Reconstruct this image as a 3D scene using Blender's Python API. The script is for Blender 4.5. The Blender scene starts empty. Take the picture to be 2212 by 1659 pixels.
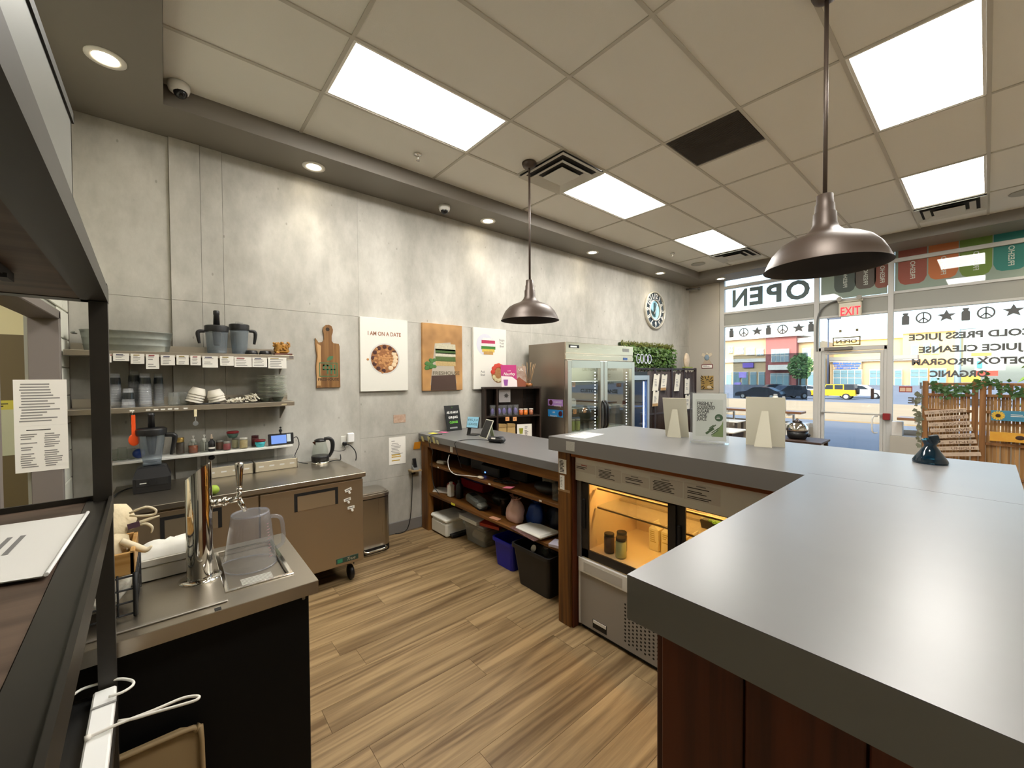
import bpy, math, random
import numpy as np
from mathutils import Vector, Matrix
random.seed(7)
SC = bpy.context.scene
COL = SC.collection
V = Vector
pi = math.pi

# ------------------------------------------------------------------ camera
FPX = 875.29
YAW, PITCH, ROLL = 0.864324, -0.0194791, -0.0056604
CAM = V((4.15, 0.0, 1.70))
_f = V((-math.sin(YAW) * math.cos(PITCH), math.cos(YAW) * math.cos(PITCH), math.sin(PITCH)))
_r = V((math.cos(YAW), math.sin(YAW), 0.0))
_u = _r.cross(_f)
RGT = _r * math.cos(ROLL) + _u * math.sin(ROLL)
UPV = -_r * math.sin(ROLL) + _u * math.cos(ROLL)
FWD = _f
cd = bpy.data.cameras.new('camera')
cam = bpy.data.objects.new('camera', cd)
COL.objects.link(cam)
cd.sensor_fit = 'HORIZONTAL'
cd.sensor_width = 36.0
cd.lens = FPX / 2212.0 * 36.0
cd.clip_start = 0.02
cd.clip_end = 400
cam.matrix_world = Matrix(((RGT.x, UPV.x, -FWD.x, CAM.x), (RGT.y, UPV.y, -FWD.y, CAM.y), (RGT.z, UPV.z, -FWD.z, CAM.z), (0, 0, 0, 1)))
SC.camera = cam


def W(axis, val, x, y):
    """photo pixel -> point on the plane axis=val"""
    d = FWD + RGT * ((x - 1106) / FPX) - UPV * ((y - 829.5) / FPX)
    i = 'xyz'.index(axis)
    return CAM + d * ((val - CAM[i]) / d[i])


# ------------------------------------------------------------------ world, sun, exposure
SC.view_settings.view_transform = 'Standard'
SC.view_settings.look = 'None'
SC.view_settings.gamma = 1.0
SC.view_settings.use_curve_mapping = False
SC.view_settings.exposure = 1.0
SC.cycles.use_denoising = True
SC.cycles.max_bounces = 8
SC.cycles.diffuse_bounces = 5
SC.cycles.glossy_bounces = 4
SC.cycles.transparent_max_bounces = 64
SC.cycles.transmission_bounces = 6
SC.cycles.sample_clamp_indirect = 6.0
SC.cycles.caustics_reflective = False
SC.cycles.caustics_refractive = False
wd = bpy.data.worlds.new('world')
SC.world = wd
wd.use_nodes = True
_n = wd.node_tree.nodes
_l = wd.node_tree.links
_sky = _n.new('ShaderNodeTexSky')
_sky.sky_type = 'NISHITA'
_sky.sun_disc = False
_sky.sun_elevation = math.radians(34)
_sky.sun_rotation = math.radians(200)
_sky.air_density = 1.0
_sky.dust_density = 2.5
_sky.ozone_density = 1.0
_n['Background'].inputs[1].default_value = 0.38
_l.new(_sky.outputs[0], _n['Background'].inputs[0])
sl = bpy.data.lights.new('sun', 'SUN')
sl.energy = 1.2
sl.angle = math.radians(1.0)
sl.color = (1.0, 0.93, 0.80)
sun = bpy.data.objects.new('sun', sl)
COL.objects.link(sun)
sun.location = (4, -10, 14)
sun.rotation_euler = V((-0.28, 1.0, -0.66)).to_track_quat('-Z', 'Y').to_euler()


# ------------------------------------------------------------------ materials
def lin(c):
    return tuple((((v / 255.0 + 0.055) / 1.055) ** 2.4 if v > 10 else v / 255.0 / 12.92) for v in c) + (1.0,)


MATS = {}


def mat(name, col, rough=0.5, metal=0.0, var=None, bump=None, emit=None, spec=0.5, coat=0.0, alpha=None):
    """var=(scale, other colour[, detail]) colour variation, bump=(scale, strength), emit=(colour, strength)"""
    if name in MATS:
        return MATS[name]
    m = bpy.data.materials.new(name)
    m.use_nodes = True
    nt = m.node_tree
    b = nt.nodes['Principled BSDF']
    b.inputs['Base Color'].default_value = lin(col)
    b.inputs['Roughness'].default_value = rough
    b.inputs['Metallic'].default_value = metal
    b.inputs['Specular IOR Level'].default_value = spec
    b.inputs['Coat Weight'].default_value = coat
    if var or bump:
        tc = nt.nodes.new('ShaderNodeTexCoord')
    if var:
        nz = nt.nodes.new('ShaderNodeTexNoise')
        nz.inputs['Scale'].default_value = var[0]
        nz.inputs['Detail'].default_value = var[2] if len(var) > 2 else 4
        mx = nt.nodes.new('ShaderNodeMix')
        mx.data_type = 'RGBA'
        mx.inputs[6].default_value = lin(col)
        mx.inputs[7].default_value = lin(var[1])
        nt.links.new(tc.outputs['Object'], nz.inputs['Vector'])
        nt.links.new(nz.outputs[0], mx.inputs[0])
        nt.links.new(mx.outputs[2], b.inputs['Base Color'])
    if bump:
        n2 = nt.nodes.new('ShaderNodeTexNoise')
        n2.inputs['Scale'].default_value = bump[0]
        n2.inputs['Detail'].default_value = 3
        bp = nt.nodes.new('ShaderNodeBump')
        bp.inputs['Strength'].default_value = bump[1]
        bp.inputs['Distance'].default_value = 0.01
        nt.links.new(tc.outputs['Object'], n2.inputs['Vector'])
        nt.links.new(n2.outputs[0], bp.inputs['Height'])
        nt.links.new(bp.outputs[0], b.inputs['Normal'])
    if emit:
        b.inputs['Emission Color'].default_value = lin(emit[0])
        b.inputs['Emission Strength'].default_value = emit[1]
    MATS[name] = m
    return m


def glassmat(name, tint=(255, 255, 255), body=0.0, bodycol=(255, 255, 255), ior=1.45, rough=0.02):
    """thin clear sheet: see-through, with a Fresnel reflection and an optional milky body"""
    if name in MATS:
        return MATS[name]
    m = bpy.data.materials.new(name)
    m.use_nodes = True
    nt = m.node_tree
    nt.nodes.clear()
    out = nt.nodes.new('ShaderNodeOutputMaterial')
    tr = nt.nodes.new('ShaderNodeBsdfTransparent')
    tr.inputs[0].default_value = lin(tint)
    gl = nt.nodes.new('ShaderNodeBsdfGlossy')
    gl.inputs['Roughness'].default_value = rough
    lw = nt.nodes.new('ShaderNodeLayerWeight')
    lw.inputs[0].default_value = 0.5
    pw = nt.nodes.new('ShaderNodeMath')
    pw.operation = 'POWER'
    pw.inputs[1].default_value = 5.0
    nt.links.new(lw.outputs['Facing'], pw.inputs[0])
    fr = nt.nodes.new('ShaderNodeMath')
    fr.operation = 'MULTIPLY_ADD'
    f0 = ((ior - 1) / (ior + 1)) ** 2
    fr.inputs[1].default_value = 0.9 - f0
    fr.inputs[2].default_value = f0
    nt.links.new(pw.outputs[0], fr.inputs[0])
    mx = nt.nodes.new('ShaderNodeMixShader')
    base = tr
    if body > 0:
        df = nt.nodes.new('ShaderNodeBsdfDiffuse')
        df.inputs[0].default_value = lin(bodycol)
        m0 = nt.nodes.new('ShaderNodeMixShader')
        m0.inputs[0].default_value = body
        nt.links.new(tr.outputs[0], m0.inputs[1])
        nt.links.new(df.outputs[0], m0.inputs[2])
        base = m0
    nt.links.new(fr.outputs[0], mx.inputs[0])
    nt.links.new(base.outputs[0], mx.inputs[1])
    nt.links.new(gl.outputs[0], mx.inputs[2])
    nt.links.new(mx.outputs[0], out.inputs[0])
    MATS[name] = m
    return m


def emat(name, col, strength):
    if name in MATS:
        return MATS[name]
    m = bpy.data.materials.new(name)
    m.use_nodes = True
    nt = m.node_tree
    nt.nodes.clear()
    out = nt.nodes.new('ShaderNodeOutputMaterial')
    e = nt.nodes.new('ShaderNodeEmission')
    e.inputs[0].default_value = lin(col)
    e.inputs[1].default_value = strength
    nt.links.new(e.outputs[0], out.inputs[0])
    MATS[name] = m
    return m


def N(nt, typ, **kw):
    n = nt.nodes.new(typ)
    for k, v in kw.items():
        n.inputs[k.replace('_', ' ')].default_value = v
    return n


def concrete_mat():
    m = mat('concrete', (196, 191, 178), 0.62)
    nt = m.node_tree
    b = nt.nodes['Principled BSDF']
    g = nt.nodes.new('ShaderNodeNewGeometry')
    n1 = N(nt, 'ShaderNodeTexNoise', Scale=1.3, Detail=6.0, Roughness=0.62)
    n2 = N(nt, 'ShaderNodeTexNoise', Scale=7.0, Detail=5.0, Roughness=0.7)
    n3 = N(nt, 'ShaderNodeTexNoise', Scale=60.0, Detail=2.0)
    mp = nt.nodes.new('ShaderNodeMapping')
    mp.inputs['Scale'].default_value = (1, 1, 0.55)
    nt.links.new(g.outputs['Position'], mp.inputs[0])
    for n in (n1, n2):
        nt.links.new(mp.outputs[0], n.inputs['Vector'])
    nt.links.new(g.outputs['Position'], n3.inputs['Vector'])
    r1 = nt.nodes.new('ShaderNodeValToRGB')
    r1.color_ramp.elements[0].position = 0.32
    r1.color_ramp.elements[0].color = lin((162, 159, 149))
    r1.color_ramp.elements[1].position = 0.68
    r1.color_ramp.elements[1].color = lin((207, 204, 195))
    nt.links.new(n1.outputs[0], r1.inputs[0])
    r2 = nt.nodes.new('ShaderNodeValToRGB')
    r2.color_ramp.elements[0].position = 0.30
    r2.color_ramp.elements[0].color = (0.74, 0.74, 0.73, 1)
    r2.color_ramp.elements[1].position = 0.62
    r2.color_ramp.elements[1].color = (1.04, 1.04, 1.04, 1)
    nt.links.new(n2.outputs[0], r2.inputs[0])
    mx = nt.nodes.new('ShaderNodeMix')
    mx.data_type = 'RGBA'
    mx.blend_type = 'MULTIPLY'
    mx.inputs[0].default_value = 0.55
    nt.links.new(r1.outputs[0], mx.inputs[6])
    nt.links.new(r2.outputs[0], mx.inputs[7])
    # pits
    vo = N(nt, 'ShaderNodeTexVoronoi', Scale=9.0, Randomness=1.0)
    nt.links.new(mp.outputs[0], vo.inputs['Vector'])
    r3 = nt.nodes.new('ShaderNodeValToRGB')
    r3.color_ramp.elements[0].position = 0.045
    r3.color_ramp.elements[0].color = (0.55, 0.54, 0.5, 1)
    r3.color_ramp.elements[1].position = 0.075
    r3.color_ramp.elements[1].color = (1, 1, 1, 1)
    nt.links.new(vo.outputs['Distance'], r3.inputs[0])
    mx2 = nt.nodes.new('ShaderNodeMix')
    mx2.data_type = 'RGBA'
    mx2.blend_type = 'MULTIPLY'
    mx2.inputs[0].default_value = 0.7
    nt.links.new(mx.outputs[2], mx2.inputs[6])
    nt.links.new(r3.outputs[0], mx2.inputs[7])
    nt.links.new(mx2.outputs[2], b.inputs['Base Color'])
    bp = N(nt, 'ShaderNodeBump', Strength=0.12, Distance=0.01)
    nt.links.new(n2.outputs[0], bp.inputs['Height'])
    nt.links.new(bp.outputs[0], b.inputs['Normal'])
    b.inputs['Roughness'].default_value = 0.5
    b.inputs['Specular IOR Level'].default_value = 0.35
    return m


def wood_mat(name, dark, light, axis='y', scale=1.0, rough=0.5, rnd=0.0, ring=0.35, spec=0.4):
    """wood grain running along an axis, in world metres; rnd = tone change from piece to piece"""
    if name in MATS:
        return MATS[name]
    m = mat(name, light, rough, spec=spec)
    nt = m.node_tree
    b = nt.nodes['Principled BSDF']
    tc = nt.nodes.new('ShaderNodeNewGeometry')
    mp = nt.nodes.new('ShaderNodeMapping')
    s = {'x': (.8, 16, 16), 'y': (16, .8, 16), 'z': (16, 16, .8)}[axis]
    mp.inputs['Scale'].default_value = tuple(v * scale for v in s)
    oi = nt.nodes.new('ShaderNodeObjectInfo')
    cb = nt.nodes.new('ShaderNodeVectorMath')
    cb.operation = 'ADD'
    sc = nt.nodes.new('ShaderNodeVectorMath')
    sc.operation = 'SCALE'
    sc.inputs[3].default_value = 17.0
    nt.links.new(oi.outputs['Random'], sc.inputs[0])
    nt.links.new(tc.outputs['Position'], mp.inputs[0])
    nt.links.new(mp.outputs[0], cb.inputs[0])
    if rnd > 0:
        nt.links.new(sc.outputs[0], cb.inputs[1])
    n1 = N(nt, 'ShaderNodeTexNoise', Scale=1.0, Detail=5.0, Roughness=0.65, Distortion=0.12)
    nt.links.new(cb.outputs[0], n1.inputs['Vector'])
    n2 = N(nt, 'ShaderNodeTexNoise', Scale=0.22, Detail=2.0, Distortion=0.25)
    nt.links.new(cb.outputs[0], n2.inputs['Vector'])
    ml = nt.nodes.new('ShaderNodeMath')
    ml.operation = 'MULTIPLY'
    ml.inputs[1].default_value = 90.0
    nt.links.new(n2.outputs[0], ml.inputs[0])
    sn = nt.nodes.new('ShaderNodeMath')
    sn.operation = 'SINE'
    nt.links.new(ml.outputs[0], sn.inputs[0])
    ma = nt.nodes.new('ShaderNodeMath')
    ma.operation = 'MULTIPLY_ADD'
    ma.inputs[1].default_value = ring * 0.22
    nt.links.new(sn.outputs[0], ma.inputs[0])
    nt.links.new(n1.outputs[0], ma.inputs[2])
    rp = nt.nodes.new('ShaderNodeValToRGB')
    rp.color_ramp.elements[0].position = 0.30
    rp.color_ramp.elements[0].color = lin(dark)
    rp.color_ramp.elements[1].position = 0.66
    rp.color_ramp.elements[1].color = lin(light)
    nt.links.new(ma.outputs[0], rp.inputs[0])
    last = rp.outputs[0]
    if rnd > 0:
        hs = nt.nodes.new('ShaderNodeHueSaturation')
        mr = nt.nodes.new('ShaderNodeMapRange')
        mr.inputs[3].default_value = 1.0 - rnd
        mr.inputs[4].default_value = 1.0 + rnd
        nt.links.new(oi.outputs['Random'], mr.inputs[0])
        nt.links.new(mr.outputs[0], hs.inputs['Value'])
        nt.links.new(rp.outputs[0], hs.inputs['Color'])
        last = hs.outputs[0]
    nt.links.new(last, b.inputs['Base Color'])
    bp = N(nt, 'ShaderNodeBump', Strength=0.12, Distance=0.004)
    nt.links.new(n1.outputs[0], bp.inputs['Height'])
    nt.links.new(bp.outputs[0], b.inputs['Normal'])
    return m


def brushed(name, col, rough=0.32, axis='y', metal=1.0, amt=0.12):
    if name in MATS:
        return MATS[name]
    m = mat(name, col, rough, metal)
    nt = m.node_tree
    b = nt.nodes['Principled BSDF']
    g = nt.nodes.new('ShaderNodeNewGeometry')
    mp = nt.nodes.new('ShaderNodeMapping')
    mp.inputs['Scale'].default_value = {'x': (3, 160, 160), 'y': (160, 3, 160), 'z': (160, 160, 3)}[axis]
    nz = N(nt, 'ShaderNodeTexNoise', Scale=1.0, Detail=3.0)
    nt.links.new(g.outputs['Position'], mp.inputs[0])
    nt.links.new(mp.outputs[0], nz.inputs['Vector'])
    mr = nt.nodes.new('ShaderNodeMapRange')
    mr.inputs[3].default_value = rough - amt / 2
    mr.inputs[4].default_value = rough + amt / 2
    nt.links.new(nz.outputs[0], mr.inputs[0])
    nt.links.new(mr.outputs[0], b.inputs['Roughness'])
    return m


concrete = concrete_mat()
m_tile = mat('ceiling_tile', (238, 236, 228), 0.9, var=(900, (222, 220, 211), 2), bump=(500, 0.25))
m_tbar = mat('ceiling_rail_paint', (190, 186, 174), 0.6)
m_soffit = mat('soffit_paint', (122, 116, 107), 0.42)
m_base = mat('baseboard_grey', (128, 124, 120), 0.6)
m_block = mat('painted_block', (226, 226, 212), 0.7, bump=(60, 0.2))
m_wallw = mat('window_wall_paint', (178, 172, 160), 0.7)
m_alu = mat('storefront_frame', (196, 195, 190), 0.45, var=(3, (186, 185, 180)))
m_spandrel = mat('spandrel_panel', (150, 150, 142), 0.6)
m_glass = glassmat('window_glass', (246, 249, 248), ior=1.35)
m_clear = glassmat('clear_plastic', (250, 251, 251), body=0.10, bodycol=(235, 238, 240))
m_clear2 = glassmat('clear_jug_plastic', (246, 247, 250), body=0.12, bodycol=(225, 228, 236))
m_jarglass = glassmat('jar_glass', (240, 244, 240), body=0.03)
m_smoke = glassmat('smoke_plastic', (214, 221, 227), body=0.24, bodycol=(160, 170, 178))
m_floorbase = mat('floor_joint', (70, 54, 34), 0.8)
m_plank = wood_mat('plank_wood', (102, 80, 52), (164, 138, 100), 'y', 1.0, 0.45, rnd=0.09, ring=0.36)
m_cwood = wood_mat('counter_wood', (74, 44, 16), (132, 86, 36), 'x', 0.9, 0.5, ring=0.3)
m_cwoodz = wood_mat('counter_wood_upright', (74, 44, 16), (132, 86, 36), 'z', 0.9, 0.5, ring=0.3)
m_dwoodz = wood_mat('dark_stained_board', (48, 20, 8), (92, 42, 18), 'z', 0.8, 0.5, rnd=0.06, ring=0.3)
m_rackwood = wood_mat('rack_wood', (62, 48, 38), (98, 80, 66), 'y', 0.7, 0.55, ring=0.3)
m_counter = mat('counter_laminate', (116, 115, 114), 0.31, var=(5, (108, 107, 106), 5), bump=(9, 0.006), spec=0.5)
m_counter_edge = mat('counter_edge', (116, 112, 107), 0.45)
m_steel = brushed('brushed_steel', (186, 178, 164), 0.34, 'y')
m_steelz = brushed('brushed_steel_upright', (196, 190, 180), 0.33, 'z')
m_chrome = mat('chrome', (215, 212, 205), 0.06, 1.0)
m_black = mat('black_plastic', (20, 20, 22), 0.42)
m_blackm = mat('black_satin', (12, 12, 13), 0.6)
m_iron = mat('dark_rack_steel', (30, 27, 22), 0.42, 0.1, var=(14, (44, 39, 32)))
m_white = mat('white_plastic', (232, 230, 222), 0.45)
m_paper = mat('paper', (236, 233, 224), 0.8)
m_ink = mat('ink', (60, 58, 56), 0.8)
m_inkg = mat('grey_ink', (140, 138, 134), 0.8)
m_bronze = mat('pendant_bronze', (72, 60, 51), 0.42, 0.35)
m_bronzein = mat('pendant_inside', (46, 40, 36), 0.6, 0.3)
m_panel = emat('light_panel', (255, 251, 244), 16.0)
m_bulb = emat('downlight_bulb', (255, 238, 205), 16.0)


# ------------------------------------------------------------------ mesh building
class B:
    def __init__(self):
        self.v = []
        self.f = []
        self.sm = []

    def add(self, verts, faces, smooth=False):
        o = len(self.v)
        self.v += [V(p) for p in verts]
        for f in faces:
            self.f.append(tuple(i + o for i in f))
            self.sm.append(smooth)
        return self

    def box(self, x0, x1, y0, y1, z0, z1, bev=0.0):
        x0, x1 = min(x0, x1), max(x0, x1)
        y0, y1 = min(y0, y1), max(y0, y1)
        z0, z1 = min(z0, z1), max(z0, z1)
        b = min(bev, (x1 - x0) * .49, (y1 - y0) * .49, (z1 - z0) * .49)
        if b <= 1e-6:
            vs = [(x, y, z) for z in (z0, z1) for y in (y0, y1) for x in (x0, x1)]
            fs = [(0, 2, 3, 1), (4, 5, 7, 6), (0, 1, 5, 4), (2, 6, 7, 3), (0, 4, 6, 2), (1, 3, 7, 5)]
            return self.add(vs, fs)
        vs = []
        idx = {}
        for sx in (0, 1):
            for sy in (0, 1):
                for sz in (0, 1):
                    c = ((x0, x1)[sx], (y0, y1)[sy], (z0, z1)[sz])
                    s = (1 if sx == 0 else -1, 1 if sy == 0 else -1, 1 if sz == 0 else -1)
                    for a in range(3):
                        p = [c[k] + (s[k] * b if k != a else 0) for k in range(3)]
                        idx[(sx, sy, sz, a)] = len(vs)
                        vs.append(p)
        I = idx
        fs = []
        for a in range(3):
            o1, o2 = [k for k in range(3) if k != a]
            for sa in (0, 1):
                q = []
                for (u, w) in ((0, 0), (1, 0), (1, 1), (0, 1)):
                    k = [0, 0, 0]
                    k[a] = sa
                    k[o1] = u
                    k[o2] = w
                    q.append(I[tuple(k) + (a,)])
                if (sa == 1) == (a == 1):
                    q = q[::-1]
                fs.append(tuple(q))
        for a in range(3):
            o1, o2 = [k for k in range(3) if k != a]
            for u in (0, 1):
                for w in (0, 1):
                    k0 = [0, 0, 0]
                    k1 = [0, 0, 0]
                    k1[a] = 1
                    for k in (k0, k1):
                        k[o1] = u
                        k[o2] = w
                    fs.append((I[tuple(k0) + (o1,)], I[tuple(k1) + (o1,)], I[tuple(k1) + (o2,)], I[tuple(k0) + (o2,)]))
        for sx in (0, 1):
            for sy in (0, 1):
                for sz in (0, 1):
                    fs.append(tuple(I[(sx, sy, sz, a)] for a in range(3)))
        return self.add(vs, fs)

    def obox(self, c, R, U, w, h, d, bev=0.0):
        """box centred on c: width along R, height along U, depth along R x U"""
        R = V(R).normalized()
        U = V(U).normalized()
        D = R.cross(U)
        t = B().box(-w / 2, w / 2, -h / 2, h / 2, -d / 2, d / 2, bev)
        return self.add([V(c) + R * p.x + U * p.y + D * p.z for p in t.v], t.f)

    def lathe(self, prof, c=(0, 0, 0), n=24, sx=1.0, sy=1.0, cap0=True, cap1=True, smooth=True, M=None):
        """prof = [(r, z), ...] round a vertical axis at c"""
        vs = []
        fs = []
        for (r, z) in prof:
            for i in range(n):
                a = 2 * pi * i / n
                vs.append(V((r * math.cos(a) * sx, r * math.sin(a) * sy, z)))
        for k in range(len(prof) - 1):
            for i in range(n):
                j = (i + 1) % n
                fs.append((k * n + i, k * n + j, (k + 1) * n + j, (k + 1) * n + i))
        if M is not None:
            vs = [M @ p for p in vs]
        vs = [p + V(c) for p in vs]
        self.add(vs, fs, smooth)
        o = len(self.v) - len(vs)
        if cap0 and prof[0][0] > 1e-5:
            self.f.append(tuple(o + i for i in range(n))[::-1])
            self.sm.append(False)
        if cap1 and prof[-1][0] > 1e-5:
            k = len(prof) - 1
            self.f.append(tuple(o + k * n + i for i in range(n)))
            self.sm.append(False)
        return self

    def cyl(self, p0, p1, r0, r1=None, n=12, caps=True):
        p0 = V(p0)
        p1 = V(p1)
        r1 = r0 if r1 is None else r1
        d = p1 - p0
        M = d.to_track_quat('Z', 'Y').to_matrix()
        return self.lathe([(r0, 0), (r1, d.length)], p0, n, cap0=caps, cap1=caps, M=M)

    def tube(self, pts, r, n=8, closed=False):
        pts = [V(p) for p in pts]
        if not closed and 2 < len(pts) < 30:      # round the bends
            q, rq = [], []
            for k in range(len(pts) - 1):
                p0, p1, p2, p3 = pts[max(k - 1, 0)], pts[k], pts[k + 1], pts[min(k + 2, len(pts) - 1)]
                for s in range(4):
                    u = s / 4
                    q.append(0.5 * (2 * p1 + (p2 - p0) * u + (2 * p0 - 5 * p1 + 4 * p2 - p3) * u * u + (3 * p1 - p0 - 3 * p2 + p3) * u ** 3))
                    rq.append(r[k] + (r[k + 1] - r[k]) * u if isinstance(r, (list, tuple)) else r)
            q.append(pts[-1])
            rq.append(r[-1] if isinstance(r, (list, tuple)) else r)
            pts, r = q, rq
        vs = []
        fs = []
        m = len(pts)
        prev = None
        for k, p in enumerate(pts):
            a = pts[k - 1] if (k > 0 or closed) else p
            b = pts[(k + 1) % m] if (k < m - 1 or closed) else p
            t = (b - a)
            t = t.normalized() if t.length > 1e-9 else V((0, 0, 1))
            up = prev if prev is not None else (V((0, 0, 1)) if abs(t.z) < .9 else V((1, 0, 0)))
            s = t.cross(up)
            s = s.normalized() if s.length > 1e-6 else t.orthogonal().normalized()
            up = s.cross(t)
            prev = up
            rr = r[k] if isinstance(r, (list, tuple)) else r
            for i in range(n):
                an = 2 * pi * i / n
                vs.append(p + s * (math.cos(an) * rr) + up * (math.sin(an) * rr))
        for k in range(m if closed else m - 1):
            for i in range(n):
                j = (i + 1) % n
                k2 = (k + 1) % m
                fs.append((k * n + i, k * n + j, k2 * n + j, k2 * n + i))
        self.add(vs, fs, True)
        if not closed:
            o = len(self.v) - len(vs)
            self.f.append(tuple(o + i for i in range(n))[::-1])
            self.sm.append(False)
            self.f.append(tuple(o + (m - 1) * n + i for i in range(n)))
            self.sm.append(False)
        return self

    def prism(self, poly, O, R, U, d):
        """polygon (2-D, along R and U from O) pushed d along R x U"""
        R = V(R)
        U = V(U)
        D = R.cross(U).normalized() * d
        n = len(poly)
        vs = [V(O) + R * p[0] + U * p[1] for p in poly]
        vs += [p + D for p in vs]
        fs = [tuple(range(n))[::-1], tuple(range(n, 2 * n))]
        for i in range(n):
            j = (i + 1) % n
            fs.append((i, j, n + j, n + i))
        return self.add(vs, fs)

    def ball(self, c, r, n=12, m=8, s=(1, 1, 1), rnd=0.0):
        vs = [V((0, 0, -1))]
        for k in range(1, m):
            a = -pi / 2 + pi * k / m
            for i in range(n):
                b = 2 * pi * i / n
                vs.append(V((math.cos(a) * math.cos(b), math.cos(a) * math.sin(b), math.sin(a))))
        vs.append(V((0, 0, 1)))
        fs = []
        for i in range(n):
            fs.append((0, 1 + (i + 1) % n, 1 + i))
            fs.append((len(vs) - 1, 1 + (m - 2) * n + i, 1 + (m - 2) * n + (i + 1) % n))
        for k in range(m - 2):
            for i in range(n):
                j = (i + 1) % n
                fs.append((1 + k * n + i, 1 + k * n + j, 1 + (k + 1) * n + j, 1 + (k + 1) * n + i))
        out = []
        for p in vs:
            q = p * (1 + random.uniform(-rnd, rnd))
            out.append(V(c) + V((q.x * s[0], q.y * s[1], q.z * s[2])) * r)
        return self.add(out, fs, rnd < 0.1)

    def quad(self, a, b, c, d):
        return self.add([a, b, c, d], [(0, 1, 2, 3)])

    def mesh(self, off=(0, 0, 0)):
        me = bpy.data.meshes.new('mesh')
        o = V(off)
        me.from_pydata([tuple(p - o) for p in self.v], [], self.f)
        me.polygons.foreach_set('use_smooth', self.sm)
        me.update()
        return me


def put(name, me, m=None, parent=None, loc=None, kind=None):
    o = bpy.data.objects.new(name, me)
    if m is not None and len(me.materials) == 0:
        me.materials.append(m)
    COL.objects.link(o)
    if parent is not None:
        o.parent = parent
    if loc is not None:
        o.location = loc
    if kind:
        o['kind'] = kind
    return o


def root_of(p):
    o = V((0, 0, 0))
    while p is not None:
        o += p.location
        p = p.parent
    return o


def part(name, b, m, parent, label=None):
    """world-space builder -> mesh object under parent"""
    o = put(name, b.mesh(root_of(parent)), m, parent)
    if label:
        o['label'] = label
    return o


def thing(name, label, cat, loc=(0, 0, 0), group=None, kind=None):
    o = bpy.data.objects.new(name, None)
    o.empty_display_size = 0.05
    COL.objects.link(o)
    o.location = loc
    o['label'] = label
    o['category'] = cat
    if group:
        o['group'] = group
    if kind:
        o['kind'] = kind
    return o


def one(name, b, m, label, cat, group=None, kind=None, base=None):
    """a thing that is one mesh, origin at its base"""
    if base is None:
        xs = [p.x for p in b.v]
        ys = [p.y for p in b.v]
        zs = [p.z for p in b.v]
        base = V(((min(xs) + max(xs)) / 2, (min(ys) + max(ys)) / 2, min(zs)))
    o = put(name, b.mesh(base), m, None, base)
    o['label'] = label
    o['category'] = cat
    if group:
        o['group'] = group
    if kind:
        o['kind'] = kind
    return o


def struct(name, b, m, label=None, parent=None):
    o = put(name, b.mesh(root_of(parent)), m, parent)
    if parent is None:
        o['kind'] = 'structure'
    if label:
        o['label'] = label
    return o


def dup(o, loc=None, label=None, group=None, parent=None, rot=None):
    c = o.copy()
    COL.objects.link(c)
    if parent is not None:
        c.parent = parent
    if loc is not None:
        c.location = loc
    if rot is not None:
        c.rotation_euler = rot
    if label:
        c['label'] = label
    if group:
        c['group'] = group
    for ch in o.children:
        dup(ch, parent=c)
    return c


def text(name, body, at, size, R, U, m, parent=None, width=None, off=0.0, align='CENTER', ext=0.0004, shear=0.0):
    """flat lettering: baseline centre at 'at', reading along R, up along U"""
    cu = bpy.data.curves.new('txt', 'FONT')
    cu.body = body
    cu.size = size
    cu.align_x = align
    cu.offset = off
    cu.shear = shear
    cu.resolution_u = 3
    ob = bpy.data.objects.new('txt', cu)
    COL.objects.link(ob)
    me = bpy.data.meshes.new_from_object(ob)
    bpy.data.objects.remove(ob)
    R = V(R).normalized()
    U = V(U).normalized()
    Nn = R.cross(U)
    k = 1.0
    if width and len(me.vertices):
        xs = [v.co.x for v in me.vertices]
        k = width / max(max(xs) - min(xs), 1e-6)
    o = root_of(parent) if parent else V((0, 0, 0))
    for v in me.vertices:
        v.co = V(at) + R * (v.co.x * k) + U * v.co.y + Nn * (v.co.z + ext) - o
    me.materials.clear()
    me.update()
    return put(name, me, m, parent)


def lines(name, O, R, U, w, h, rows, m, parent, seed=1, fill=0.9, th=0.45, ext=0.0005):
    """rows of printed text as thin bars, from the top-left corner O"""
    rnd = random.Random(seed)
    b = B()
    R = V(R)
    U = V(U)
    Nn = R.cross(U).normalized() * ext
    st = h / rows
    for i in range(rows):
        if rnd.random() < 0.08:
            continue
        a = w * rnd.uniform(0, 0.06)
        c = w * rnd.uniform(0.55, 1.0) * fill
        p = V(O) - U * (st * (i + 0.25)) + Nn
        b.quad(p + R * a - U * (st * th), p + R * c - U * (st * th), p + R * c, p + R * a)
    return part(name, b, m, parent)


X = V((1, 0, 0))
Y = V((0, 1, 0))
Z = V((0, 0, 1))

# ================================================================== THE ROOM
RX = 6.1          # right-hand wall
YB, YW = -0.51, 8.53   # back wall, window wall
ZS, ZC = 3.57, 3.705   # soffit, suspended ceiling

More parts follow.
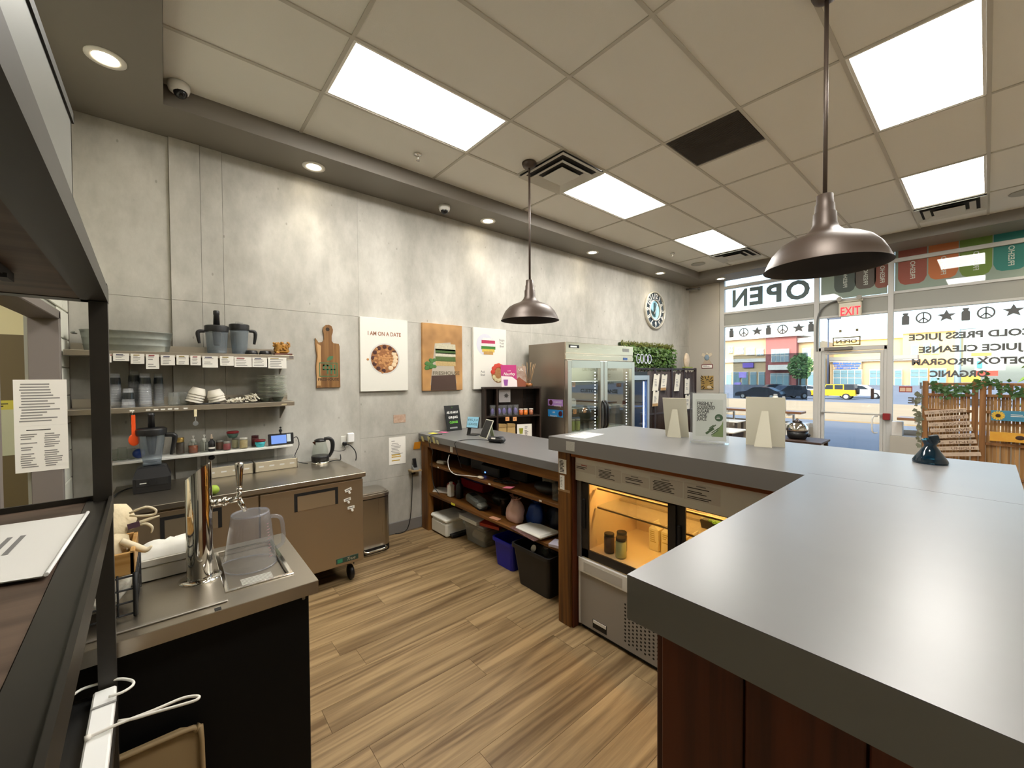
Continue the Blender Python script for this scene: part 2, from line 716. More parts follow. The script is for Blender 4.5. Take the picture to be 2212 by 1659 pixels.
fl = struct('floor', B().box(-0.2, RX + 0.2, -3.2, 8.70, -0.12, -0.006), m_floorbase, 'light brown wood plank floor')
full = B().box(-0.0882, 0.0882, -0.6092, 0.6092, -0.006, 0.0).mesh()
full.materials.append(m_plank)
joint = {0: 1.36, 1: 0.683, -3: 0.873, -1: 1.795, -6: 1.215, -4: 2.0, -8: 0.997, 2: 1.98, -2: 0.35, -5: 0.55, -7: 1.62, 3: 1.05}
rp = random.Random(3)
for k in range(-12, 22):
    xc = 2.143 + 0.178 * k + 0.089
    j0 = joint.get(k, rp.uniform(0, 1.22))
    y = j0 - 1.22 * 5
    while y < 8.5:
        a, c = max(y, -0.9), min(y + 1.22, 8.52)
        xa, xb = max(xc - 0.0882, 0.006), min(xc + 0.0882, RX)
        if c - a > 0.03 and xb - xa > 0.02:
            if c - a > 1.215 and xb - xa > 0.176:
                put('plank', full, None, fl, (xc, (a + c) / 2, 0))
            else:
                o = put('plank', B().box(xa, xb, a + 0.0008, c - 0.0008, -0.006, 0).mesh((xc, (a + c) / 2, 0)), m_plank, fl, (xc, (a + c) / 2, 0))
        y += 1.22

# --- concrete wall, cast in panels with open joints
wl = struct('wall_left', B().box(-0.25, -0.005, -3.2, 8.75, 0, 3.9), mat('concrete_joint', (150, 146, 136), 0.9), 'pale cast concrete wall')
cols = [(YB, 0.042, 0.0), (0.042, 0.234, 0.022), (0.234, 0.38, 0.012), (0.38, 1.496, 0.006), (1.496, 3.879, 0.002), (3.879, 6.425, 0.001), (6.425, 8.53, 0.0)]
for i, (a, c, d) in enumerate(cols):
    zz = [0, 2.312, ZS] if i < 4 else [0, 0.615, 1.068, 2.303, ZS]
    for z0, z1 in zip(zz[:-1], zz[1:]):
        part('concrete_panel', B().box(-0.012, d, a + 0.001, c - 0.001, z0 + 0.001, z1 - 0.001, 0.001), concrete, wl)
struct('baseboard_left', B().box(0.002, 0.016, 1.26, 8.5, 0, 0.125, 0.004), m_base, 'grey vinyl baseboard')

# --- back wall of painted blocks with the kitchen opening
OX0, OX1, OZ = 0.41, 1.62, 2.07
YK = -0.65
wb = struct('wall_back', B().box(0, OX0 - 0.04, YK, YB - 0.012, 0, 3.6).box(OX1 + 0.05, RX + 0.1, YK, YB - 0.002, 0, 3.6).box(OX0 - 0.04, OX1 + 0.05, YK, YB - 0.012, OZ + 0.05, 3.6), mat('mortar_paint', (176, 176, 162), 0.8), 'white painted block wall')
for k in range(0, 18):
    z0 = 0.065 + 0.19 * k
    z1 = min(z0 + 0.19, 3.57)
    off = 0.2 if k % 2 else 0.0
    for j in range(-1, 6):
        a, c = 0.4 * j + off, 0.4 * j + off + 0.4
        a = max(a, 0.004)
        lim = OX0 - 0.045 if z0 < OZ + 0.04 else OX1 + 0.04
        c = min(c, lim)
        if c - a > 0.03 and z1 - z0 > 0.03:
            zb = max(z0, OZ + 0.055) if (z0 < OZ + 0.05 and a > OX0 - 0.05) else z0
            part('block', B().box(a + 0.003, c - 0.003, YB - 0.012, YB, zb + 0.003, z1 - 0.003, 0.004), m_block, wb)
m_jamb = mat('grey_door_frame', (122, 114, 108), 0.5)
dr = thing('door_1', 'grey steel frame of the open kitchen doorway', 'door frame', (OX0, YB, 0), kind='structure')
part('jamb', B().box(OX0 - 0.045, OX0, YK + 0.02, YB + 0.012, 0, OZ + 0.05, 0.004), m_jamb, dr)
part('jamb', B().box(OX1, OX1 + 0.05, YK + 0.02, YB + 0.012, 0, OZ + 0.05, 0.004), m_jamb, dr)
part('header', B().box(OX0 - 0.045, OX1 + 0.05, YK + 0.02, YB + 0.012, OZ, OZ + 0.055, 0.004), m_jamb, dr)
m_kit = mat('kitchen_wall', (232, 222, 178), 0.7)
m_kit2 = mat('kitchen_wainscot', (116, 102, 72), 0.6)
struct('wall_kitchen_left', B().box(-.012, .002, -3.1, YK - .001, 1.99, 3.0), m_kit, 'cream painted wall in the kitchen passage')
struct('trim_kitchen_left', B().box(-.012, .004, -3.1, YK - .001, 0, 1.99), m_kit2, 'olive brown wall panel in the kitchen passage')
struct('wall_kitchen', B().box(-0.1, 4, -3.2, -3.1, 1.72, 3.6), m_kit, 'cream kitchen wall')
struct('trim_kitchen', B().box(-0.1, 4, -3.2, -3.09, 0, 1.72), m_kit2, 'olive brown wall protection panel')
struct('wall_kitchen_side', B().box(4, 4.1, -3.2, YK, 0, 3.6), m_kit, 'cream kitchen side wall')
struct('ceiling_kitchen', B().box(-0.1, 4.1, -3.2, YK, 3.0, 3.1), mat('kitchen_ceiling', (215, 212, 200), 0.8), 'plain kitchen ceiling')
kl = thing('kitchen_light', 'rectangular ceiling light in the kitchen behind the doorway', 'ceiling light', (1.6, -2.0, 3.0))
part('diffuser', B().box(1.3, 1.9, -2.4, -1.6, 2.985, 2.995), m_panel, kl)
part('frame', B().box(1.26, 1.94, -2.44, -1.56, 2.995, 3.0), m_white, kl)
struct('wall_right', B().box(RX, RX + 0.15, YB, 8.75, 0, 3.9), mat('right_wall_paint', (196, 190, 176), 0.8), 'plain painted wall')

# --- soffits round the ceiling
so = struct('trim_1', B().box(0.0, 0.479, YB, YW, ZS, 3.9), m_soffit, 'dark taupe soffit along the concrete wall')
struct('trim_2', B().box(0.479, RX, 7.935, YW, ZS, 3.9), m_soffit, 'dark taupe soffit over the shop window')
struct('trim_3', B().box(0.479, RX, YB, 0.017, ZS, 3.9), m_soffit, 'dark taupe soffit over the kitchen doorway')

# --- suspended ceiling
GX, GY = 1.0887, 0.8723
ce = struct('ceiling', B().box(0.479, RX, 0.017, 7.935, 3.745, 3.9), mat('ceiling_void', (60, 58, 54), 0.9), 'suspended ceiling of pale tiles in a metal grid')
xs = [0.479] + [GX + 0.61 * i for i in range(0, 9)] 
ys = [0.017] + [GY + 1.22 * j for j in range(0, 6)] + [7.935]
for x in xs[1:]:
    part('ceiling_rail', B().box(x - 0.012, x + 0.012, 0.017, 7.935, ZC - 0.003, ZC + 0.012), m_tbar, ce)
for y in ys[1:-1]:
    part('ceiling_rail', B().box(0.479, RX, y - 0.0115, y + 0.0115, ZC - 0.0025, ZC + 0.012), m_tbar, ce)
for x0, y in ((GX, GY + 1.83), (GX, 7.582), (GX + 2.44, 7.582), (GX + 1.22, GY + 3.05)):
    part('ceiling_rail', B().box(x0, x0 + 0.61, y - 0.0115, y + 0.0115, ZC - 0.0026, ZC + 0.012), m_tbar, ce)
LAMPS = {(1, 1), (1, 3), (1, 5), (5, 1), (5, 3), (5, 5)}  # one over the tall counter's end is unseen, added for brightness
for i in range(len(xs)):
    x0, x1 = xs[i], (xs[i + 1] if i + 1 < len(xs) else RX)
    for j in range(len(ys) - 1):
        y0, y1 = ys[j], ys[j + 1]
        if (i, j) in LAMPS:
            lab = {(1, 1): 'ceiling panel light over the worktop near the dome camera', (1, 3): 'ceiling panel light next to the square air diffuser and pendant lamp', (1, 5): 'ceiling panel light near the corner of concrete wall and window', (5, 1): 'unseen ceiling panel light added above the end of the tall counter', (5, 3): 'large ceiling panel light beyond the pendant over the tall counter', (5, 5): 'ceiling panel light in front of the shop door'}[(i, j)]
            t = thing('ceiling_light', lab, 'ceiling light', ((x0 + x1) / 2, (y0 + y1) / 2, ZC), 'ceiling panel lights')
            part('diffuser', B().box(x0 + 0.03, x1 - 0.03, y0 + 0.03, y1 - 0.03, ZC + 0.002, ZC + 0.006), m_panel, t)
            fr = B()
            for a in ((x0 + .013, x0 + .03, y0 + .013, y1 - .013), (x1 - .03, x1 - .013, y0 + .013, y1 - .013), (x0 + .03, x1 - .03, y0 + .013, y0 + .03), (x0 + .03, x1 - .03, y1 - .03, y1 - .013)):
                fr.box(a[0], a[1], a[2], a[3], ZC, ZC + 0.01)
            part('frame', fr, m_white, t)
            continue
        segs = [(y0, y1)]
        if i == 1 and j == 2:
            segs = [(y0, GY + 1.83)]
        if i in (1, 5) and j == 6:
            segs = [(7.582, y1)]
        if i == 3 and j == 3:
            segs = [(GY + 3.05, y1)]
        for a, c in segs:
            part('ceiling_tile', B().box(x0 + 0.003, x1 - 0.003, a + 0.003, c - 0.003, ZC + 0.004, ZC + 0.02), m_tile, ce)


def diffuser(x0, y0, label):
    t = thing('air_diffuser', label, 'air vent', (x0 + .305, y0 + .305, ZC))
    md = mat('diffuser_paint', (200, 198, 188), 0.5)
    part('throat', B().box(x0 + .02, x0 + .59, y0 + .02, y0 + .59, ZC - .0055, ZC - .0045), mat('vent_dark', (38, 36, 33), 0.9), t)
    for q, (s, z) in enumerate(((0.30, -.026), (0.215, -0.032), (0.13, -0.038))):
        cx, cy = x0 + .305, y0 + .305
        si = s - (0.055 if q < 2 else 0.13)
        zi = z + 0.02
        b = B()
        o = [V((cx + a * s, cy + c * s, ZC + z)) for a, c in ((-1, -1), (1, -1), (1, 1), (-1, 1))]
        n = [V((cx + a * si, cy + c * si, ZC + (zi if q < 2 else z + .004))) for a, c in ((-1, -1), (1, -1), (1, 1), (-1, 1))]
        if q < 2:
            for k in range(4):
                b.quad(o[k], n[k], n[(k + 1) % 4], o[(k + 1) % 4])
                up = V((0, 0, .004))
                b.quad(o[k] + up, o[(k + 1) % 4] + up, n[(k + 1) % 4] + up, n[k] + up)
        else:
            b.box(cx - s, cx + s, cy - s, cy + s, ZC + z, ZC + z + .006)
        part('louver', b, md, t)


diffuser(GX, GY + 1.83, 'square layered air diffuser between the pendant lamp and a panel light')
diffuser(GX, 6.972, 'square air diffuser by the corner of the concrete wall and window')
diffuser(GX + 2.44, 6.972, 'square air diffuser in the ceiling above the shop door')
t = thing('return_grille', 'dark brown slotted return air grille in the ceiling', 'air vent', (GX + 1.525, GY + 2.745, ZC))
b = B()
for k in range(34):
    yy = 3.312 + 0.02 + k * 0.0168
    b.box(GX + 1.24, GX + 1.81, yy, yy + 0.009, ZC - .001, ZC + .012)
part('slats', b, mat('grille_brown', (62, 54, 45), 0.7), t)
part('frame', B().box(GX + 1.235, GX + 1.815, 3.325, 3.910, ZC + .012, ZC + .018), mat('grille_back', (34, 30, 26), 0.9), t)

# --- small things on ceiling and soffit
for (x, y), lab in (((0.791, -0.237), 'recessed downlight in the soffit above the kitchen doorway'), ((0.249, 1.03), 'recessed downlight over the wall shelves'),
                    ((0.232, 2.978), 'recessed downlight beside the dome camera over the picture of a sandwich'), ((0.248, 4.95), 'recessed downlight above the glass door refrigerator'),
                    ((0.246, 6.913), 'recessed downlight above the round wall clock'), ((0.773, 8.232), 'recessed downlight above the OPEN window'), ((4.55, 8.232), 'recessed downlight above the juice list window')):
    t = thing('downlight', lab, 'downlight', (x, y, ZS))
    part('trim_ring', B().lathe([(0.092, 0.0), (0.092, -0.006), (0.062, -0.008), (0.058, -0.002)], (x, y, ZS), 28, cap0=False, cap1=False), m_white, t)
    part('bulb', B().lathe([(0.0, -0.0045), (0.058, -0.003)], (x, y, ZS), 20, cap0=False, cap1=False), m_bulb, t)
    ld = bpy.data.lights.new('downlight_lamp', 'SPOT')
    ld.energy = 7
    ld.spot_size = math.radians(95)
    ld.spot_blend = 0.7
    ld.shadow_soft_size = 0.05
    ld.color = (1.0, 0.90, 0.72)
    lo = bpy.data.objects.new('downlight_lamp', ld)
    COL.objects.link(lo)
    lo.parent = t
    lo.location = (0, 0, -0.02)
for (x, y, z), lab, tl in (((0.545, 0.10, ZC), 'white dome security camera in the soffit corner', (0.6, 0.6)), ((0.266, 2.354, ZS), 'white dome security camera on the soffit underside', (0.5, -0.3))):
    t = thing('security_camera', lab, 'camera', (x, y, z))
    part('housing', B().lathe([(0.062, 0), (0.062, -0.03), (0.055, -0.05), (0.04, -0.058)], (x, y, z), 24), m_white, t)
    part('dome', B().ball((x + tl[0] * .012, y + tl[1] * .012, z - 0.055), 0.040, 16, 10), mat('dome_black', (16, 16, 18), 0.15), t)
for (x, y), lab in (((0.794, 1.764), 'chrome fire sprinkler head between the lit panel and soffit'), ((0.77, 6.377), 'chrome fire sprinkler head beside the round ceiling speaker')):
    t = thing('sprinkler', lab, 'sprinkler', (x, y, ZC))
    part('escutcheon', B().lathe([(0.036, 0.002), (0.034, -0.006), (0.012, -0.01)], (x, y, ZC), 18), m_chrome, t)
    part('head', B().cyl((x, y, ZC - .008), (x, y, ZC - .05), 0.008, n=10).lathe([(0.0, 0), (0.018, 0), (0.018, -0.003), (0, -0.003)], (x, y, ZC - .05), 12, cap0=False, cap1=False), m_chrome, t)
for (x, y), lab in (((0.741, 7.345), 'round white ceiling speaker near the concrete wall'), ((4.40, 7.27), 'round white ceiling speaker near the juice list window')):
    one('ceiling_speaker', B().lathe([(0.115, 0.0), (0.115, -0.006), (0.105, -0.008), (0.0, -0.008)], (x, y, ZC), 28, cap1=False), mat('speaker_grille', (176, 176, 168), 0.7, bump=(900, 0.4)), lab, 'speaker')


def pendant(x, y, zr, label):
    t = thing('pendant_lamp', label, 'pendant lamp', (x, y, zr))
    part('canopy', B().lathe([(0.0, ZC - .05), (0.03, ZC - .05), (0.058, ZC - .035), (0.068, ZC - .012), (0.068, ZC)], (x, y, 0), 24, cap0=False), m_bronze, t)
    part('rod', B().cyl((x, y, zr + 0.36), (x, y, ZC - .04), 0.010, n=12), m_bronze, t)
    part('socket', B().lathe([(0.02, zr + .385), (0.036, zr + .38), (0.038, zr + .335), (0.042, zr + .33), (0.044, zr + .29), (0.050, zr + .285), (0.052, zr + .225), (0.056, zr + .22)], (x, y, 0), 24, cap1=False), m_bronze, t)
    prof = [(0.054, .225), (0.062, .205), (0.082, .182), (0.11, .165), (0.16, .148), (0.20, .125), (0.235, .085), (0.258, .04), (0.272, .004), (0.276, 0.0)]
    part('shade', B().lathe([(r, zr + z) for r, z in prof], (x, y, 0), 56, cap0=False, cap1=False), m_bronze, t)
    part('shade_lining', B().lathe([(r - .004, zr + z - .002) for r, z in prof[:-1]] + [(0.2755, zr)], (x, y, 0), 56, cap0=True, cap1=False), m_bronzein, t)
    part('bulb', B().ball((x, y, zr + .13), 0.045, 14, 10), mat('bulb_off', (150, 140, 120), 0.3), t)


pendant(1.33, 2.635, 2.225, 'bronze barn pendant lamp over the till counter')
pendant(3.585, 2.66, 2.265, 'bronze barn pendant lamp over the tall grey counter')

# ------------------------------------------------------------------ shop window wall
struct('wall_window', B().box(-0.1, 0.62, YW, YW + 0.2, 0, 3.9), m_wallw, 'beige wall beside the shop window')
G0, G1 = YW + 0.03, YW + 0.10     # frame depth
KN = 0.80


def wframe(t, rects, name='rail', m=m_alu, d0=G0, d1=G1):
    for (x0, x1, z0, z1) in rects:
        part(name, B().box(x0, x1, d0, d1, z0, z1, 0.004), m, t)


def pane(t, x0, x1, z0, z1, m=m_glass):
    return part('pane', B().box(x0, x1, YW + 0.062, YW + 0.068, z0, z1), m, t)


WR = 5.95
w1 = thing('window_1', 'tall shop window with reversed OPEN lettering', 'window', (1.4, YW, 0), kind='structure')
wframe(w1, [(0.62, 0.705, KN, ZS + .05), (2.19, 2.265, 0, ZS + .05)], 'mullion')
wframe(w1, [(0.705, 2.19, 2.655, 2.69), (0.705, 2.19, 2.915, 2.955), (0.705, 2.19, 3.415, 3.475), (0.705, 2.19, KN - .02, KN + .05)])
wframe(w1, [(0.705, 2.19, 2.69, 2.915)], 'spandrel', m_spandrel, YW + .045, YW + .08)
for z0, z1 in ((KN + .05, 2.655), (2.955, 3.415), (3.475, 3.62)):
    pane(w1, 0.705, 2.19, z0, z1)
part('knee_wall', B().box(0.62, 2.19, YW + .02, YW + .16, 0, KN - .02), m_wallw, w1)
w2 = thing('window_2', 'wide shop window with reversed juice list lettering', 'window', (4.5, YW, 0), kind='structure')
wframe(w2, [(3.136, 3.205, 0, ZS + .05), (WR, 6.1, 0, ZS + .05)], 'mullion')
wframe(w2, [(3.205, WR, 2.66, 2.70), (3.205, WR, 2.935, 2.975), (3.205, WR, 3.415, 3.475), (3.205, WR, KN - .02, KN + .05)])
wframe(w2, [(3.205, WR, 2.70, 2.935)], 'spandrel', m_spandrel, YW + .045, YW + .08)
for z0, z1 in ((KN + .05, 2.66), (2.975, 3.415), (3.475, 3.62)):
    pane(w2, 3.205, WR, z0, z1)
part('knee_wall', B().box(3.205, WR, YW + .02, YW + .16, 0, KN - .02), m_wallw, w2)
d2 = thing('door_2', 'glazed aluminium shop door with transom', 'door', (2.7, YW, 0), kind='structure')
wframe(d2, [(2.265, 2.30, 0, 2.15), (3.10, 3.136, 0, 2.15)], 'jamb')
wframe(d2, [(2.265, 3.136, 2.09, 2.16), (2.265, 3.136, 2.655, 2.69), (2.265, 3.136, 2.915, 2.955), (2.265, 3.136, 3.415, 3.475)], 'rail')
wframe(d2, [(2.265, 3.136, 2.69, 2.915)], 'spandrel', m_spandrel, YW + .045, YW + .08)
wframe(d2, [(2.302, 2.345, 0.01, 2.085), (3.055, 3.098, 0.01, 2.085), (2.345, 3.055, 2.035, 2.085), (2.345, 3.055, 0.01, 0.20)], 'door_leaf', m_alu, G0 + .01, G1 - .01)
for a in ((2.345, 3.055, 0.20, 2.035), (2.265, 3.136, 2.16, 2.655), (2.265, 3.136, 2.955, 3.415), (2.265, 3.136, 3.475, 3.62)):
    pane(d2, *a)
part('push_bar', B().cyl((2.31, YW + .005, 1.055), (3.09, YW + .005, 1.06), 0.013, n=10).box(2.31, 2.335, YW, YW + .045, 1.04, 1.075).box(3.065, 3.09, YW, YW + .045, 1.04, 1.075), m_alu, d2)
part('pull_handle', B().tube([(3.03, YW + .03, 1.03), (2.985, YW - .02, 1.02), (2.975, YW - .03, 0.9), (2.985, YW - .02, 0.78), (3.03, YW + .03, 0.77)], 0.011), m_white, d2)
part('door_closer', B().box(2.35, 2.72, YW - .02, YW + .035, 2.10, 2.155, .006), mat('closer_grey', (112, 108, 100), 0.5), d2)

# print behind the upper glass; colours lifted to stand for daylight through it
mv = mat('vinyl_sage', (168, 176, 164), 0.6)
for i, (x0, x1) in enumerate(((2.28, 3.125), (3.21, WR))):
    t = thing('window_print', ['sage window print with dark juice bottles above the shop door', 'sage window print with red, orange, green and teal bottles'][i], 'window print', ((x0 + x1) / 2, YW + .08, 2.97))
    part('sheet', B().box(x0, x1, YW + .074, YW + .078, 2.965, 3.62), mv, t)
    bl = [(2.60, .14, (70, 74, 72)), (2.86, .13, (84, 72, 68)), (3.06, .09, (120, 62, 52))] if i == 0 else \
         [(3.40, .155, (136, 62, 50)), (3.72, .15, (176, 92, 46)), (4.03, .15, (96, 116, 38)), (4.34, .15, (30, 104, 98)), (4.66, .15, (60, 84, 120)), (4.98, .15, (140, 60, 70)), (5.3, .15, (176, 92, 46))]
    for k, (cx, hw, c) in enumerate(bl):
        zt = 3.08 if k % 2 else 3.06
        pl = [(-hw, 0.56), (-hw, .10), (-hw * .82, .03), (-hw * .5, 0), (hw * .5, 0), (hw * .82, .03), (hw, .10), (hw, .56)]
        part('bottle_print', B().prism(pl, (cx, YW + .0735, zt), X, Z, .001), mat('bottle_print_%d%d' % (i, k), tuple(min(255, int(v * 1.18 + 14)) for v in c), 0.6), t)
        text('lettering', 'FRESHO', (cx - .02, YW + .0715, 3.27), .075, (0, 0, 1), (1, 0, 0), mat('print_white', (232, 230, 222), 0.6), t, off=.0012)

# OPEN lettering and the other reversed decals (read from the street)
m_dec = mat('decal_green_grey', (96, 112, 112), 0.7)
m_dec2 = mat('decal_grey', (98, 100, 100), 0.7)
YD = YW + .061
for ch, xc, w in (('O', 1.945, .36), ('P', 1.585, .25), ('E', 1.285, .23), ('N', 0.985, .27)):
    o = text('window_letter', ch, (xc, YD, 3.052), .455, -X, Z, m_dec, None, width=w, off=.016, ext=-.0005)
    o['label'] = 'large reversed letter %s of the OPEN sign on the shop window' % ch
    o['category'] = 'window decal'
    o['group'] = 'letters of the OPEN window sign'


def decal(kind, x, z, s, label, grp):
    b = B()
    y0 = YD - .0012
    if kind == 'jar':
        pl = [(-.5, -1), (-.55, -.9), (-.55, .35), (-.42, .55), (-.3, .6), (-.3, .72), (-.42, .72), (-.42, 1), (.42, 1), (.42, .72), (.3, .72), (.3, .6), (.42, .55), (.55, .35), (.55, -.9), (.5, -1)]
        b.prism([(p[0] * s * .85, p[1] * s) for p in pl], (x, y0, z), -X, Z, -.0008)
    elif kind == 'star':
        pl = []
        for k in range(10):
            r = s if k % 2 == 0 else s * .42
            a = pi / 2 + k * pi / 5
            pl.append((r * math.cos(a) * 1.15, r * math.sin(a)))
        b.prism(pl, (x, y0, z), -X, Z, -.0008)
    else:
        n = 32
        for k in range(n):
            a0, a1 = 2 * pi * k / n, 2 * pi * (k + 1) / n
            P = lambda r, a: V((x - r * math.cos(a), y0, z + r * math.sin(a)))
            b.quad(P(s, a0), P(s, a1), P(s * .78, a1), P(s * .78, a0))
        for a in (pi / 2, -pi / 2, -pi / 4, -3 * pi / 4):
            d = V((-math.cos(a), 0, math.sin(a)))
            c = V((x, y0, z)) + d * (s * .47)
            b.obox(c, d.cross(Y), d, s * .19, s * .92, .0008)
    one(kind.replace('jar', 'jar_decal').replace('star', 'star_decal').replace('peace', 'peace_decal'), b, m_dec2, label, 'window decal', grp)


seq = ['jar', 'peace', 'star']
for k, x in enumerate((0.835, 1.061, 1.296, 1.487, 1.715, 1.965, 2.145)):
    kd = seq[k % 3]
    decal(kd, x, 2.528 if kd != 'jar' else 2.535, {'jar': .088, 'peace': .085, 'star': .09}[kd], ['grey bottle decal on the OPEN window next to the beige wall', 'grey peace sign decal on the OPEN window nearer the beige wall', 'grey star decal on the OPEN window nearer the beige wall', 'grey bottle decal in the middle of the OPEN window row', 'grey peace sign decal on the OPEN window nearer the shop door', 'grey star decal on the OPEN window nearer the shop door', 'grey bottle decal on the OPEN window next to the door mullion'][k], 'decals along the OPEN window')
for k, x in enumerate((3.336, 3.529, 3.762, 3.948, 4.134, 4.372, 4.56, 4.75)):
    kd = seq[k % 3]
    decal(kd, x, 2.535, {'jar': .088, 'peace': .085, 'star': .09}[kd], 'grey ' + {'jar': 'bottle', 'peace': 'peace sign', 'star': 'star'}[kd] + ' decal above the juice list, ' + ['closest of its kind to', 'second of its kind from', 'third of its kind from'][k // 3] + ' the shop door', 'decals along the juice list window')
for body, xr, z, w in (('COLD PRESS JUICE', 3.375, 2.205, 1.17), ('JUICE CLEANSE', 3.475, 2.015, .98), ('DETOX PROGRAM', 3.41, 1.832, 1.10), ('ORGANIC', 3.60, 1.655, .56), ('RAW VEGAN', 3.50, 1.48, .72), ('CUSTOM CLEANSE', 3.375, 1.255, 1.2)):
    o = text('window_lettering', body, (xr + w / 2, YD, z), .125, -X, Z, m_dec2, None, width=w, off=.005, ext=-.0005)
    o['label'] = 'reversed grey lettering %s on the shop window' % body
    o['category'] = 'window decal'
one('window_film', B().box(.872, 2.10, YW + .0585, YW + .0605, 1.245, 2.085), glassmat('tint_film', (186, 194, 200), body=.05, bodycol=(90, 94, 98), ior=1.2), 'large grey tinted film on the window beside the shop door', 'window film')

# on and around the shop door
t = thing('exit_sign', 'white exit sign with red letters and two emergency lamps', 'exit sign', (2.69, YW, 2.64))
part('housing', B().box(2.545, 2.835, YW - .05, YW + .02, 2.645, 2.87, .01), mat('exit_white', (214, 208, 190), 0.5), t)
text('lettering', 'EXIT', (2.695, YW - .051, 2.665), .19, X, Z, emat('exit_red', (255, 40, 46), 2.2), t, width=.25, off=.003)
part('lamp_bar', B().box(2.53, 2.85, YW - .045, YW + .015, 2.875, 2.91, .008), mat('exit_bar', (190, 184, 168), 0.5), t)
for xx in (2.555, 2.81):
    part('emergency_lamp', B().cyl((xx, YW - .075, 2.935), (xx, YW - .02, 2.93), 0.036, .03, 16), mat('lamp_grey', (150, 146, 134), 0.4), t)
b = B().tube([(2.515, YW - .0, 2.925), (2.42, YW + .01, 2.90), (2.30, YW + .015, 2.80), (2.245, YW + .018, 2.62), (2.24, YW + .018, 2.2), (2.245, YW + .018, 2.1)], .012)
one('conduit', b, mat('conduit_grey', (96, 98, 96), .5), 'grey flexible cable running from the exit sign down the mullion', 'cable')
t = thing('neon_open_sign', 'framed OPEN sign hanging in the transom seen from behind', 'sign', (2.63, YW + .02, 2.17))
fb_ = mat('sign_frame', (112, 100, 62), .5)
b = B()
for (x0, x1, z0, z1) in ((2.455, 2.815, 2.300, 2.317), (2.455, 2.815, 2.175, 2.192), (2.455, 2.470, 2.175, 2.317), (2.800, 2.815, 2.175, 2.317)):
    b.box(x0, x1, YW + .035, YW + .045, z0, z1)
part('frame', b, fb_, t)
text('lettering', 'OPEN', (2.635, YW + .04, 2.215), .085, -X, Z, mat('tube_grey', (84, 76, 50), .5), t, width=.27, off=.002)
for xx in (2.555, 2.77):
    part('hanger', B().box(xx - .015, xx + .015, YW + .035, YW + .055, 2.40, 2.44).tube([(xx, YW + .04, 2.40), (xx, YW + .04, 2.31)], .0015, 4), fb_, t)
one('card_reader', B().box(2.945, 2.985, YW + .045, YW + .066, 1.30, 1.47, .005), mat('brown_reader', (70, 52, 46), .5), 'small brown notice plate on the shop door glass', 'door plate')
one('fire_box', B().box(3.10, 3.185, YW - .03, YW + .03, .985, 1.085, .006), mat('fire_red', (134, 30, 34), .45), 'small red alarm box on the mullion beside the shop door', 'alarm box')
t = thing('window_notice', 'red and white notice taped to the window beside the shop door', 'notice', (3.35, YW + .05, 1.42))
part('sheet', B().box(3.275, 3.42, YW + .056, YW + .060, 1.42, 1.51), mat('notice_red', (152, 46, 38), .7), t)
part('print', B().box(3.285, 3.345, YW + .0545, YW + .0558, 1.432, 1.49).box(3.352, 3.41, YW + .0545, YW + .0558, 1.432, 1.49), mat('notice_pale', (216, 186, 160), .7), t)

# ================================================================== OUTSIDE
gp = [(8.72, -.14), (30, -.75), (62, -1.3), (72, -1.3), (100, -.5), (170, -.5)]


def gz(y):
    for (a, za), (c, zc) in zip(gp[:-1], gp[1:]):
        if a <= y <= c:
            return za + (zc - za) * (y - a) / (c - a)
    return gp[-1][1]


def strip(y0, y1, lift=0.0, x0=-90, x1=70):
    ys_ = sorted(set([y0, y1] + [p[0] for p in gp if y0 < p[0] < y1]))
    b = B()
    for a, c in zip(ys_[:-1], ys_[1:]):
        b.add([(x0, a, gz(a) + lift), (x1, a, gz(a) + lift), (x1, c, gz(c) + lift), (x0, c, gz(c) + lift), (x0, a, gz(a) - .5), (x1, a, gz(a) - .5), (x1, c, gz(c) - .5), (x0, c, gz(c) - .5)],
              [(0, 1, 2, 3), (4, 7, 6, 5), (0, 4, 5, 1), (2, 6, 7, 3), (0, 3, 7, 4), (1, 5, 6, 2)])
    return b


struct('ground_sidewalk', strip(8.73, 11.0, .03), mat('sidewalk', (196, 192, 184), .9), 'concrete sidewalk outside the shop')
struct('ground_road', strip(11.0, 25.0), mat('asphalt_near', (124, 126, 130), .9, var=(.7, (110, 112, 116))), 'asphalt lane outside the shop')
struct('ground_plaza', strip(25.0, 50.0, .06), mat('tan_paving', (182, 160, 124), .9, var=(.4, (160, 136, 100), 6)), 'dry tan median strip')
struct('ground_lot', strip(50.0, 170.0), mat('asphalt_lot', (118, 124, 134), .9, var=(.3, (104, 110, 120))), 'asphalt parking lot')
# our own building above and beside the shop front, unseen; sized to shade the lane
m_ext = mat('plaza_stucco', (190, 176, 150), .8)
struct('wall_plaza_shade', B().box(-45, -.1, 8.4, 8.9, -1, 7.6).box(6.1, 45, 8.4, 8.9, -1, 7.6).box(-.1, 6.1, 8.4, 8.9, 3.9, 7.6), m_ext, 'unseen front of the plaza building, sized to shade the lane')
struct('roof', B().box(-45, 45, -8, 8.4, 3.92, 4.2), m_ext, 'unseen flat roof over the shop, added to block the sun')


def fbox(y, x0, y0, x1, y1, th=2.0):
    """facade block from photo pixels on the plane y, th deep away from us"""
    a, c = W('y', y, x0, (y0 + y1) / 2), W('y', y, x1, (y0 + y1) / 2)
    zt, zb = W('y', y, (x0 + x1) / 2, y0).z, W('y', y, (x0 + x1) / 2, y1).z
    return a.x, c.x, y, y + th, zb, zt


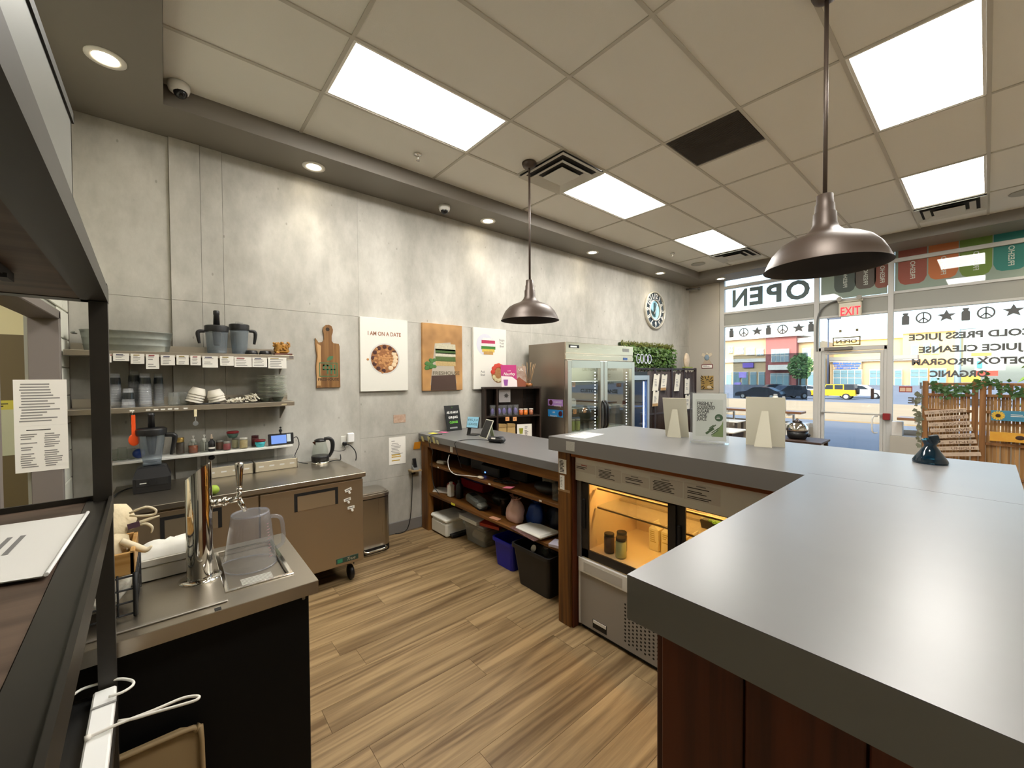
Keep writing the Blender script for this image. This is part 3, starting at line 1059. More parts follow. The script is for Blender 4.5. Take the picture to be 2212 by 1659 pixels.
m_tan = mat('stucco_tan', (196, 172, 136), .85)
m_yel = mat('stucco_yellow', (236, 204, 138), .85)
m_brk = mat('red_brick', (160, 98, 96), .85, var=(4, (146, 86, 84)))
m_crn = mat('white_cornice', (232, 228, 218), .8)
m_fwin = mat('far_window', (120, 146, 160), .2)
m_fwin2 = mat('far_storefront', (106, 140, 152), .2)
m_fgrey = mat('far_grey_roof', (150, 146, 138), .8)
FY = 100.0
t = thing('retail_building', 'two storey retail block with red brick tower and beige wings', 'building', (-24, FY, -.5))
for nm, m, (a, c, d, e), dy, th in (('wing', m_tan, (1500, 729, 1658, 840), 0, 14), ('tower', m_brk, (1654, 726, 1720, 840), -1.5, 12), ('wing', m_tan, (1716, 735, 1764, 840), 0, 14),
                                    ('cornice', m_crn, (1500, 722, 1660, 735), -.8, 3), ('cornice', m_crn, (1646, 711, 1735, 727), -2.3, 14), ('cornice', m_crn, (1714, 729, 1766, 739), -.8, 3),
                                    ('band', m_crn, (1500, 776, 1660, 783), -.5, 1), ('canopy', m_crn, (1659, 788, 1724, 799), -3.2, 3), ('band', m_crn, (1718, 776, 1764, 782), -.5, 1)):
    part(nm, B().box(*fbox(FY + dy, a, c, d, e, th)), m, t)
for (a, c, d, e, dy) in ((1573, 748, 1583, 763, 0), (1587, 750, 1607, 766, 0), (1612, 752, 1630, 767, 0), (1634, 754, 1650, 768, 0), (1666, 754, 1704, 782, -1.6), (1733, 752, 1752, 772, 0)):
    w = part('window', B().box(*fbox(FY + dy - .3, a, c, d, e, .5)), m_crn, t)
    nx = 2 if d - a < 25 else 4
    for q in range(nx):
        for r in range(2):
            sx, sy = (d - a) / nx, (e - c) / 2
            part('pane', B().box(*fbox(FY + dy - .45, a + sx * q + 1, c + sy * r + 1, a + sx * (q + 1) - .8, c + sy * (r + 1) - .8, .3)), m_fwin, w)
for (a, c, d, e, dy) in ((1568, 803, 1580, 836, 0), (1583, 803, 1598, 836, 0), (1602, 803, 1616, 836, 0), (1620, 803, 1634, 836, 0), (1638, 803, 1652, 836, 0), (1664, 806, 1704, 836, -1.6), (1724, 803, 1740, 836, 0), (1744, 803, 1760, 836, 0)):
    w = part('shop_window', B().box(*fbox(FY + dy - .3, a, c, d, e, .5)), m_crn, t)
    nx = 1 if d - a < 25 else 3
    for q in range(nx):
        sx = (d - a) / nx
        part('pane', B().box(*fbox(FY + dy - .45, a + sx * q + .8, c + 6, a + sx * (q + 1) - .6, e - 1, .3)), m_fwin2, w)
        part('pane', B().box(*fbox(FY + dy - .45, a + sx * q + .8, c + 1, a + sx * (q + 1) - .6, c + 5, .3)), m_fwin, w)
part('shop_sign', B().box(*fbox(FY - .5, 1604, 784, 1627, 794, .4)), mat('sign_violet', (120, 96, 190), .6), t)
part('shop_sign', B().box(*fbox(FY - .5, 1596, 804, 1612, 816, .4)), mat('sign_violet2', (170, 150, 235), .6), t)
part('shop_sign', B().box(*fbox(FY - .5, 1586, 826, 1600, 835, .4)), mat('sign_violet2', (170, 150, 235), .6), t)
FB = 108.0
t = thing('plaza_building', 'long yellow stucco plaza with low grey roofed shop fronts', 'building', (0, FB, -.5))
for nm, m, (a, c, d, e), dy, th in (('upper_floor', m_yel, (1800, 728, 2075, 790), 8, 14), ('upper_floor', m_yel, (1950, 716, 2072, 790), 6, 14), ('parapet', m_crn, (1798, 724, 2078, 730), 7.5, 2), ('parapet', m_crn, (1948, 711, 2076, 717), 5.5, 2),
                                    ('shop_front', m_tan, (1793, 776, 1978, 842), 0, 10), ('shop_front', mat('stucco_orange', (226, 160, 104), .85), (1974, 778, 2062, 842), -.5, 10), ('eave', m_fgrey, (1792, 769, 1982, 777), -1, 3), ('eave', m_crn, (1792, 776, 1982, 780), -.7, 1)):
    part(nm, B().box(*fbox(FB + dy, a, c, d, e, th)), m, t)
for (a, c, d, e) in ((1800, 798, 1861, 838), (1878, 798, 1908, 838), (1932, 798, 1948, 838), (1966, 796, 2004, 838), (2008, 796, 2044, 838)):
    w = part('shop_window', B().box(*fbox(FB - 1.0, a, c, d, e, 1.2)), m_crn, t)
    nx = max(1, int((d - a) / 15))
    for q in range(nx):
        sx = (d - a) / nx
        for (u, v) in ((c + 2, c + 9), (c + 10, c + 17), (c + 19, e - 2)):
            part('pane', B().box(*fbox(FB - 1.2, a + sx * q + 1, u, a + sx * (q + 1) - .8, v, .4)), m_fwin2, w)
for (a, c, d, e) in ((1968, 745, 1984, 768), (1994, 742, 2008, 764), (2012, 742, 2028, 764)):
    w = part('window', B().box(*fbox(FB + 5.7, a, c, d, e, .6)), m_crn, t)
    part('pane', B().box(*fbox(FB + 5.5, a + 1.5, c + 2, d - 1.5, e - 2, .4)), m_fwin, w)
sg = part('shop_sign', B().box(*fbox(FB - .9, 1799, 782, 1861, 797, .8)), m_tan, t)
rr = random.Random(8)
for (a, c, d) in ((1799, 783, 1861), (1802, 788, 1858), (1805, 793, 1855)):
    b = B()
    x = a
    while x < d - 1.5:
        w_ = rr.uniform(1.0, 2.0)
        b.box(*fbox(FB - 1.05, x, c + rr.uniform(0, .8), min(x + w_, d), c + 4.0, .1))
        x += w_ + (.35 if rr.random() < .8 else 1.6)
    o = part('sign_letters', b, mat('sign_blue', (62, 110, 214), .5), sg)
    o['kind'] = 'stuff'
t = thing('pylon_sign', 'roadside sign with orange, white, red and yellow panels', 'sign', (8, 96, -.5))
for m, (a, c, d, e) in ((mat('p_orange', (232, 158, 74), .6), (2098, 762, 2142, 769)), (m_crn, (2106, 774, 2172, 800)), (mat('p_red', (206, 60, 44), .6), (2106, 801, 2156, 812)), (mat('p_yel', (240, 190, 60), .6), (2074, 812, 2118, 826)), (mat('p_teal', (70, 150, 150), .6), (2110, 780, 2122, 795))):
    part('panel', B().box(*fbox(95.6 if m.name == 'p_teal' else 96, a, c, d, e, .3)), m, t)
part('pole', B().box(*fbox(96.5, 2126, 769, 2132, 842, .4)), m_fgrey, t)
for i, (px, yt, yb, yy, r) in enumerate(((1788, 690, 846, 70, .09), (2068, 712, 846, 74, .28))):
    p = W('y', yy, px, yb)
    q = W('y', yy, px, yt)
    t = thing('lamp_post', ['slim dark lamp post beside the yellow jeep', 'tall grey street light in front of the yellow plaza'][i], 'lamp post', (p.x, p.y, gz(yy)))
    part('pole', B().cyl((p.x, p.y, gz(yy)), (p.x, p.y, q.z), r * 1.2, r * .8, 12), mat('post_%d' % i, ((60, 70, 92), (150, 168, 172))[i], .5), t)
    part('lamp_head', B().box(p.x - .15, p.x + 1.4, p.y - .2, p.y + .2, q.z - .05, q.z + .18, .05), mat('post_%d' % i, (90, 100, 110), .5), t)


def tree(x, y, h, r, label):
    t = thing('tree', label, 'tree', (x, y, gz(y)))
    z = gz(y)
    part('trunk', B().cyl((x, y, z), (x, y, z + h * .5), .16, .1, 8), mat('bark', (92, 76, 60), .9), t)
    b = B()
    rr = random.Random(int(x * 10))
    for _ in range(900):
        a, c, d = rr.gauss(0, 1), rr.gauss(0, 1), rr.gauss(0, 1)
        L = math.sqrt(a * a + c * c + d * d) + 1e-6
        k = rr.uniform(.55, 1) / L
        p = V((x + a * k * r, y + c * k * r, z + h * .62 + d * k * h * .38))
        u = V((rr.uniform(-1, 1), rr.uniform(-1, 1), rr.uniform(-1, 1))).normalized() * .26
        w = u.orthogonal().normalized() * .18
        b.quad(p - u, p + w, p + u, p - w)
    o = part('foliage', b, mat('tree_leaf', (104, 140, 84), .8), t)
    o['kind'] = 'stuff'


pt = W('y', 88, 1729, 800)
tree(pt.x, 88, 6.4, 2.0, 'green tree in front of the beige retail wing')


def car(x, y, L, H, col, label, boxy=False, flip=1, rotz=0.0, cname='c'):
    """side-on car: nose towards -X when flip = 1"""
    z0 = gz(y)
    t = thing('car', label, 'car', (x, y, z0))
    Wd = 1.82
    k = flip
    if boxy:
        body = [(-.5, .25), (-.5, .50), (-.485, .56), (-.22, .60), (-.21, .62), (.49, .62), (.5, .25)]
        cab = [(-.205, .60), (-.13, .97), (.47, .98), (.49, .60)]
        wins = [[(-.165, .64), (-.115, .92), (.03, .93), (.03, .64)], [(.06, .64), (.06, .93), (.24, .93), (.24, .64)], [(.27, .64), (.27, .93), (.45, .92), (.47, .64)]]
        wr = .20
    else:
        body = [(-.5, .22), (-.49, .45), (-.44, .56), (-.24, .64), (.36, .68), (.47, .62), (.5, .42), (.49, .22)]
        cab = [(-.26, .62), (-.10, .96), (.08, 1.0), (.24, .95), (.40, .67)]
        wins = [[(-.19, .66), (-.08, .90), (.03, .94), (.03, .67)], [(.055, .67), (.055, .945), (.20, .90), (.31, .68)]]
        wr = .22
    mc = mat('car_paint_' + cname, col, .25, coat=.5)
    mg = mat('car_glass', (44, 52, 60), .1)
    sc = lambda pl: [(k * p[0] * L, p[1] * H) for p in pl]
    pr = lambda pl, dy, w: B().prism(sc(pl), (0, dy, 0), X, Z, -w)
    o = put('body', pr(body, -Wd / 2, Wd).mesh(), mc, t)
    put('cabin', pr(cab, -Wd / 2 + .08, Wd - .16).mesh(), mc if not boxy else mat('car_roof_dark', (40, 44, 52), .4), t)
    for w in wins:
        put('side_window', pr(w, -Wd / 2 + .065, .02).mesh(), mg, t)
    if boxy:
        put('door_panel', pr([(-.2, .58), (-.16, .60), (.26, .60), (.26, .97), (-.12, .97)], -Wd / 2 + .075, .01).mesh(), mc, t)
    for wx in (-.31, .31):
        for wy in (-Wd / 2 + .02, Wd / 2 - .02):
            wb_ = B().cyl((k * wx * L, wy - .11, wr * H + .0), (k * wx * L, wy + .11, wr * H), wr * H, n=20)
            w = put('wheel', wb_.mesh(), mat('tyre', (28, 28, 30), .8), t)
            put('rim', B().cyl((k * wx * L, wy - .12, wr * H), (k * wx * L, wy + .12, wr * H), wr * H * .62, n=14).mesh(), mat('rim_metal', (190, 194, 198), .3, .8), w)
    if boxy:
        put('spare_wheel', B().cyl((k * .5 * L, 0, .55 * H), (k * .545 * L, 0, .55 * H), .38, n=20).mesh(), mat('tyre', (28, 28, 30), .8), t)
    t.rotation_euler = (0, 0, rotz)
    return t


def carat(px, y, *a, **k):
    p = W('y', y, px, 855)
    car(p.x, y, *a, **k)


carat(1800, 61, 4.4, 1.85, (246, 184, 30), 'yellow boxy off-road car in the parking lot', boxy=True, cname='yellow')
carat(1858, 66, 4.9, 1.7, (222, 230, 236), 'white sport utility car behind the yellow one', cname='white', flip=-1)
carat(1641, 54, 4.9, 1.42, (34, 40, 54), 'dark blue sedan parked in front of the red brick tower', cname='navy')
carat(1668, 62, 4.8, 1.75, (42, 48, 62), 'dark sport utility car behind the dark sedan', cname='dark', rotz=.5)
carat(1699, 57.5, 4.8, 1.65, (62, 66, 74), 'charcoal hatchback beside the dark sedan', cname='charcoal', rotz=.9)
carat(1733, 68, 4.6, 1.5, (206, 212, 218), 'silver car parked under the green tree', cname='silver', rotz=.6)

# ================================================================== COUNTERS
# --- till counter with open shelves
t = thing('till_counter', 'lower grey counter with open wooden shelves against the concrete wall', 'counter', (1.1, 2.5, 0))
FYT = 2.17
part('worktop', B().box(0.004, 2.232, FYT - .02, 2.93, 1.0, 1.065, .003), m_counter, t)
part('apron', B().box(0.03, 2.232, FYT, FYT + .035, .925, 1.0, .002), m_cwood, t)
part('end_panel', B().box(0.03, 0.17, FYT, 2.24, 0, .925, .002).box(0.03, 0.07, 2.24, 2.90, 0, .93), m_cwoodz, t)
part('back_panel', B().box(0.07, 2.23, 2.87, 2.90, 0.0, 1.0), m_cwoodz, t)
for z in (.745, .42):
    part('shelf', B().box(0.07, 2.232, FYT + .02, 2.87, z - .026, z, .002), m_cwood, t)
part('end_panel', B().box(2.20, 2.232, 2.25, 2.90, 0, 1.0), m_cwoodz, t)
for x in (.35, .62, 1.25, 1.9):
    part('shelf_sticker', B().box(x, x + .03, FYT + .018, FYT + .0199, .726, .738), m_paper, t)

# --- tall L-shaped counter
HC0, HC1 = 1.192, 1.285
t = thing('tall_counter', 'tall L-shaped grey laminate counter over dark wood', 'counter', (3.4, 2.4, 0))
L = [(2.19, 2.0), (3.667, 2.0), (3.667, .725), (4.24, .725), (4.24, 2.915), (2.19, 2.885)]
part('worktop', B().prism([(p[0], p[1]) for p in L], (0, 0, HC1 - .002), X, Y, .002), m_counter, t)
part('edge', B().prism([(p[0], p[1]) for p in L], (0, 0, HC0), X, Y, HC1 - .002 - HC0), m_counter_edge, t)
part('seam', B().box(3.667, 4.24, 2.048, 2.0495, HC1, HC1 + .0003), mat('seam_grey', (120, 118, 114), .6), t)
part('post', B().box(2.237, 2.345, 2.045, 2.115, 0, HC0, .003), m_cwoodz, t)
part('post', B().box(2.349, 2.36, 2.06, 2.115, 0, HC0), m_dwoodz, t)
part('trim_rail', B().box(2.345, 3.70, 2.055, 2.085, 1.160, HC0), wood_mat('orange_trim', (120, 62, 20), (170, 96, 38), 'x', 1.0, .5), t)
part('front_panel', B().box(2.237, 4.20, 2.82, 2.84, 0, HC0), m_dwoodz, t)
part('side_panel', B().box(2.237, 2.26, 2.12, 2.82, 0, HC0), m_cwoodz, t)
xs_ = [3.705, 3.868, 4.04, 4.205]
for a, c in zip(xs_[:-1], xs_[1:]):
    part('board', B().box(a + .002, c - .002, .792, .815, 0, HC0, .003), m_dwoodz, t)
ys_ = [.80, 1.0, 1.2, 1.4, 1.6, 1.8, 2.0]
for a, c in zip(ys_[:-1], ys_[1:]):
    part('board', B().box(3.69, 3.705, a + .002, c - .002, 0, HC0, .003), m_dwoodz, t)
    part('board', B().box(4.19, 4.205, a + .002, c - .002, 0, HC0, .003), m_dwoodz, t)
part('board', B().box(4.19, 4.205, 2.0, 2.82, 0, HC0, .003), m_dwoodz, t)

# --- display refrigerator under the tall counter
m_cgrey = mat('case_grey', (156, 152, 146), .45, .2)
m_cwhite = mat('case_white', (226, 224, 216), .4)
m_cin = mat('case_lining', (226, 206, 176), .35)
CX0, CX1 = 2.372, 3.66
t = thing('display_fridge', 'lit glass display refrigerator built in under the tall counter', 'display fridge', (3.0, 2.4, 0))
part('base_panel', B().box(CX0 + .012, CX1, 2.105, 2.13, .03, .385), m_cgrey, t)
part('base_body', B().box(CX0, CX1, 2.13, 2.78, .03, .50).box(CX0, CX0 + .012, 2.10, 2.13, .03, .385), m_cwhite, t)
part('white_band', B().box(CX0, CX1, 2.095, 2.13, .385, .482, .004), m_cwhite, t)
part('kick_plate', B().box(CX0 + .01, CX1, 2.125, 2.16, 0, .03), m_blackm, t)
b = B()
for i in range(9):
    for j in range(11):
        x, z = 2.735 + i * .027, .305 - j * .0225 - (i % 2) * .011
        if z > .06:
            b.lathe([(0.0, 0), (.0068, 0)], (0, 0, 0), 8, cap0=False, cap1=False, M=Matrix.Rotation(pi / 2, 3, 'X'))
            for q in range(len(b.v) - 16, len(b.v)):
                b.v[q] = b.v[q] + V((x, 2.1045, z))
part('vent_holes', b, m_blackm, t)['kind'] = 'stuff'
part('floor_slot', B().box(2.488, 2.598, 2.1035, 2.108, .048, .104), m_blackm, t)
part('slot_flap', B().box(2.494, 2.594, 2.100, 2.104, .083, .102), m_cwhite, t)
b = B().box(2.42, 2.72, 2.0935, 2.0948, .40, .46)
part('rating_label', b, mat('label_grey', (190, 186, 178), .5), t)
# interior box
part('liner', B().box(CX0, CX0 + .03, 2.13, 2.78, .50, 1.0).box(CX1 - .03, CX1, 2.13, 2.78, .50, 1.0).box(CX0 + .03, CX1 - .03, 2.75, 2.78, .50, 1.0).box(CX0, CX1, 2.13, 2.78, .995, 1.03).box(CX0 + .03, CX1 - .03, 2.14, 2.75, .50, .515), m_cin, t)
part('side_stile', B().box(2.350, 2.392, 2.10, 2.13, .478, 1.0), mat('stile_grey', (134, 132, 130), .4, .6), t)
mdf = mat('door_frame_dark', (38, 34, 30), .45)
for (a, c) in ((2.395, 3.052), (3.045, 3.65)):
    y0 = 2.108 if a < 3 else 2.122
    d = part('sliding_door', B().box(a, a + .055, y0, y0 + .012, .49, 1.0).box(c - .045, c, y0, y0 + .012, .49, 1.0).box(a, c, y0, y0 + .012, .49, .545).box(a, c, y0, y0 + .012, .985, 1.0), mdf, t)
    part('pane', B().box(a + .055, c - .045, y0 + .003, y0 + .008, .545, .985), m_glass, d)
    part('pull', B().box(a + .012, a + .035, y0 - .012, y0, .68, .88, .005), m_blackm, d)
for z in (.80, .93):
    s = part('glass_shelf', B().box(2.42, 3.62, 2.24, 2.70, z, z + .006), glassmat('shelf_glass', (250, 253, 250), body=.05), t)
    part('shelf_support', B().box(2.42, 3.62, 2.24, 2.255, z - .012, z - .001).box(2.42, 3.62, 2.50, 2.515, z - .012, z - .001), mat('shelf_rail', (150, 128, 94), .4, .5), s)
cl = part('case_lamp', B().box(2.45, 3.6, 2.30, 2.34, .982, .993), emat('case_glow', (255, 188, 108), 22.0), t)
part('header', B().box(2.336, CX1, 2.085, 2.098, 1.0, 1.158, .002), m_cwhite, t)
part('rear_brace', B().box(CX0, CX1, 2.13, 2.78, 1.03, 1.155), m_cwhite, t)

cards = [(2.345, 2.528, 1.063, 1.118, 3), (2.532, 2.72, 1.045, 1.122, 6), (2.724, 2.906, 1.052, 1.112, 4), (2.91, 3.106, 1.046, 1.130, 7), (3.108, 3.30, 1.044, 1.132, 7)]
heads = ['salad card', 'second recipe card', 'third recipe card', 'fourth recipe card', 'last recipe card']
labs = ['short menu card with red heading on the display fridge header', 'menu card with grey heading next to the short one on the fridge header', 'middle small menu card on the display fridge header', 'tall menu card left of the last one on the fridge header', 'tall menu card at the inner end of the fridge header']
for i, (a, c, z0, z1, n) in enumerate(cards):
    q = thing('menu_card', labs[i], 'menu card', ((a + c) / 2, 2.085, z0), 'cards on the display fridge header')
    part('sheet', B().box(a + .002, c - .002, 2.0838, 2.0845, z0, z1), mat('card_pale', (214, 208, 200), .7), q)
    lines('print', (a + .02, 2.0838, z1 - .018), X, Z, c - a - .04, z1 - z0 - .025, n, m_ink, q, seed=i + 3, th=.5)
    lines('heading', ((a + c) / 2 - .03, 2.0838, z1 - .004), X, Z, .065, .010, 1, mat('red_ink', (170, 90, 80), .7) if i == 0 else m_inkg, q, seed=1, th=.6)


# --- glass jars with lids (shared builder)
def jar(x, y, z, r, h, body, lid, label, lidh=.018, fill=.85, group=None, cat='jar', gl=None):
    t = thing('jar', label, cat, (x, y, z), group)
    part('glass', B().lathe([(r * .92, 0), (r, .006), (r, h * .82), (r * .86, h * .92), (r * .86, h)], (x, y, z), 20, cap1=False), gl or m_jarglass, t)
    if body is not None:
        part('contents', B().lathe([(r * .88, .005), (r * .93, .010), (r * .93, h * fill)], (x, y, z), 18), body, t)
    part('lid', B().lathe([(r * .92, h - .012), (r * .92, h + lidh - .014), (r * .86, h + lidh - .012)], (x, y, z), 20), lid, t)
    return t


m_lidblk = mat('lid_black', (34, 30, 30), .4)
jar(2.52, 2.24, .515, .036, .125, mat('berry_brown', (92, 46, 30), .5), m_lidblk, 'brown filled jar with black lid standing front left in the display fridge')
jar(2.615, 2.235, .515, .037, .125, mat('pale_pudding', (198, 196, 140), .5), m_lidblk, 'pale green filled jar with black lid in the display fridge')
jar(2.56, 2.325, .515, .036, .125, mat('berry_brown', (92, 46, 30), .5), m_lidblk, 'dark jar with black lid behind the other two jars in the display fridge')
for i, x in enumerate((2.70, 2.79, 2.88, 2.97)):
    t = thing('drink_carton', ['pale drink carton at the jar end of the display fridge row', 'pale drink carton second from the jars in the display fridge', 'pale drink carton third from the jars in the display fridge', 'pale drink carton farthest from the jars in the display fridge'][i], 'carton', (x, 2.52, .515), 'drink cartons in the display fridge')
    part('body', B().box(x - .035, x + .035, 2.485, 2.555, .515, .66, .003), mat('carton_cream', (236, 222, 176), .5), t)
    part('gable', B().prism([(-.035, 0), (.035, 0), (.004, .035), (.004, .05), (-.004, .05), (-.004, .035)], (x, 2.555, .66), X, Z, .07), mat('carton_top', (246, 238, 206), .5), t)
    lines('print', (x - .025, 2.4848, .65), X, Z, .05, .08, 6, mat('carton_ink', (180, 160, 90), .7), t, seed=i)
for i, (x, y, c) in enumerate(((3.14, 2.42, (86, 130, 44)), (3.30, 2.44, (196, 90, 44)), (3.46, 2.42, (120, 140, 60)))):
    t = thing('salad_box', ['clear box of green salad on the display fridge shelf', 'clear box of orange salad on the display fridge shelf', 'clear box of olive salad on the display fridge shelf'][i], 'food box', (x, y, .806))
    part('tray', B().prism([(-.065, 0), (.065, 0), (.075, .045), (-.075, .045)], (x, y + .05, .807), X, Z, .10), mat('tray_black', (40, 34, 26), .5), t)
    b = B()
    for k in range(10):
        b.ball((x + random.uniform(-.05, .05), y + random.uniform(-.04, .04), .855), .017, 7, 5, rnd=.2)
    part('salad', b, mat('salad_%d' % i, c, .6), t)
    part('lid', B().box(x - .075, x + .075, y - .052, y + .052, .853, .893, .01), m_clear, t)

# --- things taped to the post and slab
t = thing('post_notice', 'printed black and white notice taped high on the wooden post', 'notice', (2.29, 2.044, 1.03))
part('sheet', B().box(2.245, 2.315, 2.0435, 2.0445, 1.035, 1.132), m_paper, t)
lines('print', (2.252, 2.0435, 1.128), X, Z, .055, .085, 9, m_ink, t, seed=9, th=.6)
t = thing('post_receipt', 'narrow white receipt taped below the notice on the wooden post', 'receipt', (2.28, 2.044, .93))
part('sheet', B().box(2.255, 2.297, 2.0435, 2.0445, .925, 1.022), m_paper, t)
lines('print', (2.26, 2.0435, 1.01), X, Z, .025, .07, 7, m_inkg, t, seed=4)
one('tape_strip', B().box(2.237, 2.345, 2.0440, 2.0446, .912, .93), mat('tape_brown', (150, 120, 84), .4), 'strip of translucent tape across the wooden post', 'tape')
q = W('y', 1.9995, 1223, 952)
one('edge_sticker', B().box(q.x - 0, q.x + .072, 1.998, 1.9995, 1.210, 1.270), mat('old_label', (150, 146, 136), .7, var=(160, (190, 188, 178))), 'worn grey label stuck to the end edge of the tall counter', 'sticker')

# --- on the tall counter
t = thing('counter_paper', 'sheet of white paper lying on the tall counter', 'paper', (2.42, 2.30, HC1))
P = [W('z', HC1, *c) for c in ((1219, 942), (1264, 948), (1306, 938), (1262, 934))]
b = B()
b.quad(*[p + V((0, 0, .0015)) for p in P])
part('sheet', b, m_paper, t)
dR = (P[1] - P[0]).normalized()
lines('print', P[3] + (P[0] - P[3]) * .1 + V((0, 0, .0017)), dR, Z.cross(dR), .12, .2, 7, m_inkg, t, seed=2)


def easel(p0, p1, h, lean, label):
    """white cardboard easel sign seen from behind: base corners p0 p1, leaning away from the viewer"""
    R = (p1 - p0)
    w = R.length
    R.normalize()
    n = Z.cross(R)          # away from the viewer
    t = thing('counter_sign', label, 'sign', tuple((p0 + p1) / 2))
    U = (Z + n * -lean).normalized()
    c = (p0 + p1) / 2
    m = mat('easel_card', (216, 210, 190), .75)
    part('board', B().obox(c + U * (h / 2) + R.cross(U) * -.003, R, U, w, h, .004), m, t)
    # strut: cut-out flap standing toward us
    D = R.cross(U)
    top = c + U * (h * .72) + D * .003
    foot = c + D * .055
    foot.z = p0.z + .001
    b = B()
    s = R * .032
    b.quad(top - s * .5, foot - s * 1.6, foot + s * 1.2, top + s * .5)
    b.quad(top - s * .5 + D * .002, top + s * .5 + D * .002, foot + s * 1.2 + D * .002, foot - s * 1.6 + D * .002)
    part('strut', b, m, t)
    fl = c + U * (h * .27) + D * .004
    part('lock_tab', B().prism([(-.035, 0), (.03, .004), (.012, -.028), (-.01, -.03)], fl + D * .03, R, D, .002), m, t)


easel(W('z', HC1, 1438, 941), W('z', HC1, 1488, 945), .275, .30, 'white easel card seen from behind next to the sugar cane sign')
easel(W('z', HC1, 1611, 960), W('z', HC1, 1696, 967), .285, .06, 'larger white easel card seen from behind with a folded strut')
# acrylic sign holder
a0, a1 = W('z', HC1, 1491, 955), W('z', HC1, 1574, 961)
R = (a1 - a0)
w = R.length
R.normalize()
t = thing('acrylic_sign', 'clear acrylic stand with the freshly squeezed sugar cane juice sign', 'sign', tuple((a0 + a1) / 2))
c = (a0 + a1) / 2
part('holder', B().obox(c + Z * .155, R, Z, w, .31, .004).obox(c + Z * .155 - R.cross(Z) * .007, R, Z, w, .31, .003).obox(c + Z * .003 + R.cross(Z) * .0, R, R.cross(Z), w, .06, .005), glassmat('acrylic', (252, 253, 253), body=.025), t)
Nf = R.cross(Z)
part('sheet', B().obox(c + Z * .16 - Nf * .0035, R, Z, w * .88, .285, .001), mat('sign_white', (240, 240, 234), .7), t)
card = part('poster', B().obox(c + Z * .155 - Nf * .0028, R, Z, w * .72, .225, .0006), mat('poster_pale', (226, 228, 218), .7), t)
gr = c + R * (w * .06) + Z * .085 - Nf * .002
part('green_corner', B().prism([(.0, .0), (w * .30, 0), (w * .30, .10), (w * .26, .075), (w * .12, .035)], c + R * (w * .06) - R * .0 + Z * .043 - Nf * .0024, R, Z, .0002), mat('poster_green', (128, 152, 84), .7), t)
for k, s in enumerate(('FRESHLY', 'SQUEEZED', 'SUGAR', 'CANE', 'JUICE')):
    text('lettering', s, c - R * (w * .32) + Z * (.232 - k * .0235) - Nf * .0022, .0285, R, Z, m_ink, t, align='LEFT', off=.0007, width=(.085, .098, .068, .055, .055)[k])
bz = c + R * (w * .25) + Z * .158 - Nf * .0022
b = B()
pl = [(.022 * math.cos(2 * pi * k / 24), .022 * math.sin(2 * pi * k / 24)) for k in range(24)]
part('badge', B().prism(pl, bz, R, Z, .0003), mat('badge_green', (62, 92, 62), .7), t)
lines('badge_print', bz + Nf * .0006 - R * .013 + Z * .008, R, Z, .026, .016, 2, mat('print_white', (232, 230, 222), 0.6), t, seed=6)
sug = B()
s0 = c - R * (w * .14) + Z * .06 - Nf * .002
for (dx, dz, l, wd) in ((.07, .045, .055, .013), (.085, .07, .05, .006), (.105, .052, .055, .005), (.10, .035, .05, .005), (.08, .075, .03, .005)):
    e = s0 + R * dx * .9 + Z * dz * .9
    dd = (R * .75 + Z * .62)
    sug.obox(e - dd * .04, dd, Nf.cross(dd), l, wd, .0006)
part('cane_picture', sug, mat('cane_green', (70, 92, 56), .7), t)
# blue glass bottle
bp = W('z', HC1, 2009, 1000)
t = thing('blue_bottle', 'dark blue conical glass bottle with a wide mouth and plug', 'bottle', tuple(bp))
mbg = mat('blue_glass', (6, 46, 66), .08, spec=.8)
MBG = mbg.node_tree.nodes['Principled BSDF']
MBG.inputs['Transmission Weight'].default_value = .55
part('body', B().lathe([(.058, 0), (.061, .006), (.060, .014), (.032, .062), (.022, .078), (.020, .084), (.030, .104), (.033, .112)], bp, 32, cap1=False), mbg, t)
part('plug', B().obox(bp + V((.012, .01, .112)), (.9, .3, .25), (-.25, 0, .95), .03, .036, .028, .003), mat('plug_blue', (14, 34, 44), .5), t)

# ================================================================== under the till counter


def tub(x0, x1, y0, y1, z0, h, m, label, cat, name, rim=.012, taper=.03, rot=0.0, rimm=None, floorm=None):
    """open plastic box: tapered walls, rolled rim"""
    cx, cy = (x0 + x1) / 2, (y0 + y1) / 2
    t = thing(name, label, cat, (cx, cy, z0))
    hx, hy = (x1 - x0) / 2, (y1 - y0) / 2
    b = B()

    def ring(k, z, r=.03):
        pts = []
        ax, ay = hx - k, hy - k
        for (sx, sy, a0) in ((1, 1, 0), (-1, 1, pi / 2), (-1, -1, pi), (1, -1, 3 * pi / 2)):
            for q in range(4):
                a = a0 + q * pi / 6
                pts.append(V((cx + sx * (ax - r) + r * math.cos(a), cy + sy * (ay - r) + r * math.sin(a), z)))
        return pts
    rings = [ring(taper, z0 + .001), ring(rim + .002, z0 + h - .03), ring(0, z0 + h - .03), ring(0, z0 + h), ring(rim, z0 + h), ring(rim + .004, z0 + h - .03), ring(taper + .004, z0 + .006)]
    n = len(rings[0])
    for r in rings:
        b.v += r
    for k in range(len(rings) - 1):
        for i in range(n):
            j = (i + 1) % n
            b.f.append((k * n + i, k * n + j, (k + 1) * n + j, (k + 1) * n + i))
            b.sm.append(False)
    b.f.append(tuple(range(n))[::-1])
    b.f.append(tuple(range(6 * n, 7 * n)))
    b.sm += [False, False]
    part('shell', b, m, t)
    t.rotation_euler = (0, 0, rot)
    return t


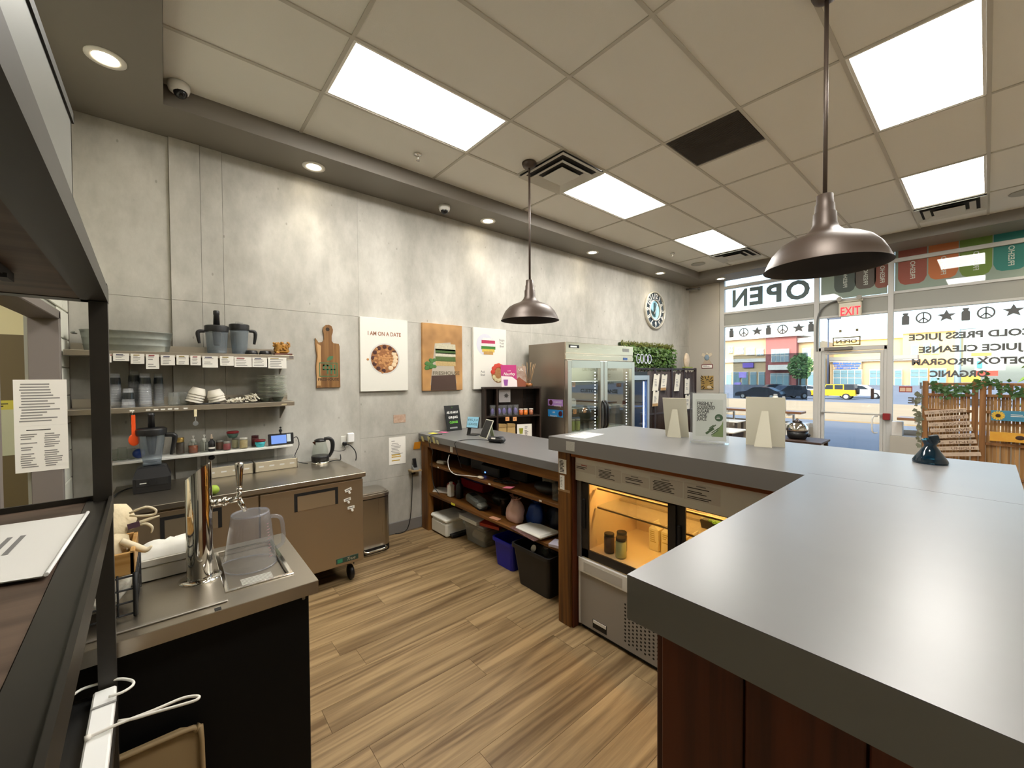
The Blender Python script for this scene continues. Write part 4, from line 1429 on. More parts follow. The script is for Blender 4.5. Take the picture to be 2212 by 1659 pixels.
tub(1.24, 1.53, 2.225, 2.62, 0, .25, mat('bin_blue', (14, 22, 148), .4), 'blue open plastic bin under the till counter', 'bin', 'blue_bin')
tub(1.62, 2.06, 2.13, 2.60, 0, .335, mat('bin_black', (22, 22, 24), .5), 'black open plastic tote of recycling beside the wooden post', 'tote', 'black_tote', taper=.05)
for i, (x, y, z, rx) in enumerate(((1.80, 2.33, .26, 1.1), (1.92, 2.30, .25, .4), (1.84, 2.44, .24, 1.4), (1.74, 2.42, .22, .2))):
    b = B().lathe([(.03, 0), (.034, .01), (.034, .08), (.026, .1), (.026, .115)], (0, 0, 0), 14, cap1=False, M=Matrix.Rotation(rx, 3, 'X') @ Matrix.Rotation(i, 3, 'Z'))
    t = thing('empty_jar', ['empty jar lying on top of the black tote recycling', 'empty jar standing in the black tote by its outer corner', 'empty jar leaning at the back of the black tote', 'empty jar low down in the black tote'][i], 'jar', (x, y, z))
    put('glass', b.mesh(), m_jarglass, t)
    put('lid', B().lathe([(.028, .108), (.028, .122)], (0, 0, 0), 14, M=Matrix.Rotation(rx, 3, 'X') @ Matrix.Rotation(i, 3, 'Z')).mesh(), mat('lid_silver', (200, 198, 190), .25, .9), t)
one('tote_rubbish', B().box(1.70, 2.0, 2.22, 2.5, .02, .20, .03), mat('dark_rubbish', (32, 34, 34), .5, bump=(30, .8)), 'dark bagged rubbish filling the black tote', 'rubbish')
t = tub(.60, .98, 2.33, 2.75, 0, .20, glassmat('frosted_box', (228, 228, 222), body=.22, bodycol=(210, 208, 200)), 'clear plastic storage box on the floor under the till counter', 'storage box', 'storage_box')
part('lid', B().box(.59, .99, 2.32, 2.76, .20, .222, .01), glassmat('frosted_lid', (225, 225, 220), body=.45, bodycol=(216, 214, 206)), t)
part('contents', B().box(.66, .92, 2.40, 2.68, .01, .10, .03), mat('box_inside', (150, 132, 108), .7, var=(20, (190, 176, 150))), t)
for i in range(4):
    b = B().box(.585, .90, 2.30, 2.56, .2225 + i * .010, .2305 + i * .010, .003)
    one('paper_bundle', b, m_paper, ['bottom', 'second', 'third', 'topmost'][i] + ' flat white envelope stacked on the clear storage box', 'envelope')
one('red_folder', B().obox((1.0, 2.50, .262), (1, .25, 0), (-.25, 1, .12), .24, .30, .03), mat('folder_red', (150, 26, 18), .5, var=(20, (180, 60, 30))), 'red printed box lying on the clear storage box', 'box')
# printer
t = thing('printer', 'small white printer standing on the floor under the till counter', 'printer', (.33, 2.36, 0))
mpr = mat('printer_white', (222, 220, 208), .45)
part('body', B().box(.18, .50, 2.20, 2.50, .004, .155, .02), mpr, t)
part('lid', B().box(.175, .505, 2.195, 2.505, .158, .20, .015), mat('printer_lid', (238, 237, 228), .4), t)
part('output_tray', B().box(.50, .56, 2.24, 2.46, .02, .045, .004), m_black, t)
part('control_strip', B().box(.38, .50, 2.42, 2.50, .20, .215, .004), mat('printer_grey', (180, 178, 170), .5), t)

# lower shelf (top .42)
Z2 = .421
one('envelope', B().obox((.22, 2.35, Z2 + .006), (1, .5, 0), (-.5, 1, 0), .26, .17, .010), m_paper, 'white envelope at the wall end of the lower shelf', 'envelope')
one('red_box', B().obox((.50, 2.60, Z2 + .085), (1, 0, 0), (0, 1, 0), .42, .16, .09, .006), mat('wrap_red', (150, 16, 34), .4), 'flat red box at the back of the lower shelf', 'box')
one('red_bag', B().ball((.30, 2.40, Z2 + .055), .06, 12, 8, (1.3, .9, .85), .06), mat('bag_red', (172, 24, 40), .35), 'crumpled red and white bag on the lower shelf', 'bag')
t = thing('blue_box', 'blue carton with white lettering lying on the red box', 'box', (.52, 2.60, Z2 + .13))
part('body', B().box(.34, .70, 2.53, 2.67, Z2 + .1305, Z2 + .205, .002), mat('carton_blue', (50, 44, 120), .5), t)
text('lettering', 'odi', (.44, 2.529, Z2 + .15), .06, X, Z, mat('letter_lilac', (170, 160, 220), .6), t)
t = thing('white_bottle', 'small white square bottle on the lower shelf', 'bottle', (.46, 2.29, Z2))
part('body', B().box(.425, .49, 2.255, 2.32, Z2, Z2 + .13, .012), m_white, t)
part('cap', B().cyl((.458, 2.288, Z2 + .13), (.458, 2.288, Z2 + .155), .02, n=14), m_white, t)
t = thing('black_bottle', 'black bottle beside the white square bottle on the lower shelf', 'bottle', (.56, 2.33, Z2))
part('body', B().lathe([(.038, 0), (.04, .01), (.04, .13), (.02, .155), (.018, .175)], (.56, 2.33, Z2), 18), m_black, t)
part('cap', B().lathe([(.02, .175), (.02, .195)], (.56, 2.33, Z2), 14), m_blackm, t)
t = thing('label_printer', 'grey handheld label printer lying on the lower shelf', 'label printer', (.86, 2.33, Z2))
part('body', B().obox((.86, 2.33, Z2 + .045), (1, -.22, 0), (.22, 1, 0), .30, .12, .085, .02), mat('device_grey', (104, 108, 104), .5), t)
part('screen', B().obox((.80, 2.34, Z2 + .089), (1, -.22, 0), (.22, 1, 0), .09, .06, .003), m_blackm, t)
part('grip', B().obox((1.02, 2.29, Z2 + .035), (1, -.22, 0), (.22, 1, 0), .09, .10, .06, .02), mat('device_grey2', (132, 134, 128), .5), t)
one('black_pouch', B().ball((1.05, 2.50, Z2 + .065), .085, 14, 9, (1.5, .9, .75), .05), m_black, 'black cloth pouch behind the grey label printer', 'pouch')
b = B()
for k in range(3):
    b.tube([(.98 + .03 * k + .07 * math.cos(a), 2.30 + .05 * math.sin(a), Z2 + .012 + .01 * k + .02 * math.sin(a * 2 + k)) for a in [2 * pi * q / 20 for q in range(20)]], .005, 6, closed=True)
one('coiled_cable', b, m_blackm, 'coiled black cable on the lower shelf', 'cable')
t = thing('smoke_tumbler', 'smoked plastic tumbler on the lower shelf beside the plastic bags', 'tumbler', (1.27, 2.36, Z2))
part('cup', B().lathe([(.035, 0), (.045, .14), (.047, .145)], (1.27, 2.36, Z2), 20, cap1=False), glassmat('smoked', (90, 80, 84), body=.3, bodycol=(50, 40, 44)), t)
part('lid', B().lathe([(.048, .145), (.048, .158), (.04, .165)], (1.27, 2.36, Z2), 20), m_black, t)


def bag(c, h, r, m, label, seed=1):
    rr = random.Random(seed)
    b = B()
    n = 16
    prof = [(.85, 0), (1.02, .08), (1.0, .3), (.9, .55), (.72, .76), (.55, .9), (.2, .97)]
    ph = [rr.uniform(0, 6) for _ in range(4)]
    vs = []
    for (k, z) in prof:
        for i in range(n):
            a = 2 * pi * i / n
            q = k * r * (1 + .17 * math.sin(9 * a + ph[0] + z * 4) * (.5 + z) + .14 * math.sin(3 * a + ph[1] - z * 4))
            vs.append(V(c) + V((q * math.cos(a), q * math.sin(a) * .8, z * h + (.03 * h * math.sin(4 * a + ph[2]) if z > .7 else 0))))
    fs = []
    for k in range(len(prof) - 1):
        for i in range(n):
            j = (i + 1) % n
            fs.append((k * n + i, k * n + j, (k + 1) * n + j, (k + 1) * n + i))
    b.add(vs, fs, True)
    b.f.append(tuple(range(n))[::-1])
    b.sm.append(False)
    for s in range(6):
        a = s * 1.05
        p = V(c) + V((r * .18 * math.cos(a), r * .15 * math.sin(a), h * .93))
        q = V(c) + V((r * .75 * math.cos(a), r * .5 * math.sin(a), h * rr.uniform(1.0, 1.15)))
        w = V((-math.sin(a), math.cos(a), 0)) * r * .25
        b.add([p - w * .4, p + w * .4, q + w, q - w], [(0, 1, 2, 3)])
    return one('plastic_bag', b, m, label, 'bag')


bag((1.46, 2.33, Z2), .20, .085, mat('bag_pink', (222, 186, 176), .4), 'pinkish white knotted plastic bag on the lower shelf', 3)
bag((1.63, 2.42, Z2), .19, .09, mat('bag_blue', (22, 58, 130), .35), 'bright blue plastic bag on the lower shelf', 5)
bag((1.80, 2.52, Z2), .18, .11, mat('bag_navy', (18, 24, 46), .5), 'dark navy bag at the back of the lower shelf', 8)
bag((2.08, 2.40, Z2), .17, .085, glassmat('bag_clear', (225, 232, 220), body=.35, bodycol=(180, 186, 160)), 'clear plastic bag with greens inside at the post end', 9)
b = B()
for k in range(14):
    b.ball((2.09 + random.uniform(-.05, .05), 2.44 + random.uniform(-.04, .04), Z2 + .03 + random.uniform(0, .10)), .022, 7, 5, (1.3, .6, 1.0), .2)
one('leafy_greens', b, mat('greens', (108, 132, 48), .6), 'bunch of leafy greens inside the clear plastic bag', 'vegetable')
t = thing('padded_envelope', 'white padded envelope lying on the lower shelf near the post', 'envelope', (1.78, 2.26, Z2))
part('body', B().obox((1.78, 2.28, Z2 + .022), (1, -.1, .05), (.1, 1, 0), .34, .2, .03, .012), m_paper, t)
one('foil_bag', B().obox((1.74, 2.21, Z2 + .008), (1, -.12, 0), (.12, 1, 0), .34, .12, .014, .006), mat('foil_pink', (120, 86, 82), .3, .3, bump=(60, 1.0)), 'shiny brown plastic wrapping under the padded envelope', 'wrapping')
one('paper_pad', B().obox((2.09, 2.235, Z2 + .012), (1, .3, 0), (-.3, 1, 0), .16, .11, .022, .002), mat('pad_violet', (196, 190, 206), .6), 'small writing pad at the post end of the lower shelf', 'notepad')
one('tissue', B().ball((2.12, 2.22, Z2 + .045), .035, 10, 6, (1.4, 1, .6), .12), m_paper, 'crumpled white tissue on the writing pad', 'tissue')
one('price_tag', B().obox((1.30, 2.225, Z2 + .004), (1, .1, 0), (-.1, 1, 0), .11, .05, .003), mat('tag_orange', (206, 150, 120), .6), 'orange and white price tag lying on the lower shelf', 'tag')
one('yellow_note', B().obox((.66, FYT + .016, Z2 - .014), (1, 0, 0), (0, 0, 1), .07, .022, .002), mat('note_yellow', (226, 214, 60), .6), 'yellow note stuck to the edge of the lower shelf', 'sticky note')

# upper shelf (top .745)
Z1 = .746
mst = m_blackm
one('black_speaker', B().box(.42, .58, 2.42, 2.60, Z1, Z1 + .15, .01), mat('speaker_cloth', (24, 24, 26), .8), 'black box shaped speaker on the upper shelf', 'speaker')
one('router', B().box(.66, .90, 2.40, 2.62, Z1, Z1 + .13, .01), m_black, 'black router box on the upper shelf', 'router')
t = thing('cash_drawer', 'black modem with a small blue light on the upper shelf', 'modem', (1.08, 2.44, Z1))
part('body', B().box(.94, 1.22, 2.33, 2.60, Z1, Z1 + .10, .01), m_black, t)
part('status_light', B().box(1.005, 1.02, 2.328, 2.3305, Z1 + .02, Z1 + .032), emat('led_blue', (80, 130, 255), 3), t)
one('receipt_printer', B().box(1.28, 1.52, 2.40, 2.62, Z1, Z1 + .12, .015), m_blackm, 'black receipt printer on the upper shelf', 'receipt printer')
one('power_adapter', B().obox((.30, 2.27, Z1 + .018), (1, .2, 0), (-.2, 1, 0), .12, .06, .034, .01), mat('adapter_white', (214, 208, 196), .5), 'white power adapter at the wall end of the upper shelf', 'adapter')
b = B().tube([(.60, FYT + .015, .90), (.61, FYT - .01, .84), (.66, FYT - .02, .765), (.76, FYT - .02, .735), (.92, FYT - .005, .75), (1.06, FYT + .04, .757)], .0038, 8)
one('white_cable', b, m_white, 'white charging cable hanging over the upper shelf edge', 'cable')
one('computer_mouse', B().ball((1.10, FYT + .045, Z1 + .012), .032, 14, 8, (1.4, .8, .42)), mat('mouse_cream', (222, 206, 180), .45), 'cream coloured computer mouse on the upper shelf', 'mouse')
one('pink_note', B().obox((1.52, FYT + .03, Z1 + .008), (1, .1, .15), (-.1, 1, .1), .10, .05, .003), mat('note_pink', (224, 120, 146), .6), 'pink note on the edge of the upper shelf', 'sticky note')
one('black_shoe_bag', B().ball((1.86, 2.32, Z1 + .05), .075, 14, 9, (1.7, 1, .66), .06), m_black, 'black glove heap on the upper shelf near the post', 'gloves')
t = thing('cup_box', 'clear box holding small white cups on the upper shelf', 'box', (2.08, 2.33, Z1))
part('shell', B().box(1.98, 2.17, 2.25, 2.42, Z1, Z1 + .13, .004), m_clear, t)
for k in range(3):
    part('cup', B().lathe([(.018, .01), (.025, .06)], (2.03 + .045 * k, 2.30, Z1), 12), m_white, t)
one('paper_stack', B().box(1.62, 1.78, 2.50, 2.68, Z1, Z1 + .10, .003), mat('paper_grey', (196, 192, 182), .7), 'stack of pale paper at the back of the upper shelf', 'paper')
b = B()
for k in range(5):
    x0 = 1.28 + .05 * k
    b.tube([(x0 + .05 * math.cos(a + k), 2.28 + .04 * math.sin(a), Z1 + .006 + .005 * k) for a in [2 * pi * q / 14 for q in range(14)]], .004, 6, closed=True)
one('cable_heap', b, m_blackm, 'heap of thin black cables on the upper shelf', 'cable')
t = thing('phone_ledge', 'small wooden wall ledge beside the till counter', 'ledge', (.06, 2.06, .66))
part('board', B().box(.003, .10, 2.02, 2.14, .655, .672, .003), wood_mat('ledge_wood', (140, 118, 84), (180, 156, 116), 'y'), t)
part('bracket', B().box(.003, .02, 2.06, 2.10, .61, .655), m_iron, t)
t = thing('desk_phone', 'dark cordless phone in a grey cradle on the small wall ledge', 'phone', (.055, 2.08, .672))
part('cradle', B().prism([(0, 0), (.07, 0), (.06, .015), (.02, .05)], (.015, 2.11, .672), X, Z, .06), mat('cradle_grey', (120, 122, 122), .4), t)
part('handset', B().obox((.045, 2.08, .735), (0, 1, 0), (-.25, 0, 1), .042, .12, .02, .006), m_black, t)
one('floor_cable', B().tube([(.045, 2.05, .66), (.05, 2.04, .4), (.05, 2.02, .16), (.045, 1.98, .03), (.05, 1.90, .008), (.03, 1.85, .008)], .005, 6), m_blackm, 'thin black cable running down the wall to the floor', 'cable')
one('counter_cable', B().tube([(.30, 2.28, 1.071), (.27, 2.16, 1.068), (.265, 2.142, 1.03), (.27, 2.142, .95), (.30, 2.165, .90), (.27, 2.168, .80), (.29, 2.17, .55), (.40, 2.18, .45)], .004, 6), m_blackm, 'black cable hanging down in front of the till counter shelves', 'cable')

# notes hanging off the counter edge
nm = mat('note_pale', (226, 216, 150), .7)
for i, (px, py, w, h, m, lab) in enumerate(((914, 948, .055, .06, nm, 'pale yellow sticky note at the wall corner of the till counter'), (928, 950, .06, .07, nm, 'pale yellow sticky note second along the till counter edge'),
                                            (938, 951, .05, .07, nm, 'pale yellow sticky note third along the till counter edge'), (946, 955, .05, .045, mat('note_cream', (216, 208, 170), .7), 'curled cream sticky note at the end of the row of notes'))):
    p = W('y', FYT - .0215, px, py)
    one('sticky_note', B().obox(p - Y * .006, (1, -.06, 0), (0, -.25, 1), w, h, .001), m, lab, 'sticky note', 'notes on the till counter edge')
p = W('x', .012, 900, 962)
one('orange_note', B().obox(p + V((.012, 0, 0)), (.15, 1, .05), (0.3, 0, 1), .075, .085, .001), mat('note_orange', (236, 158, 40), .6), 'orange note stuck to the wall beside the till counter', 'sticky note')
q = W('y', FYT - .001, 975, 970)
one('apron_label', B().obox((q.x, FYT - .0008, q.z - .004), X, Z, .05, .055, .001), m_paper, 'white label on the wooden apron of the till counter', 'label')
for i, (px, py, c) in enumerate(((935, 936, (226, 216, 80)), (958, 934, (236, 120, 160)), (940, 931, (238, 236, 224)))):
    p = W('z', 1.067, px, py)
    one('loose_note', B().obox(p + V((0, 0, .0008 + i * .0009)), (1, .5 * i, 0), (-.5 * i, 1, 0), .10, .07, .0008), mat('loose_%d' % i, c, .6), ['yellow', 'pink', 'white'][i] + ' loose note on the till counter by the wall', 'sticky note')

# black sign on the till counter
s0, s1 = W('z', 1.0655, 961, 933), W('z', 1.0655, 1003, 928)
c = (s0 + s1) / 2
R = (s1 - s0).normalized()
N0 = R.cross(Z)
U = (Z - N0 * .22).normalized()
h = .30
w = .21
t = thing('juice_cleanse_sign', 'black sign asking about the juice cleanse on the till counter', 'sign', tuple(c))
part('board', B().obox(c + U * h / 2, R, U, w, h, .004), mat('sign_black', (14, 16, 14), .3), t)
NN = R.cross(U) * .0025
for k, (s, col) in enumerate((('ASK US ABOUT', (240, 240, 236)), ('OUR JUICE', (240, 240, 236)), ('CLEANSE', (110, 200, 60)))):
    text('lettering', s, c + U * (.205 - k * .058) + NN, .036, R, U, mat('neon_%d' % (k // 2), col, .5), t, width=(.165, .13, .115)[k], off=.001)
lines('small_print', c - R * .07 + U * .05 + NN, R, U, .14, .022, 1, mat('print_grey', (150, 150, 150), .6), t, seed=1, th=.8)
part('leaf_logo', B().ball(c + U * .275 + NN, .008, 8, 6, (1, .2, 1.2)), mat('leaf_green', (90, 150, 50), .6), t)
part('prop', B().obox(c - N0 * -.0 + V((0, 0, .10)) - R.cross(U) * .06, R, (Z + N0 * .25), .08, .20, .003), m_black, t)
# small display
p = W('z', 1.0655, 1012, 939)
t = thing('small_display', 'small tilted screen with a handwritten blue note on it', 'display', tuple(p))
R = (W('z', 1.0655, 1040, 941) - p).normalized()
N0 = R.cross(Z)
part('foot', B().obox(p + R * .06 + Z * .004 - N0 * .02, R, N0, .12, .12, .008, .002), m_black, t)
part('stand', B().obox(p + R * .01 + Z * .05, R, (Z - N0 * .3), .04, .10, .01), m_black, t)
U = (Z - N0 * .25).normalized()
part('screen', B().obox(p + R * .06 + Z * .135, R, U, .155, .12, .012, .003), m_black, t)
part('note', B().obox(p + R * .06 + Z * .138 + R.cross(U) * .009, R, U, .14, .115, .001), mat('note_sky', (150, 206, 230), .6), t)
for k, s in enumerate(('ESS JUI', 'LEANSE')):
    text('lettering', s, p + R * .06 + Z * .138 + U * (.012 - k * .045) + R.cross(U) * .0098, .035, R, U, mat('pen_blue', (30, 40, 70), .6), t, width=.12, shear=.1)
# tablet on a stand
p0, p1 = W('z', 1.0655, 1027, 941), W('z', 1.0655, 1054, 949)
R = (p1 - p0).normalized()
N0 = R.cross(Z)
t = thing('tablet', 'tablet with dark screen propped on a stand on the till counter', 'tablet', tuple((p0 + p1) / 2))
c = (p0 + p1) / 2
U = (Z - N0 * .45 + R * .42).normalized()
D = R.cross(U)
part('body', B().obox(c + U * .105, R, U - R * U.dot(R), .17, .20, .009, .003), mat('tablet_frame', (212, 212, 190), .4), t)
U2 = (U - R * U.dot(R)).normalized()
part('screen', B().obox(c + U * .105 + R.cross(U2) * .0052, R, U2, .155, .185, .001), mat('screen_black', (8, 9, 12), .08), t)
part('stand', B().obox(c + V((0, 0, .058)) - N0 * .115, R, (Z + N0 * .25), .08, .115, .006), mat('stand_sage', (150, 158, 126), .5), t)
# card terminal
p = W('z', 1.0655, 1073, 956)
t = thing('card_terminal', 'black card payment terminal on the till counter', 'card terminal', tuple(p))
R = V((.95, .3, 0)).normalized()
Uf = V((-.3, .95, 0)).normalized()
part('body', B().obox(p + Z * .028, R, Uf, .17, .085, .05, .018), m_black, t)
part('screen', B().obox(p + Z * .055 + R * .035, R, Uf, .05, .06, .003), mat('screen_grey', (50, 54, 58), .2), t)
part('label', B().obox(p + Z * .045 - Uf * .044 - R * .01, R, (Z + Uf * .2), .045, .014, .001), m_paper, t)
b = B().tube([p + R * -.08 + Z * .012, p + V((-.20, -.03, .006)), p + V((-.30, -.10, .006)), V((p.x - .33, FYT - .024, 1.06)), V((p.x - .33, FYT - .026, 1.0)), V((p.x - .325, FYT - .006, .92)), V((p.x - .32, FYT + .03, .80))], .0035, 6)
one('terminal_cable', b, m_blackm, 'thin cable from the card terminal over the counter edge', 'cable')
one('small_box_stack', B().box(2.19, 2.23, 2.16, 2.22, 1.0655, 1.10, .002), mat('box_stack_grey', (168, 168, 160), .5), 'small grey box on the till counter beside the wooden post', 'box')

# ================================================================== REFRIGERATED WORKTOP AND WALL SHELVES
m_ss = brushed('cabinet_steel', (168, 152, 128), 0.40, 'z', metal=.85)
t = thing('worktop_fridge', 'low stainless steel refrigerator with two doors and worktop', 'refrigerator', (.4, .5, 0))
part('body', B().box(.04, .76, -.28, 1.235, .165, .868), m_ss, t)
part('worktop', B().box(.026, .80, -.29, 1.252, .872, .907, .0015), m_steel, t)
part('gasket', B().box(.05, .765, -.27, 1.22, .862, .873), m_blackm, t)
for i, (y0, y1, h0, h1) in enumerate(((-.275, .488, -.045, .273), (.496, 1.233, .716, 1.032))):
    d = part('door', B().box(.762, .784, y0, y1, .175, .855, .004), m_ss, t)
    part('handle', B().box(.7842, .7865, h0, h1, .800, .822).box(.7842, .7865, h0, h0 + .022, .685, .80).box(.7842, .7865, h1 - .022, h1, .685, .80), m_blackm, d)
    part('handle_plate', B().prism([(h0 + .022, .0), (h1 - .022, 0), (h1 - .022, .112), (h0 + .022, .112)], (.7842, 0, .687), Y, Z, .0015), mat('handle_steel', (190, 176, 150), .3, .8), d)
b_ = part('badge', B().box(.7842, .787, 1.01, 1.187, .198, .24, .001), mat('badge_dark', (44, 66, 56), .4), t)
text('lettering', 'True', (.7872, 1.125, .207), .036, Y, Z, mat('badge_silver', (205, 200, 186), .3, .6), b_, shear=.3)
part('badge_mark', B().box(.787, .7875, 1.02, 1.06, .204, .234), mat('badge_green2', (52, 130, 96), .4), b_)
for y in (-.18, 1.155):
    for x in (.14, .685):
        c = part('caster', B().box(x - .03, x + .03, y - .03, y + .03, .155, .165).prism([(-.028, .09), (.03, .09), (.012, .05), (-.012, .05)], (x, y - .026, .07), X, Z, -.003).prism([(-.028, .09), (.03, .09), (.012, .05), (-.012, .05)], (x, y + .026, .07), X, Z, -.003), mat('caster_steel', (150, 146, 138), .3, .8), t)
        part('wheel', B().lathe([(.0, -.018), (.05, -.018), (.061, -.012), (.061, .012), (.05, .018), (0, .018)], (x, y, .0615), 22, M=Matrix.Rotation(pi / 2, 3, 'X'), cap0=False, cap1=False), m_black, c)
for i, (px, py, a) in enumerate(((752, 1058, .28), (750, 1079, .18), (758, 1096, .05))):
    p = W('x', .785, px, py)
    q = thing('magnet_clip', ['tilted white magnet clip highest on the fridge door', 'white magnet clip in the middle on the fridge door', 'white magnet clip lowest on the fridge door'][i], 'clip', tuple(p))
    part('strip', B().obox(p + V((.003, 0, 0)), (0, 1, a), (0, -a, 1), .055, .022, .004), m_white, q)
    part('knob', B().cyl(p + V((.001, .008, -.022)), p + V((.016, .008, -.022)), .009, n=12), m_white, q)
    part('slot', B().obox(p + V((.0052, 0, .001)), (0, 1, a), (0, -a, 1), .034, .009, .0006), m_inkg, q)


def wallshelf(z, label, nm, y0=-.50, y1=.834):
    t = thing(nm, label, 'shelf', (.15, .2, z - .04))
    part('board', B().box(.024, .302, y0, y1, z - .036, z, .002), m_steel, t)
    part('upstand', B().box(.024, .032, y0, y1, z, z + .06), m_steel, t)
    for y in (y1 - .06, -.2):
        part('bracket', B().prism([(.024, -.036), (.26, -.036), (.26, -.055), (.05, -.16), (.024, -.16)], (0, y, z), X, Z, .004), m_steel, t)
    return t


wallshelf(1.888, 'upper stainless wall shelf lined with recipe cards', 'wall_shelf')
wallshelf(1.495, 'lower stainless wall shelf holding cups, bowls and plates', 'wall_shelf')
t = thing('white_shelf', 'thin white shelf of jars above the worktop', 'shelf', (.13, .25, 1.07))
part('board', B().box(.024, .215, -.33, .835, 1.093, 1.112, .003), m_white, t)
for y in (.72, .18):
    part('leg', B().box(.026, .038, y, y + .02, .907, 1.093), m_white, t)

cardx = [(232, 241, 764, 783), (244, 279, 763, 780), (282, 312, 764, 786), (315, 344, 765, 797), (347, 378, 767, 789), (381, 408, 767, 788), (411, 434, 768, 789), (437, 471, 769, 794), (475, 505, 769, 790), (506, 544, 771, 793), (545, 577, 772, 793), (579, 619, 772, 796)]
for i, (a, c, u, v) in enumerate(cardx):
    p, q = W('x', .304, a, u), W('x', .304, c, v)
    r = thing('recipe_card', ['first', 'second', 'third, longest', 'fourth', 'fifth', 'sixth', 'seventh, smallest', 'eighth', 'ninth', 'tenth', 'eleventh', 'last'][i] + ' white recipe card from the rack post on the upper shelf edge', 'recipe card', (.304, (p.y + q.y) / 2, q.z), 'recipe cards on the upper shelf edge')
    part('sheet', B().box(.3025, .3035, p.y, q.y, q.z, p.z), m_paper, r)
    lines('print', (.3036, p.y + .01, p.z - .012), Y, Z, q.y - p.y - .02, p.z - q.z - .018, 5, m_inkg, r, seed=i, th=.35)
    lines('heading', (.3036, p.y + .012, p.z - .002), Y, Z, (q.y - p.y) * .6, .014, 1, mat('head_%d' % (i % 3), ((150, 60, 60), (60, 62, 90), (150, 130, 60))[i % 3], .7), r, seed=1, th=.5)
one('shelf_label', B().box(.3025, .3035, .80, .83, 1.858, 1.886), mat('round_label', (120, 112, 108), .6), 'small dark round logo label at the end of the recipe cards', 'label')
b = B()
for k in range(7):
    y = W('x', .304, (285, 320, 337, 352, 367, 381, 401)[k], 882).y
    b.box(.3025, .3032, y - .012, y + .012, 1.470, 1.480)
one('tape_labels', b, m_paper, 'row of tiny white tape labels on the lower steel shelf edge', 'label', kind='stuff')
one('tape_label', B().box(.3025, .3032, .735, .775, 1.468, 1.478), mat('tape_cream', (214, 200, 160), .6), 'single cream tape label at the end of the lower steel shelf', 'label')

# --- on the upper shelf (1.888)
ZU = 1.889
m_galv = mat('galvanised', (128, 132, 126), .42, .8, var=(26, (156, 160, 153), 5))
t = thing('galvanised_tub', 'oval galvanised steel tub on the upper wall shelf', 'tub', (.16, -.2, ZU))
part('shell', B().lathe([(.90, 0), (.905, .004), (.925, .04), (.935, .044), (.928, .048), (.95, .088), (.96, .092), (.953, .096), (.985, .138), (1.0, .142), (.985, .145), (.975, .138), (.89, .006)], (.165, -.2, ZU), 48, sx=.115, sy=.245, cap1=True), m_galv, t)
part('handle', B().tube([(.165 + .05 * math.cos(a), -.435 - .022 - .02 * math.sin(a), ZU + .12) for a in [pi * q / 8 for q in range(9)]], .006, 6), m_galv, t)


def blender_jar(y, x, z, h, r0, r1, label, plunger=True, side=1, name='blender_jar'):
    t = thing(name, label, 'blender jar', (x, y, z))
    part('jar', B().lathe([(r0, 0), (r0 * 1.02, .01), (r1, h)], (x, y, z), 24, cap1=False), m_smoke, t)
    part('base_ring', B().lathe([(r0 * 1.0, 0), (r0 * 1.0, .022), (r0 * .9, .024)], (x, y, z), 24), m_clear, t)
    part('lid', B().lathe([(r1 * .9, h - .012), (r1 * 1.04, h - .012), (r1 * 1.04, h - .010), (r1 * 1.06, h + .028), (r1 * 1.05, h + .032), (r1 * .95, h + .036), (r1 * .94, h + .037), (r1 * .35, h + .04)], (x, y, z), 24), m_black, t)
    if plunger:
        part('plunger', B().lathe([(.022, h + .04), (.019, h + .12), (.021, h + .125), (.021, h + .15), (.017, h + .155)], (x, y, z), 16), m_black, t)
        part('tamper', B().lathe([(.016, h * .35), (.022, h * .4), (.03, h)], (x, y, z), 14), mat('tamper_dark', (60, 62, 66), .5), t)
    else:
        part('lid_plug', B().lathe([(r1 * .4, h + .044), (r1 * .4, h + .056)], (x, y, z), 18), m_clear, t)
    hy = side
    part('handle', B().tube([(x + .01, y + hy * r1 * 1.0, z + h * .93), (x + .01, y + hy * (r1 + .035), z + h * .92), (x + .01, y + hy * (r1 + .045), z + h * .8), (x + .01, y + hy * (r1 + .035), z + h * .42)], [.012, .014, .014, .009], 8), m_black, t)
    return t


blender_jar(.31, .20, ZU, .185, .062, .075, 'short smoky blender jar with tall black plunger on the upper wall shelf', True, -1)
blender_jar(.468, .12, ZU, .215, .050, .068, 'taller clear blender jar with round black lid on the upper wall shelf', False, 1)
for i, y in enumerate((.545, .645)):
    one('black_jar_lid', B().lathe([(.045, 0), (.048, .006), (.040, .034), (.036, .036)], (.17, y, ZU), 22), m_black, ['black jar lid beside the clear blender jar', 'black jar lid next to the honeycomb block'][i], 'lid')  # black jar lids lying upside down
t = thing('honeycomb_block', 'golden honeycomb block on a dark wooden base', 'honeycomb', (.2, .77, ZU))
part('base', B().box(.14, .25, .70, .835, ZU, ZU + .016, .003), mat('base_wood', (84, 40, 24), .5), t)
b = B().box(.155, .235, .712, .812, ZU + .016, ZU + .10, .012)
for _ in range(60):
    b.ball((random.choice((.158, .234)) if random.random() < .6 else random.uniform(.16, .23), random.uniform(.71, .815), ZU + random.uniform(.022, .11)), .011, 6, 4, rnd=.25)
part('comb', b, mat('honey_gold', (206, 152, 62), .45, var=(70, (120, 76, 22), 3)), t)

# --- on the lower shelf (1.495)
ZL = 1.496


